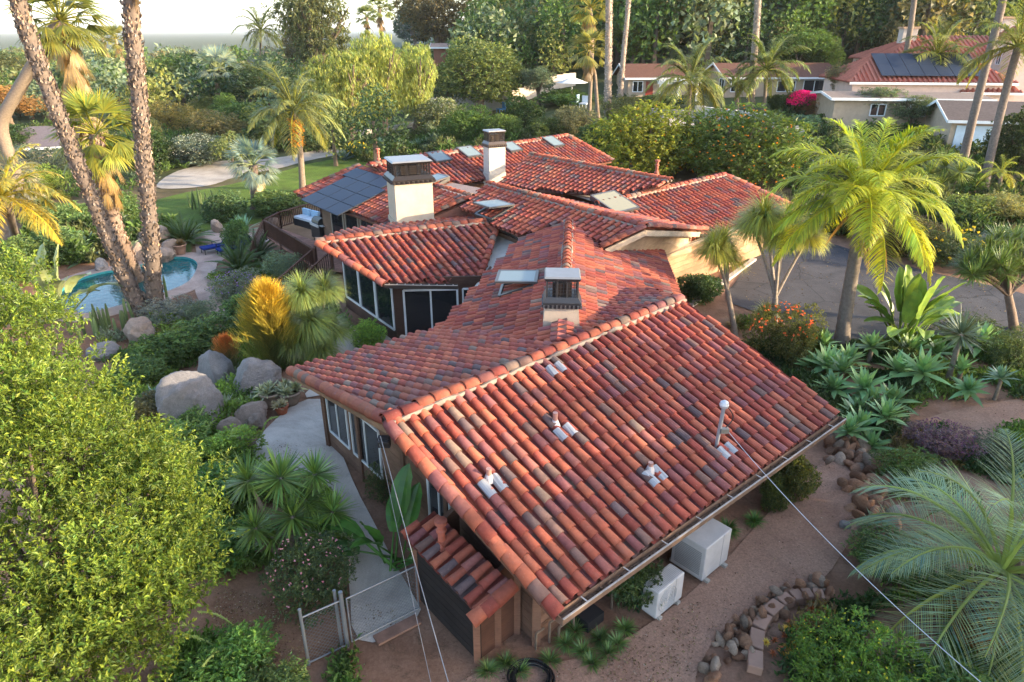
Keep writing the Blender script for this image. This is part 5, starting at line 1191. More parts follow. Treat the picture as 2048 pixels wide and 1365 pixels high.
# ------------------------------------------------------------------ shrubs
SHR = [
 (62, 355, 282, 145, (0.13, 0.155, 0.11), 'fine', 'grey-leaved shrub above the round lime one at left', {}),
 (85, 388, 325, 92, LIME, 'fine', 'round lime-green shrub at the edge of the lawn, far left', {}),
 (310, 335, 255, 95, DARK, 'shrub', 'dark shrub behind the upright palm trunk', {}),
 (398, 330, 268, 120, SAGE, 'hedge', 'grey hedge with white flowers beside the gravel path', {'flowers': (420, (0.5, 0.5, 0.45), 0.05)}),
 (300, 300, 232, 60, OLIVE, 'fine', 'olive shrub seen between the two tall trunks', {}),
 (345, 262, 200, 100, (0.22, 0.17, 0.05), 'fine', 'golden brush beyond the hedge with white flowers', {}),
 (440, 280, 218, 110, (0.18, 0.15, 0.06), 'fine', 'tawny brush behind the blue fan palm', {}),
 (495, 262, 205, 95, (0.08, 0.12, 0.03), 'shrub', 'green bush on the far slope above the blue palm', {}),
 (420, 235, 188, 70, (0.15, 0.16, 0.05), 'fine', 'pale brush beside the far dirt track', {}),
 (540, 300, 235, 90, (0.06, 0.085, 0.03), 'shrub', 'dark bush under the orange-fruited palm', {}),
 (640, 300, 250, 80, (0.09, 0.12, 0.05), 'shrub', 'bush right of the orange-fruited palm trunk', {}),
 (880, 262, 195, 90, (0.14, 0.16, 0.08), 'shrub', 'pale flowering bush below the round two-trunked tree', {'flowers': (200, (0.7, 0.68, 0.6), 0.09)}),
 (938, 290, 212, 98, GREEN, 'dense', 'bright green rounded bush behind the small chimney', {}),
 (1008, 285, 228, 85, (0.1, 0.14, 0.03), 'dense', 'green bush behind the far roof ridge', {}),
 (1048, 262, 190, 70, (0.045, 0.07, 0.02), 'shrub', 'dark bush in front of the white wall', {}),
 (1150, 270, 205, 100, (0.12, 0.115, 0.06), 'airy', 'tangled bare-twigged shrub behind the far roof', {}),
 (1098, 280, 235, 70, (0.09, 0.12, 0.035), 'shrub', 'leafy bush right of the tangled shrub, behind the far roof', {}),
 (1205, 300, 240, 90, (0.07, 0.1, 0.03), 'shrub', 'bush left of the yellow-green citrus tree', {}),
 (1140, 210, 176, 135, (0.055, 0.1, 0.022), 'hedge', 'clipped green hedge under the white parasol', {}),
 (1250, 255, 188, 95, (0.12, 0.125, 0.045), 'fine', 'olive bush at the foot of the bare palm trunks', {}),
 (1330, 215, 188, 90, (0.07, 0.1, 0.03), 'shrub', 'bush along the front of the ranch house pergola', {'flowers': (60, (0.6, 0.5, 0.05), 0.12)}),
 (1552, 228, 188, 45, (0.06, 0.095, 0.025), 'hedge', 'clipped square hedge by the curved retaining wall', {}),
 (1600, 228, 182, 58, (0.1, 0.08, 0.03), 'shrub', 'bougainvillea covered in magenta flowers by the ranch house', {'flowers': (900, (0.75, 0.03, 0.22), 0.16)}),
 (1640, 235, 192, 62, (0.2, 0.1, 0.035), 'fine', 'reddish brown shrub beside the bougainvillea', {}),
 (1605, 262, 230, 60, BLUE, 'shrub', 'blue-green shrub at the top of the garden steps', {}),
 (1660, 462, 395, 130, (0.06, 0.07, 0.025), 'shrub', 'dark shrub beyond the driveway, left of the golden palm trunk', {}),
 (1800, 500, 420, 170, (0.075, 0.065, 0.028), 'fine', 'low brownish hedge beyond the driveway', {}),
 (1900, 530, 455, 150, (0.05, 0.07, 0.025), 'fine', 'low dark hedge beyond the driveway, right half', {'flowers': (40, (0.6, 0.45, 0.05), 0.14)}),
 (2000, 440, 385, 140, (0.17, 0.16, 0.06), 'airy', 'pale spreading shrub above the dragon tree', {}),
 (1930, 445, 390, 90, (0.13, 0.16, 0.04), 'shrub', 'bright shrub under the leaning trunks at right', {}),
 (1830, 395, 335, 80, (0.14, 0.17, 0.035), 'shrub', 'yellowish shrub behind the golden palm crown', {}),
 (1570, 330, 280, 60, (0.12, 0.1, 0.05), 'shrub', 'shrub with pink blossom beside the dark orange tree', {'flowers': (120, (0.65, 0.2, 0.3), 0.1)}),
 # garden between the drive and the near roof
 (1555, 712, 610, 130, (0.12, 0.125, 0.035), 'fine', 'loose bush with red and yellow flowers beyond the near roof', {'flowers': (90, (0.6, 0.16, 0.06), 0.07)}),
 (1610, 705, 650, 70, (0.05, 0.08, 0.02), 'shrub', 'dark bush beside the golden palm base', {}),
 (1400, 602, 545, 90, (0.05, 0.085, 0.03), 'shrub', 'dark leafy shrub against the garage wall by the valley', {}),
 (1470, 660, 598, 60, (0.19, 0.17, 0.04), 'grassy', 'yellow clump of strappy leaves at the drive corner', {}),
 (1530, 640, 585, 70, (0.24, 0.24, 0.035), 'pony', 'yellow-green fountain of leaves at the edge of the drive', {}),
 (1760, 860, 812, 90, (0.06, 0.085, 0.03), 'shrub', 'low green shrub at the end of the gutter', {}),
 (1935, 690, 640, 130, (0.07, 0.1, 0.03), 'fine', 'low bush between the driveway and the blue-green agaves', {}),
 (2030, 740, 660, 90, (0.09, 0.12, 0.05), 'fine', 'rounded grey-green bush at the right edge', {}),
 (1880, 905, 850, 120, (0.12, 0.075, 0.085), 'fine', 'low mauve-flowering cushion beside the dirt path', {'flowers': (320, (0.2, 0.09, 0.17), 0.035)}),
 (1808, 965, 905, 135, (0.07, 0.11, 0.022), 'fine', 'clipped green mound beside the dirt path', {}),
 (1990, 925, 882, 110, (0.06, 0.07, 0.04), 'fine', 'low dusky cushion plant behind the arching fronds', {}),
 # round the near walls
 (1268, 1208, 1110, 110, (0.05, 0.075, 0.025), 'shrub', 'dark bush under the gutter beside the small air unit', {}),
 (1575, 985, 905, 85, (0.1, 0.105, 0.028), 'shrub', 'olive bush with yellow tips under the gutter', {}),
 (1540, 1012, 955, 60, (0.075, 0.095, 0.025), 'shrub', 'smaller olive bush next to the yellow-tipped one', {}),
 (775, 1000, 925, 75, (0.05, 0.065, 0.025), 'fine', 'dark shrub against the window wall', {}),
 (625, 1205, 1085, 165, (0.05, 0.07, 0.028), 'fine', 'dark mounded shrub with small pink flowers beside the walkway', {'flowers': (90, (0.5, 0.25, 0.3), 0.035)}),
 (735, 690, 645, 70, (0.1, 0.16, 0.03), 'shrub', 'low bright green plant at the foot of the sliding door wall', {}),
 # pool garden
 (345, 640, 598, 110, (0.16, 0.18, 0.145), 'fine', 'grey-silver shrub at the foot of the upright palm trunk', {}),
 (400, 640, 600, 70, (0.1, 0.125, 0.08), 'fine', 'grey-green shrub between the pool and the deck path', {}),
 (475, 600, 545, 95, (0.13, 0.15, 0.11), 'fine', 'lavender-grey shrub below the stairs', {'flowers': (120, (0.25, 0.15, 0.4), 0.05)}),
 (570, 560, 500, 90, (0.1, 0.125, 0.08), 'fine', 'grey-green bush filling the foot of the stairs', {}),
 (490, 640, 590, 90, (0.06, 0.1, 0.03), 'shrub', 'green shrub left of the yellow pencil bush', {}),
 (330, 730, 668, 120, (0.06, 0.095, 0.025), 'shrub', 'green spreading shrub above the round grey boulder', {}),
 (420, 700, 640, 130, (0.065, 0.1, 0.03), 'shrub', 'green shrub behind the small red-tipped pencil bush', {}),
 (340, 735, 700, 45, (0.2, 0.09, 0.12), 'agave', 'purple rosette shrub above the round grey boulder', {}),
 (275, 770, 720, 110, (0.055, 0.085, 0.025), 'shrub', 'dark fleshy-leaved shrub by the garden track', {}),
 (300, 850, 800, 100, (0.1, 0.085, 0.035), 'shrub', 'olive-brown shrub left of the round grey boulder', {}),
 (390, 870, 820, 70, (0.07, 0.11, 0.03), 'shrub', 'green shrub in front of the round grey boulder', {}),
 (460, 925, 868, 110, (0.12, 0.19, 0.03), 'shrub', 'lime-green mound beside the walkway', {}),
 (360, 930, 868, 150, (0.11, 0.16, 0.035), 'shrub', 'bright green mass right of the big leafy tree', {}),
 (420, 1010, 940, 150, (0.06, 0.11, 0.025), 'shrub', 'deep green foliage under the yuccas', {}),
 (440, 1100, 1045, 150, (0.055, 0.105, 0.025), 'shrub', 'deep green foliage between big tree and pink-flowered shrub', {}),
 (470, 1370, 1290, 160, (0.06, 0.115, 0.025), 'shrub', 'bright green low plant at the bottom left of the fence', {}),
 (560, 1390, 1335, 110, (0.07, 0.1, 0.03), 'shrub', 'low plant at the foot of the chain-link fence', {}),
 (480, 500, 440, 60, (0.06, 0.1, 0.03), 'shrub', 'green shrub behind the pool boulders', {}),
 (450, 440, 385, 90, (0.05, 0.08, 0.03), 'shrub', 'dark shrub on the lawn left of the blue palm', {}),
 (560, 430, 378, 100, (0.075, 0.11, 0.035), 'shrub', 'green shrub under the corner of the solar roof', {}),
 (490, 470, 425, 90, (0.075, 0.14, 0.08), 'aloe', 'blue-green clump behind the blue loungers', {}),
 (150, 470, 410, 100, (0.08, 0.12, 0.04), 'shrub', 'green shrub left of the palm trunks', {}),
 (255, 440, 385, 70, (0.07, 0.11, 0.035), 'shrub', 'shrub at the lawn edge between the trunks', {}),
 (120, 520, 455, 110, (0.06, 0.095, 0.035), 'shrub', 'shrub above the left end of the pool', {}),
 (30, 560, 480, 110, (0.07, 0.1, 0.03), 'shrub', 'shrub at the left edge above the big tree', {}),
]
for bx, by, ty, w, c, kd_, lab, ex in SHR:
    if by > 395 and bx < 780: c = tuple(min(0.24, v*1.45) for v in c)  # left garden: raised leaf colour stands in for fill light in the house shade
    if kd_ in ('grassy', 'pony', 'aloe', 'agave'):
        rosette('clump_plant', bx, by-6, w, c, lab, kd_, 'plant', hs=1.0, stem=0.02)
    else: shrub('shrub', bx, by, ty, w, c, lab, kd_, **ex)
# ------------------------------------------------------------------ succulents, yuccas, paddle plants
AG = [(1692, 735, 75), (1648, 752, 80), (1737, 725, 62), (1809, 712, 80), (1789, 762, 78), (1836, 778, 92), (1785, 815, 80), (1723, 800, 85), (1679, 775, 70), (1710, 842, 85), (1715, 878, 80), (1762, 870, 80), (1747, 820, 75), (1665, 800, 70), (1913, 772, 66), (1868, 715, 70), (1954, 708, 80), (1640, 720, 60), (1620, 742, 60), (1930, 800, 60), (1690, 900, 70), (1740, 905, 70)]
for i, (x, y, w) in enumerate(AG):
    rosette('agave', x, y, w*1.4, (0.15, 0.26, 0.1), 'blue-green agave rosette in the colony beyond the end of the gutter', 'agave', 'agave', 'agave rosettes beside the near roof', stem=0.15+0.2*(i % 3), tilt=0.2)
rosette('agave', 1988, 800, 75, (0.13, 0.2, 0.12), 'agave on a thin bare stem at the right of the agave bed', 'agave', 'agave', stem=0.75)
rosette('yucca', 1893, 768, 105, (0.15, 0.19, 0.11), 'spiky yucca head on a bare grey trunk beside the paddle-leaved plant', 'yucca', 'yucca', stem=1.75)
for x, y, w, c, lab in [(310, 805, 78, (0.08, 0.15, 0.12), 'blue agave left of the round grey boulder'), (490, 775, 60, (0.14, 0.21, 0.15), 'pale aloe on the slope below the grey boulders'), (452, 815, 62, (0.2, 0.24, 0.15), 'pale rosette succulent right of the round grey boulder'), (500, 812, 55, (0.2, 0.24, 0.15), 'pale rosette succulent above the terracotta pots'), (430, 838, 50, (0.13, 0.2, 0.08), 'small green rosette in front of the round grey boulder'), (170, 500, 80, (0.13, 0.2, 0.14), 'grey-green agave above the pool, left of the trunks'), (165, 525, 90, (0.1, 0.17, 0.1), 'green agave at the pool edge, left of the trunks'), (1168, 300, 60, (0.17, 0.22, 0.18), 'pale agave behind the ridge of the far roof'), (800, 305, 60, (0.1, 0.17, 0.13), 'blue agave in the bed beyond the big chimney'), (760, 300, 60, (0.09, 0.16, 0.11), 'blue-green agave beside the yellow-flowered plant'), (840, 300, 55, (0.11, 0.17, 0.11), 'aloe at the right end of the bed beyond the big chimney'), (690, 320, 50, (0.1, 0.15, 0.12), 'small agave at the lawn corner by the far roof'), (1600, 268, 40, (0.14, 0.2, 0.15), 'agave by the curved retaining wall'), (1700, 1265, 70, (0.11, 0.22, 0.09), 'bright green agave in the stone-edged bed'), (1690, 870, 60, (0.1, 0.17, 0.1), 'agave hanging over the stone wall')]:
    rosette('agave', x, y, w*1.1, c, lab, 'agave' if 'agave' in lab else 'aloe', 'agave' if 'agave' in lab else 'succulent')
shrub('flowering_succulent', 715, 312, 285, 50, (0.09, 0.13, 0.05), 'succulent with yellow flower heads in the bed beyond the big chimney', 'shrub', 'plant', flowers=(90, (0.65, 0.5, 0.04), 0.16))
# sago-like ferny mounds by the pool
for x, y, w, lab in [(372, 490, 105, 'dark fern-leaved cycad mound behind the pool boulders'), (480, 548, 110, 'feathery green cycad beside the pool path'), (250, 470, 60, 'small cycad between the palm trunks and the lawn'), (520, 520, 90, 'feathery green cycad below the deck railing')]:
    P_ = gt(x, y); o = empty('cycad', P_, 0, lab, 'cycad'); R = w*depth(P_)/FPX*0.62
    feather_crown(o, (0, 0, 0.1), R, (0.06, 0.1, 0.028), n=44, seed=int(x), elmin=0.0, key='cycad', leaf=0.2, arch=1.0, plume=0.15, hang=0.2, nl=40)
    b = MB(); b.tube([(0, 0, -0.1), (0, 0, 0.2)], 0.14, 8); b.obj('trunk', M_BARK, o, True, (0.15, 0.1, 0.07))
# yucca clump with several heads
def multihead(name, base, heads, kind, w, col, label, cat, bark=(0.24, 0.19, 0.15), r=0.06, fork=0.0):
    P0 = gt(*base); o = empty(name, P0, 0, label, cat); Q = np.array([at_y(hx, hy, P0[1]+dy)-P0 for hx, hy, dy, s in heads]); fk = Q.mean(0)*fork
    if fork > 0: b = MB(); b.tube([(0, 0, -0.1), tuple(fk*0.5), tuple(fk)], [r*2.0, r*1.7, r*1.5], 9); b.obj('trunk', M_BARK, o, True, bark)
    for hx, hy, dy, s in heads:
        q = at_y(hx, hy, P0[1]+dy)-P0
        inst('leaf_head', V(kind, int(RNG.integers(0, 4))), o, q, (RNG.normal(0, 0.15), RNG.normal(0, 0.15), RNG.uniform(0, 6)), w*s, np.array(col)*RNG.uniform(0.85, 1.15))
        b = MB(); t = np.linspace(0, 1, 6)[:, None]; pts = (fk if fork > 0 else np.array([q[0]*0.25, q[1]*0.25, -0.1]))*(1-t)+q*t+np.array([0, 0, 0.12])*np.sin(t*math.pi)
        b.tube(pts, np.linspace(r, r*0.7, 6), 7); b.obj('stem', M_BARK, o, True, bark)
    return o
multihead('yucca_clump', (580, 1105), [(496, 962, 0.2, 1), (561, 957, 0.3, 1.15), (630, 950, 0.5, 0.9), (585, 1035, -0.2, 1.1), (510, 1058, -0.4, 0.9), (665, 1025, 0.1, 0.95), (610, 1000, 0.2, 1.0), (545, 1075, -0.3, 0.9), (640, 1070, -0.2, 0.9)], 'yucca', 1.2, (0.13, 0.21, 0.045), 'clump of green spiky yucca heads beside the pale walkway', 'yucca')
multihead('ponytail_palm', (630, 720), [(605, 590, 0.1, 0.9), (650, 585, 0.3, 0.85), (625, 650, -0.2, 1.1), (590, 680, -0.3, 1.0), (665, 665, 0.2, 0.9), (640, 700, -0.3, 0.9)], 'pony', 2.0, (0.15, 0.19, 0.045), 'ponytail palm with drooping green tufts right of the yellow pencil bush', 'ponytail palm', (0.35, 0.29, 0.22))
multihead('ponytail_palm', (1475, 690), [(1425, 505, 0.0, 1.0), (1455, 520, 0.2, 0.9), (1440, 490, 0.4, 0.9)], 'pony', 2.0, (0.29, 0.27, 0.04), 'ponytail palm with one rounded head in front of the garage wall', 'ponytail palm', (0.28, 0.22, 0.17), 0.06, 0.6)
multihead('ponytail_palm', (1548, 650), [(1530, 440, 0.2, 1.1), (1570, 455, 0.5, 1.1), (1615, 480, 0.2, 0.85), (1560, 480, -0.3, 0.9), (1505, 455, 0.3, 0.9)], 'pony', 2.2, (0.28, 0.28, 0.04), 'tall many-branched ponytail palm at the edge of the driveway', 'ponytail palm', (0.36, 0.3, 0.25), 0.07, 0.3)
multihead('dragon_tree', (2030, 660), [(1940, 525, 0.0, 1.0), (1975, 500, 0.4, 1.0), (2010, 490, 0.8, 1.0), (2045, 495, 1.0, 1.0), (1960, 545, -0.6, 1.0), (2000, 530, -0.6, 1.0), (2040, 535, -0.3, 1.0), (2075, 510, 0.3, 1.0), (2020, 510, 0.0, 1.0), (1985, 515, 0.0, 1.0), (2080, 545, 0, 1.0), (1950, 512, 0.3, 1), (1930, 540, -0.3, 0.9), (1995, 480, 0.8, 1), (2030, 478, 1.0, 1), (1970, 528, -0.3, 1), (2015, 550, -0.9, 1), (2055, 520, 0.2, 1), (1945, 550, -0.8, 0.8)], 'yucca', 1.35, (0.1, 0.14, 0.035), 'umbrella-crowned dragon tree at the right edge beside the driveway', 'dragon tree', (0.2, 0.15, 0.12), 0.09, 0.5)
multihead('yucca_clump', (1900, 385), [(1860, 350, 0.2, 1), (1890, 335, 0.4, 1.1), (1920, 345, 0.0, 1.0), (1880, 372, -0.3, 1.0), (1850, 375, 0, 0.9), (1905, 400, -0.5, 1.0), (1870, 415, -0.8, 0.9)], 'yucca', 2.3, (0.16, 0.19, 0.04), 'sunlit clump of spiky yuccas right of the golden palm crown', 'yucca')
def paddles(name, base, n, L, col, label, seed, elr=(0.5, 1.45), wd=0.3, pet=0.7):
    P0 = gt(*base) if len(base) == 2 else np.array(base); o = empty(name, P0, 0, label, 'plant'); rng = np.random.default_rng(seed)
    for i in range(n):
        k = i % 4; el = elr[0]+(elr[1]-elr[0])*((k+0.5)/4); me = lib(('paddle', name, k, wd), lambda: paddle_leaf(900+k, el, 1.0, wd, pet, 1.2-0.2*k))
        inst('leaf', me, o, (rng.normal(0, 0.12*L), rng.normal(0, 0.12*L), 0), (rng.normal(0, 0.1), 0, i*2.4+rng.normal(0, 0.3)), L*rng.uniform(0.7, 1.1), np.array(col)*rng.uniform(0.75, 1.3))
    return o
paddles('bird_of_paradise', (1800, 690), 30, 1.75, (0.14, 0.21, 0.035), 'clump of upright paddle leaves between the driveway and the agaves', 4, (0.75, 1.5), 0.34)
paddles('banana_plant', (800, 1130), 12, 1.35, (0.055, 0.14, 0.025), 'broad-leaved banana-like plant beside the lean-to roof', 5, (0.35, 1.35), 0.36)
paddles('bird_of_paradise', (115, 640), 14, 2.0, (0.19, 0.22, 0.1), 'pale paddle-leaved plant left of the pool', 6, (0.7, 1.45), 0.34)
# pencil bushes: thin upright sticks, coloured at the tips
def sticks(base, topy, wpx, tip, low, label, n=2600, seed=0):
    P0 = gt(*base); h, w = size_from(P0, topy, wpx); rng = np.random.default_rng(seed); b = MB(); o = empty('pencil_bush', P0, 0, label, 'shrub')
    a = rng.uniform(0, 6.28, n); lev = rng.random(n)**0.8; prof = np.sin(np.clip(lev*0.9+0.1, 0, 1)*math.pi)**0.6*(0.72+0.3*np.sin(a*3+lev*7)+0.12*np.sin(a*7)); r = w/2*prof*np.sqrt(rng.random(n))
    base_ = np.stack([np.cos(a)*r, np.sin(a)*r, lev*h*0.85], 1); d = unit(np.stack([np.cos(a)*0.35, np.sin(a)*0.35, np.ones(n)], 1)+rng.normal(0, 0.25, (n, 3)))
    mixk = np.clip(lev*1.3-0.35+rng.normal(0, 0.12, n), 0, 1)[:, None]; col = (np.array(low)*(1-mixk)+np.array(tip)*mixk)*rng.uniform(0.7, 1.3, (n, 1))
    for s in range(2): strips(b, base_, unit(d+rng.normal(0, 0.1, (n, 3))), h*rng.uniform(0.1, 0.2, n), 0.022, 2, -0.2, col, up=np.array([1.0, 0.2*s, 0.3]))
    b.obj('sticks', M_WAXY, o); inst('stem', V('stem', 0), o, (0, 0, 0), (0, 0, 0), (w*0.7, w*0.7, h*0.85), (0.2, 0.17, 0.08))
sticks((555, 742), 556, 118, (0.5, 0.33, 0.035), (0.11, 0.14, 0.035), 'tall yellow-topped pencil bush beside the boulders', 5200, 1)
sticks((462, 745), 665, 68, (0.6, 0.2, 0.05), (0.14, 0.17, 0.07), 'small pencil bush with red tips above the boulders', 1600, 2)
def cactus(base, n, h, label, seed=0, spread=0.6):
    P0 = gt(*base); rng = np.random.default_rng(seed); o = empty('cactus_clump', P0, 0, label, 'cactus')
    for i in range(n):
        x, y = rng.normal(0, spread, 2); hh = h*rng.uniform(0.5, 1.1); z = np.linspace(-0.1, hh, 7); r = 0.06*np.array([1, 1.05, 1.1, 1.1, 1.05, 0.95, 0.4])
        b = MB(); b.tube(np.stack([x+0.05*z*rng.normal(), y+0.05*z*rng.normal(), z], 1), r, 8, (1, 1, 1)); b.obj('column', M_WAXY, o, False, np.array((0.085, 0.12, 0.045))*rng.uniform(0.7, 1.3))
cactus((222, 668), 22, 1.1, 'columnar cactus clump at the near edge of the pool', 1, 0.7); cactus((325, 612), 9, 1.6, 'taller green column cactus between upright trunk and pool', 2, 0.3); cactus((415, 420), 14, 1.5, 'branching green cactus on the lawn left of the blue palm', 3, 0.5)
# aloe spires: thin pale flower stalks
def spires(base, n, h, label, seed, spread=0.9, col=(0.26, 0.33, 0.1)):
    P0 = gt(*base); rng = np.random.default_rng(seed); o = empty('flower_spires', P0, 0, label, 'plant'); b = MB()
    for i in range(n):
        x, y = rng.normal(0, spread, 2); t = np.linspace(0, 1, 9); bend = rng.normal(0, 0.35, 2); hh = h*rng.uniform(0.7, 1.2)
        pts = np.stack([x+bend[0]*t**2, y+bend[1]*t**2, hh*t-0.25*t**4*hh], 1); b.tube(pts, np.linspace(0.012, 0.02, 9), 5, col)
        m = 60; tt = rng.uniform(0.35, 1, m); P1 = np.stack([np.interp(tt, t, pts[:, k]) for k in range(3)], 1); leaf_quads(b, P1, unit(rdir(m, rng)), rdir(m, rng), 0.05, 0.03, vary(m, rng, col, 0.8, 1.3, 0.1))
    b.obj('stalks', M_LEAF, o)
    b = MB(); m = 900; a = rng.uniform(0, 6.28, m); rr = spread*1.3*np.sqrt(rng.random(m)); p1 = np.stack([np.cos(a)*rr, np.sin(a)*rr, rng.uniform(0, 0.25, m)], 1)
    leaf_quads(b, p1, unit(rdir(m, rng)*0.8+np.array([0, 0, 0.6])), unit(rdir(m, rng)*0.5+np.array([0, 0, 1.0])), 0.16, 0.07, vary(m, rng, (0.1, 0.17, 0.035), 0.7, 1.3)); b.obj('foliage', M_LEAF, o)
spires((385, 900), 16, 1.15, 'pale curving flower spikes above the lime-green mound', 1, 0.8); spires((480, 1320), 3, 1.3, 'two thin flower spikes rising from the low plant by the fence', 2, 0.2); spires((500, 665), 7, 1.2, 'pale green spikes left of the yellow pencil bush', 3, 0.4); spires((400, 690), 7, 1.1, 'pale green spikes behind the small pencil bush', 4, 0.5)

# ------------------------------------------------------------------ boulders
GR = (0.29, 0.265, 0.255); TN = (0.36, 0.27, 0.215)
for a in [(395, 842, 737, 118, 'largest round grey boulder in front of the small red-tipped bush', GR, 0), (440, 775, 700, 78, 'upright grey boulder behind the largest round one', GR, 1), (515, 775, 712, 90, 'sloping grey boulder under the yellow pencil bush', GR, 2), (283, 682, 636, 66, 'tan boulder at the foot of the palm trunks', TN, 3), (212, 712, 683, 66, 'half-hidden grey boulder beside the big leafy tree', GR, 4), (463, 872, 838, 50, 'tan boulder left of the pots, lowest of the group', TN, 5), (502, 840, 802, 66, 'wide tan boulder next to the terracotta pots', TN, 0), (517, 852, 824, 42, 'small angular tan boulder at the walkway edge', TN, 1), (487, 900, 870, 50, 'low tan boulder where the walkway starts', TN, 2),
          (330, 520, 494, 50, 'pale boulder at the water edge below the upright trunk', TN, 3), (300, 500, 455, 48, 'boulder stacked behind the palm trunks by the pool', TN, 4), (325, 492, 452, 50, 'highest pale boulder of the pool waterfall', TN, 5), (270, 480, 452, 50, 'boulder between the leaning and the upright trunk', TN, 0), (278, 522, 485, 34, 'narrow boulder between the trunks above the water', TN, 1), (204, 540, 514, 28, 'grey boulder at the pool edge left of the trunks', GR, 2), (436, 465, 438, 26, 'small round boulder beside the dark cycad', TN, 3), (548, 452, 432, 24, 'small brown boulder below the deck post', TN, 4), (345, 510, 478, 36, 'boulder at the right end of the pool waterfall', TN, 5), (1690, 1055, 1042, 24, 'flat grey stone in the middle of the dirt path', GR, 0)]:
    boulder(a[0], a[1], a[2]+0.12*(a[1]-a[2]), a[3]*0.88, a[4], a[5], a[6])
# ------------------------------------------------------------------ trees beside the camera (outside the picture) that shade the near garden
for i, (x, y, h, w) in enumerate([(21.5, 1.0, 9.6, 10.0), (22.5, 7.0, 9.4, 9.5), (25.5, 13.0, 8.8, 9.0), (22, -6, 8.5, 9)]):
    tree('tree', 0, 0, 0, 0, GREEN, 'leafy tree just right of the picture shading the near roof', 'dense', group='trees right of the picture', p=(x, y, float(T(x, y))), h=h, w=w, base=0.15)
# ------------------------------------------------------------------ small things round the near walls
def aircon(p, rz, sx, sy, sz, label, fan=True, vents='side'):
    o = empty('air_conditioner', p, rz, label, 'air conditioner'); W_ = (0.52, 0.49, 0.47)
    bm = bmesh.new(); bmesh.ops.create_cube(bm, size=1.0); bmesh.ops.scale(bm, vec=(sx, sy, sz), verts=bm.verts); bmesh.ops.bevel(bm, geom=bm.edges[:], offset=0.03, segments=3, affect='EDGES', profile=0.6)
    me = bpy.data.meshes.new('body'); bm.to_mesh(me); bm.free(); at = me.attributes.new('Col', 'FLOAT_COLOR', 'FACE'); at.data.foreach_set('color', np.tile([*W_, 1], len(me.polygons)).astype(np.float32)); me.materials.append(M_PAINT)
    inst('body', me, o, (0, 0, sz/2+0.1))
    for k in range(14 if vents == 'side' else 0):
        b = MB(); b.box((-sx/2-0.004, 0, 0.22+k*(sz-0.25)/14), (0.012, sy*0.78, 0.022), col=(0.3, 0.29, 0.28)); b.obj('louvre', M_PAINT, o)
    if vents == 'top':
        for k in range(9): b = MB(); b.box((0, -sy/2+0.05+k*(sy-0.1)/8, sz+0.102), (sx*0.94, 0.012, 0.008), col=(0.38, 0.36, 0.34)); b.obj('rib', M_PAINT, o)
    b = MB(); b.box((0.18*sx, 0, sz*0.5+0.1), (0.01, sy+0.006, sz*0.98), col=(0.25, 0.25, 0.25)); b.obj('seam', M_PAINT, o)
    for s in (-1, 1): b = MB(); b.box((s*sx*0.35, 0, 0.04), (0.09, sy*1.2, 0.1), col=(0.4, 0.36, 0.31)); b.obj('foot', M_STUCCO, o)
    if fan:
        b = MB(); a = np.linspace(0, 6.283, 25); c = np.array([-0.12*sx, -sy/2-0.012, sz*0.5+0.1]); r = min(sx*0.36, sz*0.42)
        for q in (1.0, 0.8, 0.6, 0.4, 0.2): b.tube(np.stack([c[0]+r*q*np.cos(a), np.full(25, c[1]), c[2]+r*q*np.sin(a)], 1), 0.006, 4, (0.4, 0.4, 0.4))
        b.obj('fan_grille', M_PAINT, o)
    return o
ra = math.atan2(ax[1], ax[0])
aircon((2.98, 10.22, 0), ra, 0.85, 0.36, 0.66, 'smaller white air unit in front of the near wall', vents='top')
aircon((4.02, 11.42, 0), ra, 0.95, 0.8, 0.85, 'bigger beige air unit with side louvres by the near wall', fan=False)
# service mast on the near roof with its cable, and the two guy wires at the left
def wire(name, pts, r, label, sag=0.0, n=30, col=(0.25, 0.25, 0.26), cat='cable'):
    A, B = np.asarray(pts[0], float), np.asarray(pts[-1], float); t = np.linspace(0, 1, n)[:, None]; q = A+(B-A)*t; q[:, 2] -= sag*4*(t*(1-t))[:, 0]
    b = MB(); b.tube(q, r, 6, col); o = b.obj(name, M_METAL); return tag(o, label, cat)
mb = onp(1432, 893, DECK['R1'][0]); mt = np.array([mb[0]+0.05, mb[1]+0.02, mb[2]+0.95])
o = empty('service_mast', mb, 0, 'grey electric service mast with a domed cap on the near roof', 'mast')
b = MB(); b.tube([(0, 0, -0.1), tuple(mt-mb)], 0.04, 10, (0.3, 0.3, 0.32)); b.obj('pole', M_METAL, o)
b = MB(); c = mt-mb; b.tube([c+[0, 0, -0.02], c+[0, 0, 0.04], c+[0, 0, 0.1], c+[0, 0, 0.14]], [0.08, 0.1, 0.08, 0.02], 12, (0.5, 0.5, 0.52)); b.obj('cap', M_METAL, o)
b = MB(); t = np.linspace(0, 1, 12); b.tube(np.stack([c[0]+0.08+0.14*np.sin(t*3.1), c[1]+0*t, c[2]-0.02-0.5*t], 1), 0.012, 6, (0.03, 0.03, 0.03)); b.obj('drip_loop', M_METAL, o)
b = MB(); b.box((0.12, -0.02, c[2]-0.55), (0.16, 0.1, 0.1), col=(0.2, 0.19, 0.17)); b.obj('clamp', M_METAL, o)
wire('power_cable', [mt+[0.12, 0, -0.55], at_y(2075, 1460, 6.2)], 0.007, 'pale overhead cable running from the roof mast to the lower right', 0.25, col=(0.4, 0.4, 0.41))
wire('guy_wire', [onp(772, 848, DECK['R1'][0])+[-0.1, -0.1, -0.2], at_y(930, 1480, 6.6)], 0.008, 'thicker grey wire hanging from the near gable peak', 0.1)
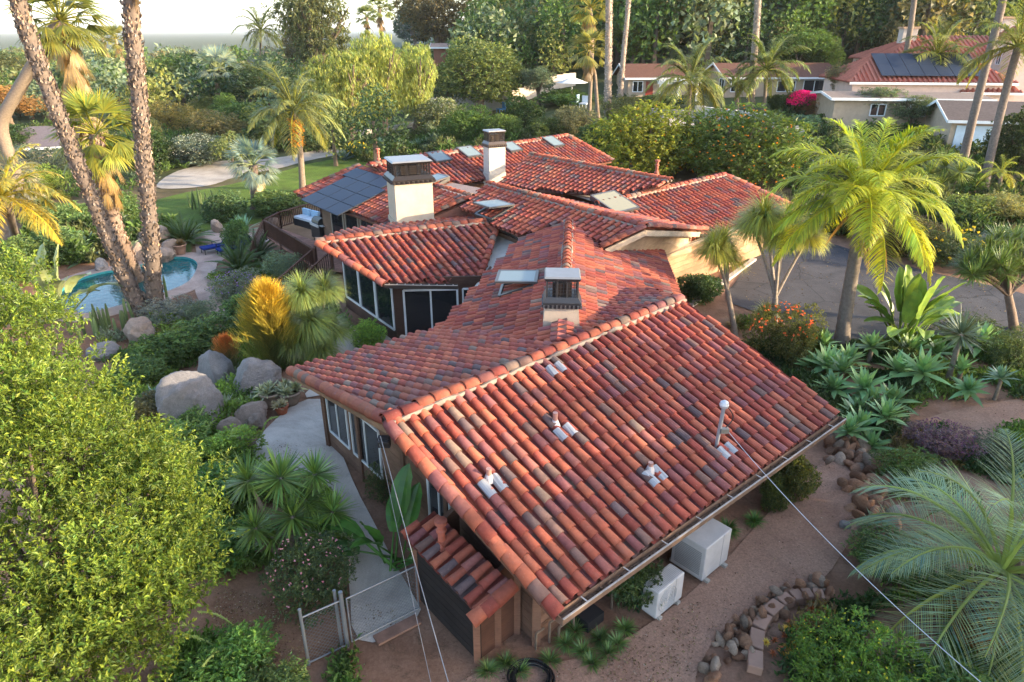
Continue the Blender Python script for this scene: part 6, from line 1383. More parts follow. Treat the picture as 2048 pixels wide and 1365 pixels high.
wire('guy_wire', [onp(772, 848, DECK['R1'][0])+[-0.14, -0.1, -0.25], at_y(888, 1480, 6.8)], 0.004, 'thinner wire hanging left of the grey one at the gable', 0.15)
b = MB(); b.box((0, 0, 0), (0.22, 0.12, 0.2), col=(0.02, 0.02, 0.022)); b.box((0, -0.09, 0.05), (0.2, 0.1, 0.04), col=(0.03, 0.03, 0.03))
o = b.obj('floodlight', M_METAL); o.location = Vector(onp(772, 848, DECK['R1'][0])+[-0.05, -0.05, -0.35]); tag(o, 'small black floodlight under the near gable peak', 'lamp')
# hose coil
P_ = gt(1062, 1362); o = empty('hose_coil', P_, 0, 'coil of black hose lying on the dirt at the bottom edge', 'hose'); rng = np.random.default_rng(4); b = MB(); a = np.linspace(0, 2*math.pi*11, 420)
b.tube(np.stack([(0.34+0.05*np.sin(a*0.37))*np.cos(a)+0.03*np.sin(a*0.21), (0.32+0.05*np.cos(a*0.31))*np.sin(a), 0.03+0.1*np.abs(np.sin(a*0.09))+0.0*a], 1), 0.014, 6, (0.015, 0.015, 0.017)); b.obj('coil', M_METAL, o)
# meter pipes at the wall corner
P0 = np.array([0.7, 9.35, 0]); o = empty('pipe_manifold', P0, ra, 'bent metal water pipes at the near wall corner', 'pipes')
for pts in ([(0, 0, 0), (0, 0, 0.5), (0.2, 0, 0.5)], [(0.15, -0.1, 0), (0.15, -0.1, 0.35), (0.55, -0.1, 0.35), (0.55, -0.1, 0)], [(-0.3, 0.05, 0), (-0.3, 0.05, 0.4), (-0.1, 0.05, 0.4)], [(0.2, 0, 0.5), (1.6, 0.0, 0.55)], [(1.5, -0.25, 0), (1.5, -0.25, 0.5), (1.75, -0.25, 0.5), (1.75, 0, 0.5)]):
    b = MB()
    for u_, v_ in zip(pts[:-1], pts[1:]): b.bar(u_, v_, 0.035, col=(0.22, 0.17, 0.13))
    b.obj('pipe', M_METAL, o)
o = MB().box((0, 0, 0.12), (0.45, 0.3, 0.24), col=(0.02, 0.02, 0.022)).obj('valve_box', M_PAINT); o.location = Vector(gt(1180, 1245)); o.rotation_euler = (0, 0, ra); tag(o, 'small black box against the near wall', 'box')
# ---- chain-link gate and fence
def chain(o, A, B, z0, z1, frame_=True, post=True):
    A = np.asarray(A, float); B = np.asarray(B, float); d = unit(B-A); L = np.linalg.norm(B-A); H = z1-z0; b = MB(); G_ = (0.3, 0.31, 0.33); s = 0.085
    P = lambda t, z: np.array([*(A+d*t)[:2], z]); nrm = np.array([-d[1], d[0], 0])
    for k in np.arange(-H, L, s):
        for sg in (0, 1):
            t0, t1 = max(k, 0), min(k+H, L)
            if t1-t0 < 0.02: continue
            za, zb = (z0+(t0-k), z0+(t1-k)) if sg == 0 else (z1-(t0-k), z1-(t1-k))
            b.bar(P(t0, za)+nrm*0.003*sg, P(t1, zb)+nrm*0.003*sg, 0.0032, col=np.array(G_)*0.6)
    b.obj('wire_mesh', M_METAL, o)['kind'] = 'stuff'
    for q in ((P(0, z1), P(L, z1)), (P(0, z0), P(L, z0)), (P(0, z0), P(0, z1)), (P(L, z0), P(L, z1))):
        b = MB(); b.tube(np.linspace(q[0], q[1], 4), 0.016, 8, np.array(G_)*0.7); b.obj('rail', M_METAL, o)
gA = np.array([*g(705, 1290, 0)[:2], 0]); gB = np.array([*g(838, 1222, 0)[:2], 0])
o = empty('chain_link_gate', (0, 0, 0), 0, 'galvanised chain-link gate across the pale walkway', 'gate'); chain(o, gA, gB, 0.08, 1.15)
o = empty('chain_link_fence', (0, 0, 0), 0, 'chain-link fence left of the gate running out of the picture', 'fence')
fA = np.array([*g(618, 1330, 0)[:2], 0]); chain(o, fA, gA-[0.1, 0.05, 0], 0.05, 1.15)
for q, r in ((gA-[0.08, 0.04, 0], 0.04), (gA-[0.2, 0.0, 0], 0.03), (fA, 0.03)): b = MB(); b.tube([q-[0, 0, 0.1], q+[0, 0, 1.35]], r, 10, (0.2, 0.21, 0.22)); b.obj('post', M_METAL, o)
b = MB(); b.box((0, 0, 0.03), (0.9, 0.25, 0.05), col=(0.25, 0.14, 0.1)); o = b.obj('threshold_board', M_SIDING); o.location = Vector(g(795, 1262, 0.02)); o.rotation_euler = (0, 0, math.atan2(*(gB-gA)[1::-1])); tag(o, 'flat brown board on the ground below the gate', 'board')
# ---- stone borders
def stones(name, pts_px, n, label, sz=(0.14, 0.3), cols=((0.42, 0.23, 0.14), (0.42, 0.31, 0.23), (0.37, 0.19, 0.11)), width=0.4, seed=0, hh=0.6):
    rng = np.random.default_rng(seed); P = np.array([gt(*q) for q in pts_px]); o = empty(name, P[0], 0, label, 'stone wall'); t = np.linspace(0, 1, len(P))
    for i in range(n):
        u_ = rng.random(); q = np.array([np.interp(u_, t, P[:, k]) for k in range(3)])-P[0]+np.r_[rng.normal(0, width/2, 2), 0]; s = rng.uniform(*sz)
        inst('stone', V('smallrock', int(rng.integers(0, 6))), o, q+[0, 0, s*0.25+(0.16 if rng.random() < 0.3 else 0)], rng.uniform(0, 6, 3), (s*1.3, s, s*hh), np.array(cols[rng.integers(0, len(cols))])*rng.uniform(0.7, 1.25))
stones('stone_border', [(1640, 905), (1700, 900), (1740, 945), (1730, 1000), (1760, 1060)], 110, 'dry stone wall edging the agave bed by the dirt path', (0.2, 0.42), seed=1, width=0.55)
stones('rubble_border', [(1420, 1355), (1460, 1300), (1495, 1255), (1540, 1220), (1600, 1195), (1640, 1185)], 120, 'loose rubble stones outside the curved brick edging', (0.12, 0.27), seed=2, width=0.3)
o = empty('brick_edging', gt(1500, 1340), 0, 'curved edging of brown blocks round the succulent bed', 'edging'); P0 = gt(1500, 1340)
BR = [(1508, 1352), (1508, 1312), (1513, 1270), (1530, 1240), (1556, 1216), (1580, 1205), (1602, 1200), (1622, 1199), (1646, 1202)]
for (x0, y0), (x1, y1) in zip(BR[:-1], BR[1:]):
    A, B = gt(x0, y0)-P0, gt(x1, y1)-P0; d = unit(B-A); L = np.linalg.norm(B-A)
    bm = bmesh.new(); bmesh.ops.create_cube(bm, size=1.0); bmesh.ops.scale(bm, vec=(L*0.88, 0.26, 0.2), verts=bm.verts); bmesh.ops.bevel(bm, geom=bm.edges[:], offset=0.012, segments=1, affect='EDGES')
    me = bpy.data.meshes.new('block'); bm.to_mesh(me); bm.free(); at = me.attributes.new('Col', 'FLOAT_COLOR', 'FACE'); at.data.foreach_set('color', np.tile([0.33, 0.2, 0.145, 1], len(me.polygons)).astype(np.float32)); me.materials.append(M_STUCCO)
    inst('block', me, o, (A+B)/2+[0, 0, 0.1], (RNG.normal(0, 0.03), RNG.normal(0, 0.03), math.atan2(d[1], d[0])), 1, np.ones(3)*RNG.uniform(0.85, 1.15))
# plants of the edged bed
shrub('shrub', 1690, 1400, 1262, 230, (0.12, 0.2, 0.03), 'lime-green shrub inside the brick-edged bed', 'fine', flowers=(60, (0.5, 0.45, 0.05), 0.03))
shrub('shrub', 1850, 1430, 1330, 200, (0.09, 0.14, 0.035), 'green shrub under the fronds at the bottom right', 'shrub')
for x, y, w, lab in ((1590, 1270, 60, 'orange-yellow succulent cluster at the brick edging'), (1640, 1240, 65, 'yellow succulent cluster by the top of the brick edging'), (1575, 1310, 60, 'orange-tipped succulent cluster left in the edged bed')):
    P_ = gt(x, y); o = empty('succulent_cluster', P_, 0, lab, 'succulent'); s = w*depth(P_)/FPX
    for k in range(16): inst('rosette', V('agave', k % 4), o, (RNG.normal(0, s*0.25), RNG.normal(0, s*0.25), RNG.uniform(0.05, 0.2)), (RNG.normal(0, 0.2), RNG.normal(0, 0.2), RNG.uniform(0, 6)), s*0.36, np.array((0.45, 0.3, 0.05) if k % 3 else (0.42, 0.13, 0.05))*RNG.uniform(0.7, 1.2))
shrub('shrub', 1935, 1290, 1200, 90, (0.3, 0.13, 0.04), 'orange-brown shrub under the arching fronds', 'fine')
shrub('shrub', 1800, 1140, 1090, 180, (0.06, 0.1, 0.022), 'low green juniper-like mound beside the jelly palm', 'fine')
for x, y, w, lab in ((1455, 1062, 40, 'small green tuft by the near wall, left of its pair'), (1507, 1045, 36, 'small green tuft by the near wall, right of its pair'), (1430, 1080, 36, 'low weed at the corner of the beige air unit')): rosette('tuft', x, y, w*1.5, (0.07, 0.14, 0.03), lab, 'grassy', 'plant')
for i, (x, y) in enumerate(((1010, 1330), (1040, 1345), (975, 1345), (1130, 1290), (1165, 1305), (1200, 1280), (1235, 1290), (1150, 1265), (1100, 1325), (1215, 1310), (1185, 1330), (1250, 1262))):
    rosette('tuft', x, y, 60, (0.085, 0.14, 0.04), 'spiky green tuft at the foot of the near wall corner', 'grassy', 'plant', 'green tufts at the wall corner')
# ---- pots, loungers, grill, sofa
def pot(px, py, r, h, col, label, plantc, kind='agave', pw=2.0):
    P_ = gt(px, py); o = empty('flower_pot', P_, 0, label, 'pot'); z = np.array([0, 0.02, 0.5, 0.88, 0.9, 1.0, 1.0, 0.9])*h; rr = np.array([0.6, 0.66, 0.9, 1.0, 1.1, 1.1, 0.95, 0.9])*r
    b = MB(); b.tube(np.stack([0*z, 0*z, z], 1), rr, 16, col); b.obj('pot', M_STUCCO, o, True)
    for k in range(6): inst('plant', V(kind, k % 4), o, (RNG.normal(0, r*0.4), RNG.normal(0, r*0.4), h), (RNG.normal(0, 0.3), RNG.normal(0, 0.3), k), r*pw, np.array(plantc)*RNG.uniform(0.8, 1.2))
pot(545, 812, 0.32, 0.5, (0.3, 0.22, 0.16), 'tan pot of pale succulents, left of the trio', (0.2, 0.21, 0.12)); pot(582, 808, 0.34, 0.45, (0.27, 0.2, 0.15), 'brown pot of succulents, right of the trio', (0.19, 0.2, 0.11)); pot(565, 828, 0.2, 0.3, (0.42, 0.13, 0.07), 'small terracotta pot in front of the two larger ones', (0.3, 0.25, 0.14)); pot(362, 510, 0.35, 0.6, (0.33, 0.2, 0.14), 'tan pot with a rusty plant beside the pool boulders', (0.25, 0.15, 0.06), 'aloe')
def lounger(px, py, rz, label):
    P_ = gt(px, py); o = empty('lounge_chair', P_, rz, label, 'lounge chair'); N = (0.012, 0.03, 0.17); D = (0.03, 0.025, 0.02)
    b = MB(); b.box((0.35, 0, 0.36), (1.25, 0.62, 0.1), col=N); b.obj('seat_cushion', M_CLOTH, o)
    b = MB(); c, s = math.cos(0.75), math.sin(0.75); b.box((0, 0, 0), (0.8, 0.62, 0.1), frame((-0.55, 0, 0.62), (-c, 0, s), (0, 1, 0), (s, 0, c)), N); b.obj('back_cushion', M_CLOTH, o)
    for x in (-0.25, 0.9):
        for y in (-0.3, 0.3): b = MB(); b.bar((x, y, 0), (x, y, 0.32), 0.04, col=D); b.obj('leg', M_METAL, o)
    for y in (-0.32, 0.32): b = MB(); b.bar((-0.3, y, 0.31), (0.98, y, 0.31), 0.04, col=D); b.obj('side_rail', M_METAL, o); b = MB(); b.bar((-0.2, y, 0.55), (0.25, y, 0.55), 0.05, 0.03, col=D); b.bar((0.25, y, 0.33), (0.25, y, 0.55), 0.035, col=D); b.obj('armrest', M_METAL, o)
lounger(440, 503, math.radians(222), 'navy blue lounge chair on the pool deck, the left one'); lounger(472, 506, math.radians(222), 'navy blue lounge chair on the pool deck, the right one')
# ---- timber deck, railings and stairs by the sunroom
WD = (0.1, 0.05, 0.036)
def rail(o, A, B, h=0.95, sp=0.14, drop=0.0):
    A = np.asarray(A, float); B = np.asarray(B, float); L = np.linalg.norm(B-A)
    for z, s in ((h, 0.09), (0.12, 0.06)): b = MB(); b.bar(A+[0, 0, z], B+[0, 0, z], s, 0.06, col=WD); b.obj('handrail' if z == h else 'bottom_rail', M_SIDING, o)
    for t in np.arange(sp, L-0.02, sp): q = A+(B-A)*t/L; b = MB(); b.bar(q+[0, 0, 0.14], q+[0, 0, h-0.03], 0.04, col=np.array(WD)*0.9); b.obj('baluster', M_SIDING, o)
    for t in np.linspace(0, 1, max(2, int(L/1.8)+1)): q = A+(B-A)*t; b = MB(); b.bar(q+[0, 0, -0.2], q+[0, 0, h+0.06], 0.1, col=WD); b.obj('post', M_SIDING, o)
D0 = g(527, 440, 1.0)-[0, 0, 0.95]; D1 = g(627, 499, 1.0)-[0, 0, 0.95]; D2 = g(558, 425, 1.0)-[0, 0, 0.95]; D3 = g(640, 402, 1.0)-[0, 0, 0.95]
o = empty('deck', (D0[0], D0[1], 0), 0, 'dark timber deck with railings between the pool stairs and the house', 'deck'); o0 = np.array([D0[0], D0[1], 0])
rail(o, D0-o0, D1-o0); rail(o, D2-o0, D3-o0); rail(o, D0-o0, D2-o0)
S0 = g(630, 495, 1.0)-[0, 0, 0.95]; S1 = g(548, 566, 0.0)-[0, 0, 0.95]; rail(o, S0-o0, S1-o0); rail(o, S0-o0+[0.9, -0.5, 0], S1-o0+[0.9, -0.5, 0])
S2 = g(501, 492, 0.0)-[0, 0, 0.95]; rail(o, D0-o0, S2-o0)
dk = [D0, D1, D1+[1.5, 1.8, 0], np.array([-5.0, 31, 0.05]), D3, D2]; b = MB()
n = 26
for k in range(n):
    t0, t1 = k/n, (k+0.93)/n; a0 = D0+(D1-D0)*t0; a1 = D0+(D1-D0)*t1; b0 = D2+(np.array([-4.0, 29.5, 0.05])-D2)*t0; b1 = D2+(np.array([-4.0, 29.5, 0.05])-D2)*t1
    bb = MB(); v = [a0, a1, b1, b0]; v = [np.array(q)-o0 for q in v]; bb.add([q+[0, 0, 0.0] for q in v]+[q-[0, 0, 0.06] for q in v], f4=[[0, 1, 2, 3], [4, 7, 6, 5], [0, 4, 5, 1], [1, 5, 6, 2], [2, 6, 7, 3], [3, 7, 4, 0]], col=np.array((0.3, 0.15, 0.11))*RNG.uniform(0.85, 1.15)); bb.obj('deck_board', M_SIDING, o)
for k in range(8):
    t = (k+0.5)/8; q = S0+(S1-S0)*t-o0; bb = MB(); bb.box(q+[0.45, -0.25, 0.0], (0.35, 1.2, 0.05), frame((0, 0, 0), (1, 0, 0), (0, 1, 0), (0, 0, 1)), (0.3, 0.15, 0.11)); bb.obj('stair_tread', M_SIDING, o)
P_ = g(618, 452, 0.06); o = empty('outdoor_sofa', P_, math.radians(-40), 'dark wicker sofa with pale blue cushions on the deck', 'sofa')
MB().box((0, 0, 0.2), (1.7, 0.85, 0.4), col=(0.03, 0.027, 0.03)).obj('base', M_CLOTH, o); MB().box((0, 0.38, 0.5), (1.7, 0.12, 0.5), col=(0.03, 0.027, 0.03)).obj('back', M_CLOTH, o)
for x in (-0.42, 0.42): MB().box((x, -0.05, 0.46), (0.78, 0.7, 0.14), col=(0.55, 0.6, 0.66)).obj('cushion', M_CLOTH, o); MB().box((x, 0.26, 0.68), (0.7, 0.16, 0.42), col=(0.3, 0.45, 0.6)).obj('cushion', M_CLOTH, o)
P_ = g(642, 476, 0.06); o = empty('gas_grill', P_, math.radians(-50), 'stainless gas grill with a black lid on the deck', 'grill')
MB().box((0, 0, 0.4), (1.1, 0.55, 0.8), col=(0.03, 0.03, 0.032)).obj('cabinet', M_METAL, o); MB().tube([(-0.4, 0, 0.9), (0.4, 0, 0.9)], 0.26, 12, (0.05, 0.05, 0.05)).obj('lid', M_METAL, o)
for s in (-1, 1): MB().box((s*0.68, 0, 0.82), (0.34, 0.5, 0.04), col=(0.5, 0.5, 0.5)).obj('side_shelf', M_METAL, o)
MB().box((0, -0.3, 0.78), (1.0, 0.06, 0.14), col=(0.6, 0.6, 0.6)).obj('control_panel', M_METAL, o)
# ------------------------------------------------------------------ houses beyond
def gable_house(name, O, rz, L, W_, h, rise, label, wallc, roofc, wins=(), over=0.5, hip=0.0, tile=False, trim=(0.7, 0.7, 0.7), tiles_n=0, doors=(), chim=()):
    """ridge along local x; local origin at the front left corner, y to the back"""
    o = empty(name, O, rz, label, 'house')
    for a, b_ in (((0, 0), (L, 0)), ((L, 0), (L, W_)), ((L, W_), (0, W_)), ((0, W_), (0, 0))):
        side = abs(a[0]-b_[0]) < 0.01; mbx = MB(); d = unit(np.array(b_, float)-np.array(a, float)); n_ = np.array([d[1], -d[0]]); A_ = np.array(a, float); B_ = np.array(b_, float)
        v = [(*A_, -1.2), (*B_, -1.2), (*B_, h), (*((A_+B_)/2), h+(rise*0.97 if side and hip == 0 else 0)), (*A_, h)]
        v += [(x-n_[0]*0.15, y-n_[1]*0.15, z) for x, y, z in v]
        mbx.add(v, f3=[[0, 1, 2], [0, 2, 3], [0, 3, 4], [5, 7, 6], [5, 8, 7], [5, 9, 8]], f4=[[0, 5, 6, 1], [2, 7, 8, 3], [3, 8, 9, 4]], col=wallc); mbx.obj('wall', M_STUCCO, o)
    sl = rise/(W_/2); e = over; zr = h+rise+0.05; ze = h-e*sl+0.05; x0, x1 = -e, L+e; hp = hip
    for s in (0, 1):
        y0 = -e if s == 0 else W_+e; b = MB(); v = [(x0, y0, ze), (x1, y0, ze), (x1-hp, W_/2, zr), (x0+hp, W_/2, zr)]; v2 = [(x, y, z-0.14) for x, y, z in v]
        b.add(v+v2, f4=[[0, 1, 2, 3], [4, 7, 6, 5], [0, 4, 5, 1], [1, 5, 6, 2], [2, 6, 7, 3], [3, 7, 4, 0]], col=roofc); rf = b.obj('roof', M_ROOF2, o)
        if tile:
            tb = MB(); n = int((L+2*e)/0.45)
            for k in range(n):
                x = x0+(k+0.5)*(x1-x0)/n; ym = W_/2 if hp == 0 else (y0+(W_/2-y0)*min(1, min(x-x0, x1-x)/hp))
                zt = ze+(zr-ze)*abs(ym-y0)/abs(W_/2-y0); tb.tube([(x, y0, ze+0.04), (x, ym, zt+0.04)], 0.13, 5, np.array(roofc)*RNG.uniform(0.8, 1.2), cap=False)
            q = tb.obj('tile_rows', M_TILE, o); q['kind'] = 'stuff'
    if hp > 0:
        for s in (0, 1):
            x = x0 if s == 0 else x1; xr = x0+hp if s == 0 else x1-hp; b = MB(); b.add([(x, -e, ze), (x, W_+e, ze), (xr, W_/2, zr)], f3=[[0, 1, 2] if s else [0, 2, 1]], col=roofc); b.obj('roof', M_ROOF2, o)
            if tile:
                tb = MB()
                for y in np.arange(-e+0.3, W_+e, 0.45):
                    f_ = 1-abs(y-W_/2)/(W_/2+e); tb.tube([(x, y, ze+0.04), (x+(xr-x)*f_, y, ze+(zr-ze)*f_+0.04)], 0.13, 5, np.array(roofc)*RNG.uniform(0.8, 1.2), cap=False)
                q = tb.obj('tile_rows', M_TILE, o); q['kind'] = 'stuff'
    b = MB(); b.bar((x0, -e-0.03, ze-0.06), (x1, -e-0.03, ze-0.06), 0.05, 0.22, col=trim); b.obj('fascia', M_PAINT, o)
    if hp == 0:
        for y0, y1 in ((-e, W_/2), (W_/2, W_+e)):
            z0, z1 = (ze, zr) if y0 < 0 else (zr, ze); b = MB(); b.bar((x0-0.03, y0, z0-0.06), (x0-0.03, y1, z1-0.06), 0.05, 0.22, col=trim); b.obj('bargeboard', M_PAINT, o)
    for face, s, z, w, hh in wins:
        A, d, n = {'front': ((0, 0), (1, 0), (0, -1)), 'left': ((0, W_), (0, -1), (-1, 0))}[face]
        A = np.array(A, float); d = np.array(d, float); n = np.array(n, float); f = lambda ss, zz, oo=0.05: np.array([*(A+d*ss+n*oo), zz]); b = MB()
        for p, q in (((s, z), (s+w, z)), ((s, z+hh), (s+w, z+hh)), ((s, z), (s, z+hh)), ((s+w, z), (s+w, z+hh)), ((s+w/2, z), (s+w/2, z+hh))): b.bar(f(*p), f(*q), 0.09, 0.06, up=(*n, 0), col=(0.75, 0.75, 0.75))
        wo = b.obj('window', M_PAINT, o); b = MB(); b.add([f(s, z, 0.03), f(s+w, z, 0.03), f(s+w, z+hh, 0.03), f(s, z+hh, 0.03)], f4=[[0, 1, 2, 3]]); b.obj('pane', M_GLASS, wo)
    for s, w, hh, c in doors: b = MB(); b.box((s+w/2, -0.04, hh/2), (w, 0.08, hh), col=c); b.obj('door', M_PAINT, o)
    for x, y, w, hh, c in chim: b = MB(); b.box((x, y, hh/2+h*0.5), (w, w, hh+h*0.5), col=c); b.box((x, y, hh+h*0.75+0.1), (w*1.2, w*1.2, 0.2), col=(0.45, 0.3, 0.2)); b.obj('chimney', M_STUCCO, o)
    return o
M_ROOF2 = make_painted('shingle', 0.9, 0.15, 0.3, 5.0, 0.4, bscale=18)
def Z(x, y): return float(T(x, y))
TAN = (0.44, 0.34, 0.245); BRN = (0.13, 0.065, 0.048)
gable_house('ranch_house', (25.6, 87, Z(25.6, 87)-0.2), math.radians(2), 13.5, 8.5, 2.6, 1.3, 'long tan ranch house with a brown shingle roof in the back', TAN, BRN, wins=(('front', 0.6, 0.9, 1.6, 1.2), ('front', 6.2, 0.9, 2.2, 1.2), ('front', 9.4, 0.9, 2.6, 1.3), ('left', 6.0, 0.8, 1.9, 1.5)))
gable_house('ranch_house', (14.2, 89, Z(14, 89)-0.2), math.radians(2), 8.0, 8.0, 2.5, 1.3, 'smaller brown-roofed house wing with a white pergola behind the bare palm trunks', TAN, BRN, wins=(('front', 0.6, 0.8, 1.2, 1.2),), doors=((2.2, 0.9, 2.0, (0.3, 0.05, 0.03)),))
o = empty('pergola', (17.6, 86.2, Z(17.6, 86.2)-0.2), 0, 'white pergola on posts in front of the brown-roofed wing', 'pergola')
for x in (0, 2.2, 4.4): b = MB(); b.bar((x, 0, 0), (x, 0, 2.3), 0.22, col=(0.75, 0.75, 0.73)); b.obj('post', M_PAINT, o)
b = MB(); b.bar((-0.4, 0, 2.35), (4.8, 0, 2.35), 0.2, 0.25, col=(0.75, 0.75, 0.73)); b.obj('beam', M_PAINT, o)
for x in np.arange(-0.2, 4.8, 0.5): b = MB(); b.bar((x, -0.5, 2.52), (x, 2.4, 2.52), 0.09, 0.14, col=(0.75, 0.75, 0.73)); b.obj('rafter', M_PAINT, o)
PINK = (0.66, 0.5, 0.42); TIL = (0.38, 0.13, 0.085)
gable_house('mansion', (40.5, 80, Z(42, 82)-2.0), math.radians(-8), 24, 11, 6.2, 2.2, 'pale pink mansion with red tile roofs at the upper right', PINK, TIL, wins=(('front', 4, 3.6, 1.2, 1.2), ('front', 9, 3.6, 1.2, 1.2)), hip=5.0, tile=True, chim=((3.5, 5, 1.5, 4.6, (0.5, 0.43, 0.37)), (13.5, 5, 1.5, 5.6, (0.5, 0.43, 0.37))))
o = gable_house('mansion_wing', (33.5, 71.5, Z(36, 72)-0.6), math.radians(-6), 14.5, 9, 3.9, 2.1, 'lower mansion wing whose tiled roof is covered with dark panels', PINK, TIL, wins=(('front', 3, 1.6, 1.2, 1.2), ('front', 8, 1.6, 1.2, 1.2)), hip=3.5, tile=True)
for k in range(7):
    for r in range(2): b = MB(); b.box((3.2+k*1.35, 0.4+r*2.0+0.6, 4.08+0.15+(0.4+r*2.0+0.6)*0.4667), (1.3, 1.98, 0.05), None, (0.035, 0.04, 0.06)); q = b.obj('dark_panel', M_PANEL, o); 
for q in [c for c in o.children if c.name.startswith('dark_panel')]:
    # lay each panel on the roof slope
    me = q.data; c = np.zeros(len(me.vertices)*3, np.float32); me.vertices.foreach_get('co', c); c = c.reshape(-1, 3); y = c[:, 1].mean(); c[:, 2] += (c[:, 1]-y)*0.4667+0.12; me.vertices.foreach_set('co', c.ravel())
gable_house('mansion_tower', (49.5, 73, Z(49, 73)-0.6), math.radians(-12), 3.6, 5.0, 7.2, 1.0, 'narrow sunlit pink tower block of the mansion', (0.7, 0.54, 0.45), TIL, wins=(('left', 1.5, 4.6, 1.0, 1.6),), hip=1.2, tile=True)
gable_house('mansion_bay', (44.0, 70.5, Z(44, 70)-0.6), math.radians(-8), 4.6, 4.2, 3.0, 1.3, 'small hipped tile roof over the mansion bay below the tower', PINK, TIL, hip=2.2, tile=True)
gable_house('flat_roof_building', (29.6, 66.0, Z(30, 66)-0.3), math.radians(-7), 13, 6, 3.2, 0.3, 'tan flat-roofed outbuilding with white fascia below the mansion', TAN, (0.2, 0.16, 0.14), wins=(('front', 6.6, 1.7, 1.4, 1.0), ('front', 9.2, 1.6, 1.3, 1.1), ('front', 3.2, 1.7, 1.3, 1.0)), trim=(0.75, 0.78, 0.78))
gable_house('garage', (36.0, 58.2, Z(38, 58)-0.3), math.radians(-14), 7.5, 7, 2.7, 1.1, 'tan garage with a pale blue door under the leaning palm trunks', TAN, (0.1, 0.08, 0.075), doors=((0.4, 2.7, 2.2, (0.5, 0.62, 0.72)), (4.6, 1.0, 2.0, (0.25, 0.2, 0.18))), trim=(0.75, 0.78, 0.78))
gable_house('shed_house', (-50.5, 62, Z(-48, 62)-0.6), math.radians(20), 11, 7, 2.4, 1.3, 'grey-roofed building with a pale wall at the left edge', (0.55, 0.42, 0.34), (0.13, 0.11, 0.12))
gable_house('hill_house', at_y(1655, 72, 150), math.radians(5), 15, 9, 2.6, 2.0, 'grey-roofed house on the wooded hill above the mansion', (0.5, 0.46, 0.42), (0.16, 0.13, 0.12), wins=(('front', 3, 0.9, 1.5, 1.2), ('front', 8, 0.9, 1.5, 1.2)))
gable_house('hill_house', at_y(1752, 78, 140), math.radians(-5), 9, 7, 2.4, 1.6, 'small white-walled house on the hill right of the grey-roofed one', (0.6, 0.58, 0.56), (0.16, 0.13, 0.12))
gable_house('hill_house', at_y(1100, 58, 170), math.radians(5), 14, 9, 2.6, 2.2, 'dark low house half hidden on the hill at the top centre', (0.32, 0.27, 0.24), (0.14, 0.11, 0.1))
gable_house('hill_house', at_y(868, 125, 105), 0, 7, 4, 2.0, 0.4, 'brown slatted shelter between the pepper trees and the round tree', (0.25, 0.11, 0.07), (0.3, 0.2, 0.15))
# garden wall, parasol, chairs, retaining wall and steps
def garden_wall(p0, p1, h, label, col=(0.46, 0.41, 0.36), th=0.25):
    A, B = gt(*p0), gt(*p1); b = MB(); n = 10; base = A.copy(); o = empty('garden_wall', base, 0, label, 'wall')
    for k in range(n):
        a = A+(B-A)*k/n; c = A+(B-A)*(k+1)/n
        for v in (a, c): v[2] = Z(v[0], v[1])
        d = unit(c-a)*0; bb = MB(); zt = max(a[2], c[2])+h
        dxy = unit((c-a)[:2]); nn = np.array([-dxy[1], dxy[0]])*th/2; bb.prism([a[:2]-base[:2]-nn, c[:2]-base[:2]-nn, c[:2]-base[:2]+nn, a[:2]-base[:2]+nn], min(a[2], c[2])-0.3-base[2], zt-base[2], col); bb.obj('wall_panel', M_STUCCO, o)
    return o
garden_wall((845, 225), (1022, 213), 1.8, 'white garden wall behind the round two-trunked tree')
garden_wall((1022, 213), (1150, 172), 1.6, 'cream garden wall climbing towards the white parasol', (0.6, 0.5, 0.4))
garden_wall((640, 285), (845, 252), 0.5, 'low pale wall beneath the pepper trees', (0.5, 0.46, 0.42))
garden_wall((1508, 522), (1380, 615), 0.14, 'low concrete kerb along the house side of the driveway', (0.4, 0.36, 0.33), 0.22)
garden_wall((1390, 236), (1560, 260), 1.2, 'smooth grey retaining wall in front of the ranch house', (0.5, 0.48, 0.47), 0.5)
garden_wall((1270, 232), (1390, 240), 0.8, 'low stone retaining wall below the pergola', (0.36, 0.33, 0.32), 0.4)
P_ = gt(1143, 205); o = empty('parasol', P_, 0, 'white patio parasol above the clipped hedge', 'parasol'); b = MB(); b.tube([(0, 0, 0), (0, 0, 2.7)], 0.04, 8, (0.6, 0.6, 0.6)); b.obj('pole', M_METAL, o)
b = MB(); a = np.arange(8)*math.pi/4; ring = np.stack([1.9*np.cos(a), 1.9*np.sin(a), np.full(8, 2.2)], 1); b.add(np.vstack([ring, [[0, 0, 2.85]]]), f3=[[8, k, (k+1) % 8] for k in range(8)], col=(0.6, 0.6, 0.58)); b.obj('canopy', M_CLOTH, o)
def chair(px, py, c, label):
    P_ = gt(px, py); o = empty('patio_chair', P_, RNG.uniform(0, 6), label, 'chair'); MB().box((0, 0, 0.45), (0.9, 0.9, 0.12), col=c).obj('seat', M_CLOTH, o); MB().box((0, 0.42, 0.85), (0.9, 0.1, 0.8), col=c).obj('backrest', M_CLOTH, o)
    for x in (-0.4, 0.4):
        for y in (-0.4, 0.4): MB().bar((x, y, 0), (x, y, 0.42), 0.06, col=c).obj('leg', M_METAL, o)
chair(1148, 212, (0.3, 0.42, 0.5), 'pale blue patio chair in front of the clipped hedge'); chair(1168, 216, (0.6, 0.62, 0.64), 'white patio chair next to the pale blue one'); chair(1002, 226, (0.1, 0.25, 0.45), 'blue garden chair beside the white wall')
o = empty('garden_steps', gt(1590, 285), 0, 'concrete garden steps climbing past the retaining wall', 'steps'); P0 = gt(1590, 285)
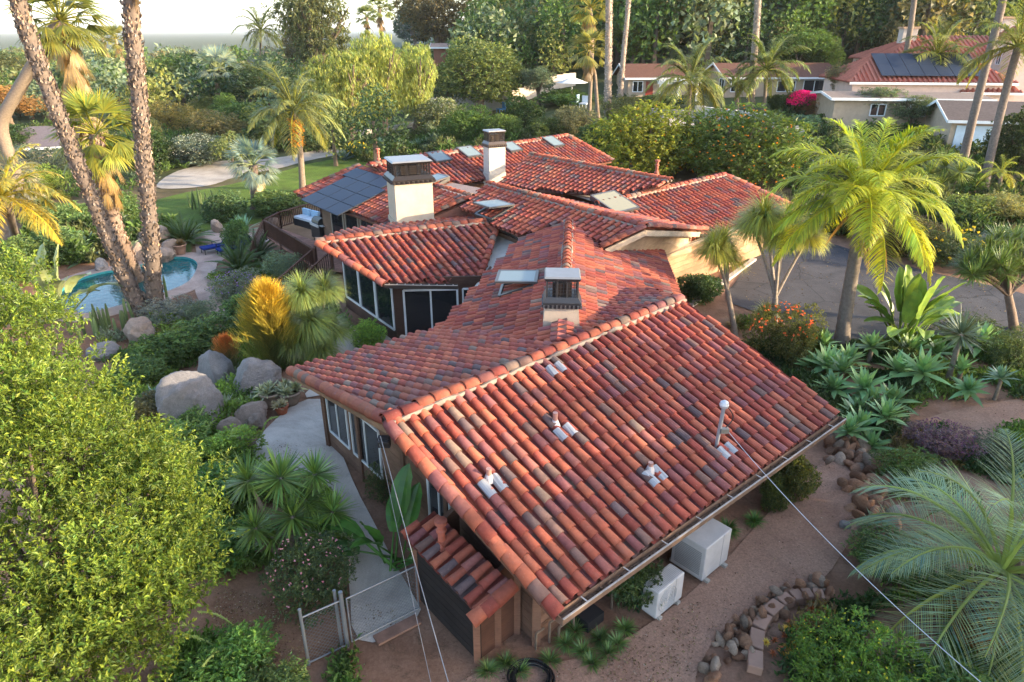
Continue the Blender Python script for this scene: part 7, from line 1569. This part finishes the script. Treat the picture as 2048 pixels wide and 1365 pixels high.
for k in range(7): b = MB(); b.box((0, k*0.42, k*0.17), (2.6, 0.44, 0.2), col=(0.4, 0.38, 0.36)); b.obj('step', M_STUCCO, o)
sheet('neighbour_drive', pxpoly([(1590, 300), (1640, 285), (1660, 340), (1610, 345)]), 0.05, M_CONC, 2.0)
sheet('neighbour_court', pxpoly([(1400, 225), (1280, 238), (1260, 262), (1390, 262)]), 0.06, M_CONC, 2.0)
o = empty('utility_pole', gt(533, 150), 0, 'grey utility pole right of the lone feather palm', 'pole'); b = MB(); b.tube([(0, 0, -0.2), (0, 0, 8)], 0.14, 8, (0.25, 0.2, 0.16)); b.obj('pole', M_WOOD, o); b = MB(); b.bar((-1, 0, 7.4), (1, 0, 7.4), 0.12, col=(0.25, 0.2, 0.16)); b.obj('crossarm', M_WOOD, o)
# ------------------------------------------------------------------ far woodland, hills, ground cover (nobody could count them)
def wood(name, spots, label, n0=150, seed=0):
    rng = np.random.default_rng(seed); b = MB()
    for x, y, h, w, c, sh in spots:
        n = int(np.clip(n0*(300/math.hypot(x, y))**1.25, n0*0.6, 1100))
        lob = rdir(9, rng)*np.array([w*0.3, w*0.3, h*0.26]); lob[:, 2] += h*0.58; k = rng.integers(0, 9, n); d = rdir(n, rng)
        p = lob[k]+d*np.array([w*0.24, w*0.24, h*0.22])*rng.uniform(0.75, 1.1, (n, 1))+np.array([x, y, float(T(x, y))])
        s = w*0.16*math.sqrt(n0/n)*0.95
        leaf_quads(b, p, unit(rdir(n, rng)+d*0.5), unit(d+rdir(n, rng)*0.5), s*rng.uniform(0.6, 1.4, n), s*0.75, vary(n, rng, c, 0.65, 1.4, 0.12))
        b.tube([(x, y, float(T(x, y))-0.3), (x, y, float(T(x, y))+h*0.6)], [w*0.05, w*0.025], 5, (0.12, 0.09, 0.07))
    o = b.obj(name, M_LEAF); return tag(o, label, 'woodland', kind='stuff')
rng = np.random.default_rng(21); CC = [GREEN, OLIVE, DARK, (0.1, 0.12, 0.04), (0.14, 0.12, 0.05), GREY, (0.15, 0.16, 0.045), (0.05, 0.08, 0.03)]
sp = []
while len(sp) < 620:
    y = 62+rng.random()**1.6*700; x = -y*rng.uniform(-0.02, 0.82)-4
    if -60 < x < -30 and y < 75: continue
    if x > -45 and y < 100 and rng.random() < 0.85: continue
    h = rng.uniform(3, 7.5)*(1+0.2*(y > 200)); sp.append((x, y, h, h*rng.uniform(0.8, 1.4), CC[rng.integers(0, 8)], 0))
wood('far_woodland', sp, 'wide belt of mixed trees stretching to the horizon on the left', 140, 1)
sp = []
while len(sp) < 460:
    y = 98+rng.random()**1.3*230; x = y*rng.uniform(-0.1, 0.95)
    h = rng.uniform(6, 15); sp.append((x, y, h, h*rng.uniform(0.5, 0.9), np.array(CC[rng.integers(0, 8)])*1.15, 0))
wood('hill_woodland', sp, 'wooded hillside rising behind the houses at the upper right', 200, 2)
def bedding(name, polys, n, label, seed, cols, s=(0.1, 0.3), hgt=0.35, avoid=()):
    rng = np.random.default_rng(seed); b = MB(); tot = 0
    for poly in polys:
        P = np.array(pxpoly(poly)); lo, hi = P.min(0), P.max(0); m = int(n*len(poly)/len(poly))
        pts = []
        while len(pts) < m:
            q = rng.uniform(lo, hi, (4*m, 2)); pts += [t for t in q if inside(t, P)]
        pts = np.array(pts[:m]); field = np.sin(pts[:, 0]*1.7+2*np.sin(pts[:, 1]*0.9))*np.sin(pts[:, 1]*1.3+seed); keep = field > -0.25; pts = pts[keep]; field = field[keep]
        z = T(pts[:, 0], pts[:, 1]); ci = (np.abs(np.sin(pts[:, 0]*0.55+seed)+np.cos(pts[:, 1]*0.6))*1.7).astype(int) % len(cols)
        for _ in range(5):
            N = len(pts); c = np.array(cols)[ci]*rng.uniform(0.6, 1.4, (N, 1)); sz = rng.uniform(*s, N)
            p = np.c_[pts+rng.normal(0, 0.1, (N, 2)), z+rng.uniform(0, 1, N)*hgt*np.clip(0.4+field, 0.15, 1.3)]
            leaf_quads(b, p, unit(rdir(N, rng)*0.7+np.array([0, 0, 0.8])), unit(rdir(N, rng)*0.6+np.array([0, 0, 0.8])), sz, sz*0.4, c)
    return tag(b.obj(name, M_LEAF), label, 'ground cover', kind='stuff')
bedding('garden_planting', [[(200, 640), (480, 640), (640, 700), (640, 770), (520, 800), (500, 880), (480, 960), (200, 960)], [(420, 560), (560, 540), (650, 590), (700, 660), (640, 690), (480, 650)], [(300, 900), (500, 930), (640, 960), (690, 1090), (520, 1140), (420, 1160), (300, 1100)]], 4200, 'low mixed planting between the pool and the near house', 1, [(0.12, 0.18, 0.04), (0.09, 0.15, 0.04), (0.16, 0.23, 0.045), (0.2, 0.23, 0.17), GREEN], (0.1, 0.24))
bedding('garden_planting', [[(1480, 640), (1640, 690), (1830, 680), (2080, 690), (2080, 800), (1870, 800), (1800, 830), (1760, 900), (1620, 800), (1500, 700)]], 6500, 'low planting under the agaves beside the driveway', 2, [GREEN, (0.07, 0.1, 0.035), DARK, (0.13, 0.12, 0.04), (0.1, 0.14, 0.06)], (0.08, 0.22))
bedding('garden_planting', [[(0, 260), (300, 250), (500, 210), (700, 260), (740, 300), (460, 318), (330, 350), (230, 400), (0, 400)], [(700, 300), (860, 265), (1000, 285), (1060, 285), (860, 312), (720, 325)], [(60, 430), (400, 470), (300, 520), (60, 540)]], 7000, 'rough planting round the lawn and behind the roofs', 3, [GREEN, OLIVE, DARK, GREY, (0.15, 0.12, 0.05)], (0.2, 0.55), 0.9)
bedding('garden_planting', [[(1180, 300), (1560, 230), (1700, 260), (1950, 260), (2080, 330), (2080, 560), (1640, 470), (1560, 350), (1230, 330)]], 9000, 'rough planting beyond the driveway and behind the citrus trees', 4, [GREEN, OLIVE, DARK, (0.12, 0.14, 0.035), (0.1, 0.08, 0.04)], (0.2, 0.55), 0.8)
bedding('garden_planting', [[(1560, 1330), (1600, 1240), (1700, 1210), (2080, 1120), (2080, 1420), (1600, 1420)], [(1760, 900), (1900, 850), (2080, 860), (2080, 980), (1800, 1000)]], 2600, 'low planting in the bed under the jelly palm', 5, [GREEN, (0.12, 0.17, 0.03), DARK, (0.14, 0.1, 0.04)], (0.07, 0.2), 0.25)
bedding('garden_planting', [[(380, 1290), (700, 1310), (720, 1420), (300, 1420)]], 1800, 'weeds along the foot of the chain-link fence', 6, [GREEN, (0.09, 0.15, 0.03), DARK], (0.07, 0.18), 0.3)
# distant ridge on the horizon
b = MB(); xs = np.linspace(-7000, 2500, 120)
for y0, hh, c, sd in ((5200, 26, (0.3, 0.36, 0.42), 1), (7500, 60, (0.36, 0.43, 0.5), 2)):
    z = hh*(0.5+0.3*np.sin(xs*0.0011+sd)+0.2*np.sin(xs*0.0037+sd*2)); z[:] = np.maximum(z, 1)-14
    v = np.vstack([np.c_[xs, np.full(120, y0-300), np.full(120, -40)], np.c_[xs, np.full(120, y0+300), z], np.c_[xs, np.full(120, y0+1500), np.full(120, -40)]])
    b.add(v, f4=[[i, i+1, 121+i, 120+i] for i in range(119)]+[[120+i, 121+i, 241+i, 240+i] for i in range(119)], col=(0.07, 0.09, 0.06))
tag(b.obj('hills', M_STUCCO), kind='structure')

# fallen leaves and pebbles on the paths and roofs
def litter(name, polys, n, label, seed, cols, s=(0.015, 0.05), zf=None):
    rng = np.random.default_rng(seed); b = MB()
    for poly in polys:
        P = np.array(pxpoly(poly)); lo, hi = P.min(0), P.max(0); q = rng.uniform(lo, hi, (n*3, 2)); q = np.array([t for t in q if inside(t, P)])[:n]
        q = q[rng.random(len(q)) < 0.35+0.65*(np.sin(q[:, 0]*2.1+seed)*np.sin(q[:, 1]*1.7) > 0)]
        N = len(q); p = np.c_[q, T(q[:, 0], q[:, 1])+0.045]; d = unit(np.c_[rng.normal(size=(N, 2)), rng.normal(0, 0.25, N)]); sz = rng.uniform(*s, N)
        leaf_quads(b, p, d, unit(np.c_[rng.normal(0, 0.35, (N, 2)), np.ones(N)]), sz, sz*0.55, np.array(cols)[rng.integers(0, len(cols), N)]*rng.uniform(0.6, 1.4, (N, 1)))
    return tag(b.obj(name, M_BARK), label, 'litter', kind='stuff')
litter('fallen_leaves', [[(1380, 1420), (1400, 1250), (1560, 1000), (1700, 900), (1900, 830), (2090, 800), (2090, 880), (1900, 900), (1750, 1010), (1680, 1150), (1500, 1210), (1400, 1420)], [(850, 1420), (960, 1330), (1180, 1330), (1400, 1200), (1380, 1420)], [(430, 1170), (560, 1210), (640, 1290), (560, 1330), (430, 1290)], [(520, 880), (660, 900), (700, 1200), (820, 1230), (760, 1290), (705, 1270), (640, 960)]], 2200, 'fallen leaves, twigs and pebbles strewn over the paths', 3, [(0.2, 0.12, 0.07), (0.12, 0.07, 0.04), (0.35, 0.27, 0.2), (0.25, 0.2, 0.08)])
litter('fallen_leaves', [[(1480, 560), (1500, 510), (1645, 484), (1830, 540), (2050, 592), (2040, 690), (1830, 670), (1690, 695), (1500, 622)]], 1500, 'fallen leaves blown across the driveway', 4, [(0.2, 0.14, 0.07), (0.14, 0.09, 0.05), (0.3, 0.22, 0.1)], (0.03, 0.1))

# ------------------------------------------------------------------ the air
b = MB(); b.box((0, 4600, 22), (19000, 10600, 190)); hz = b.obj('haze', M_PAINT); hz['kind'] = 'stuff'; tag(hz, 'thin pale haze over the whole valley', 'haze')
hm = bpy.data.materials.new('haze'); hm.use_nodes = True; t_ = hm.node_tree
for n_ in list(t_.nodes):
    if n_.type == 'BSDF_PRINCIPLED': t_.nodes.remove(n_)
pv = t_.nodes.new('ShaderNodeVolumePrincipled'); pv.inputs['Color'].default_value = (0.86, 0.92, 1.0, 1); pv.inputs['Density'].default_value = 0.00009
t_.links.new(pv.outputs[0], t_.nodes['Material Output'].inputs['Volume'])
hz.data.materials.clear(); hz.data.materials.append(hm)
SC.cycles.volume_bounces = 0
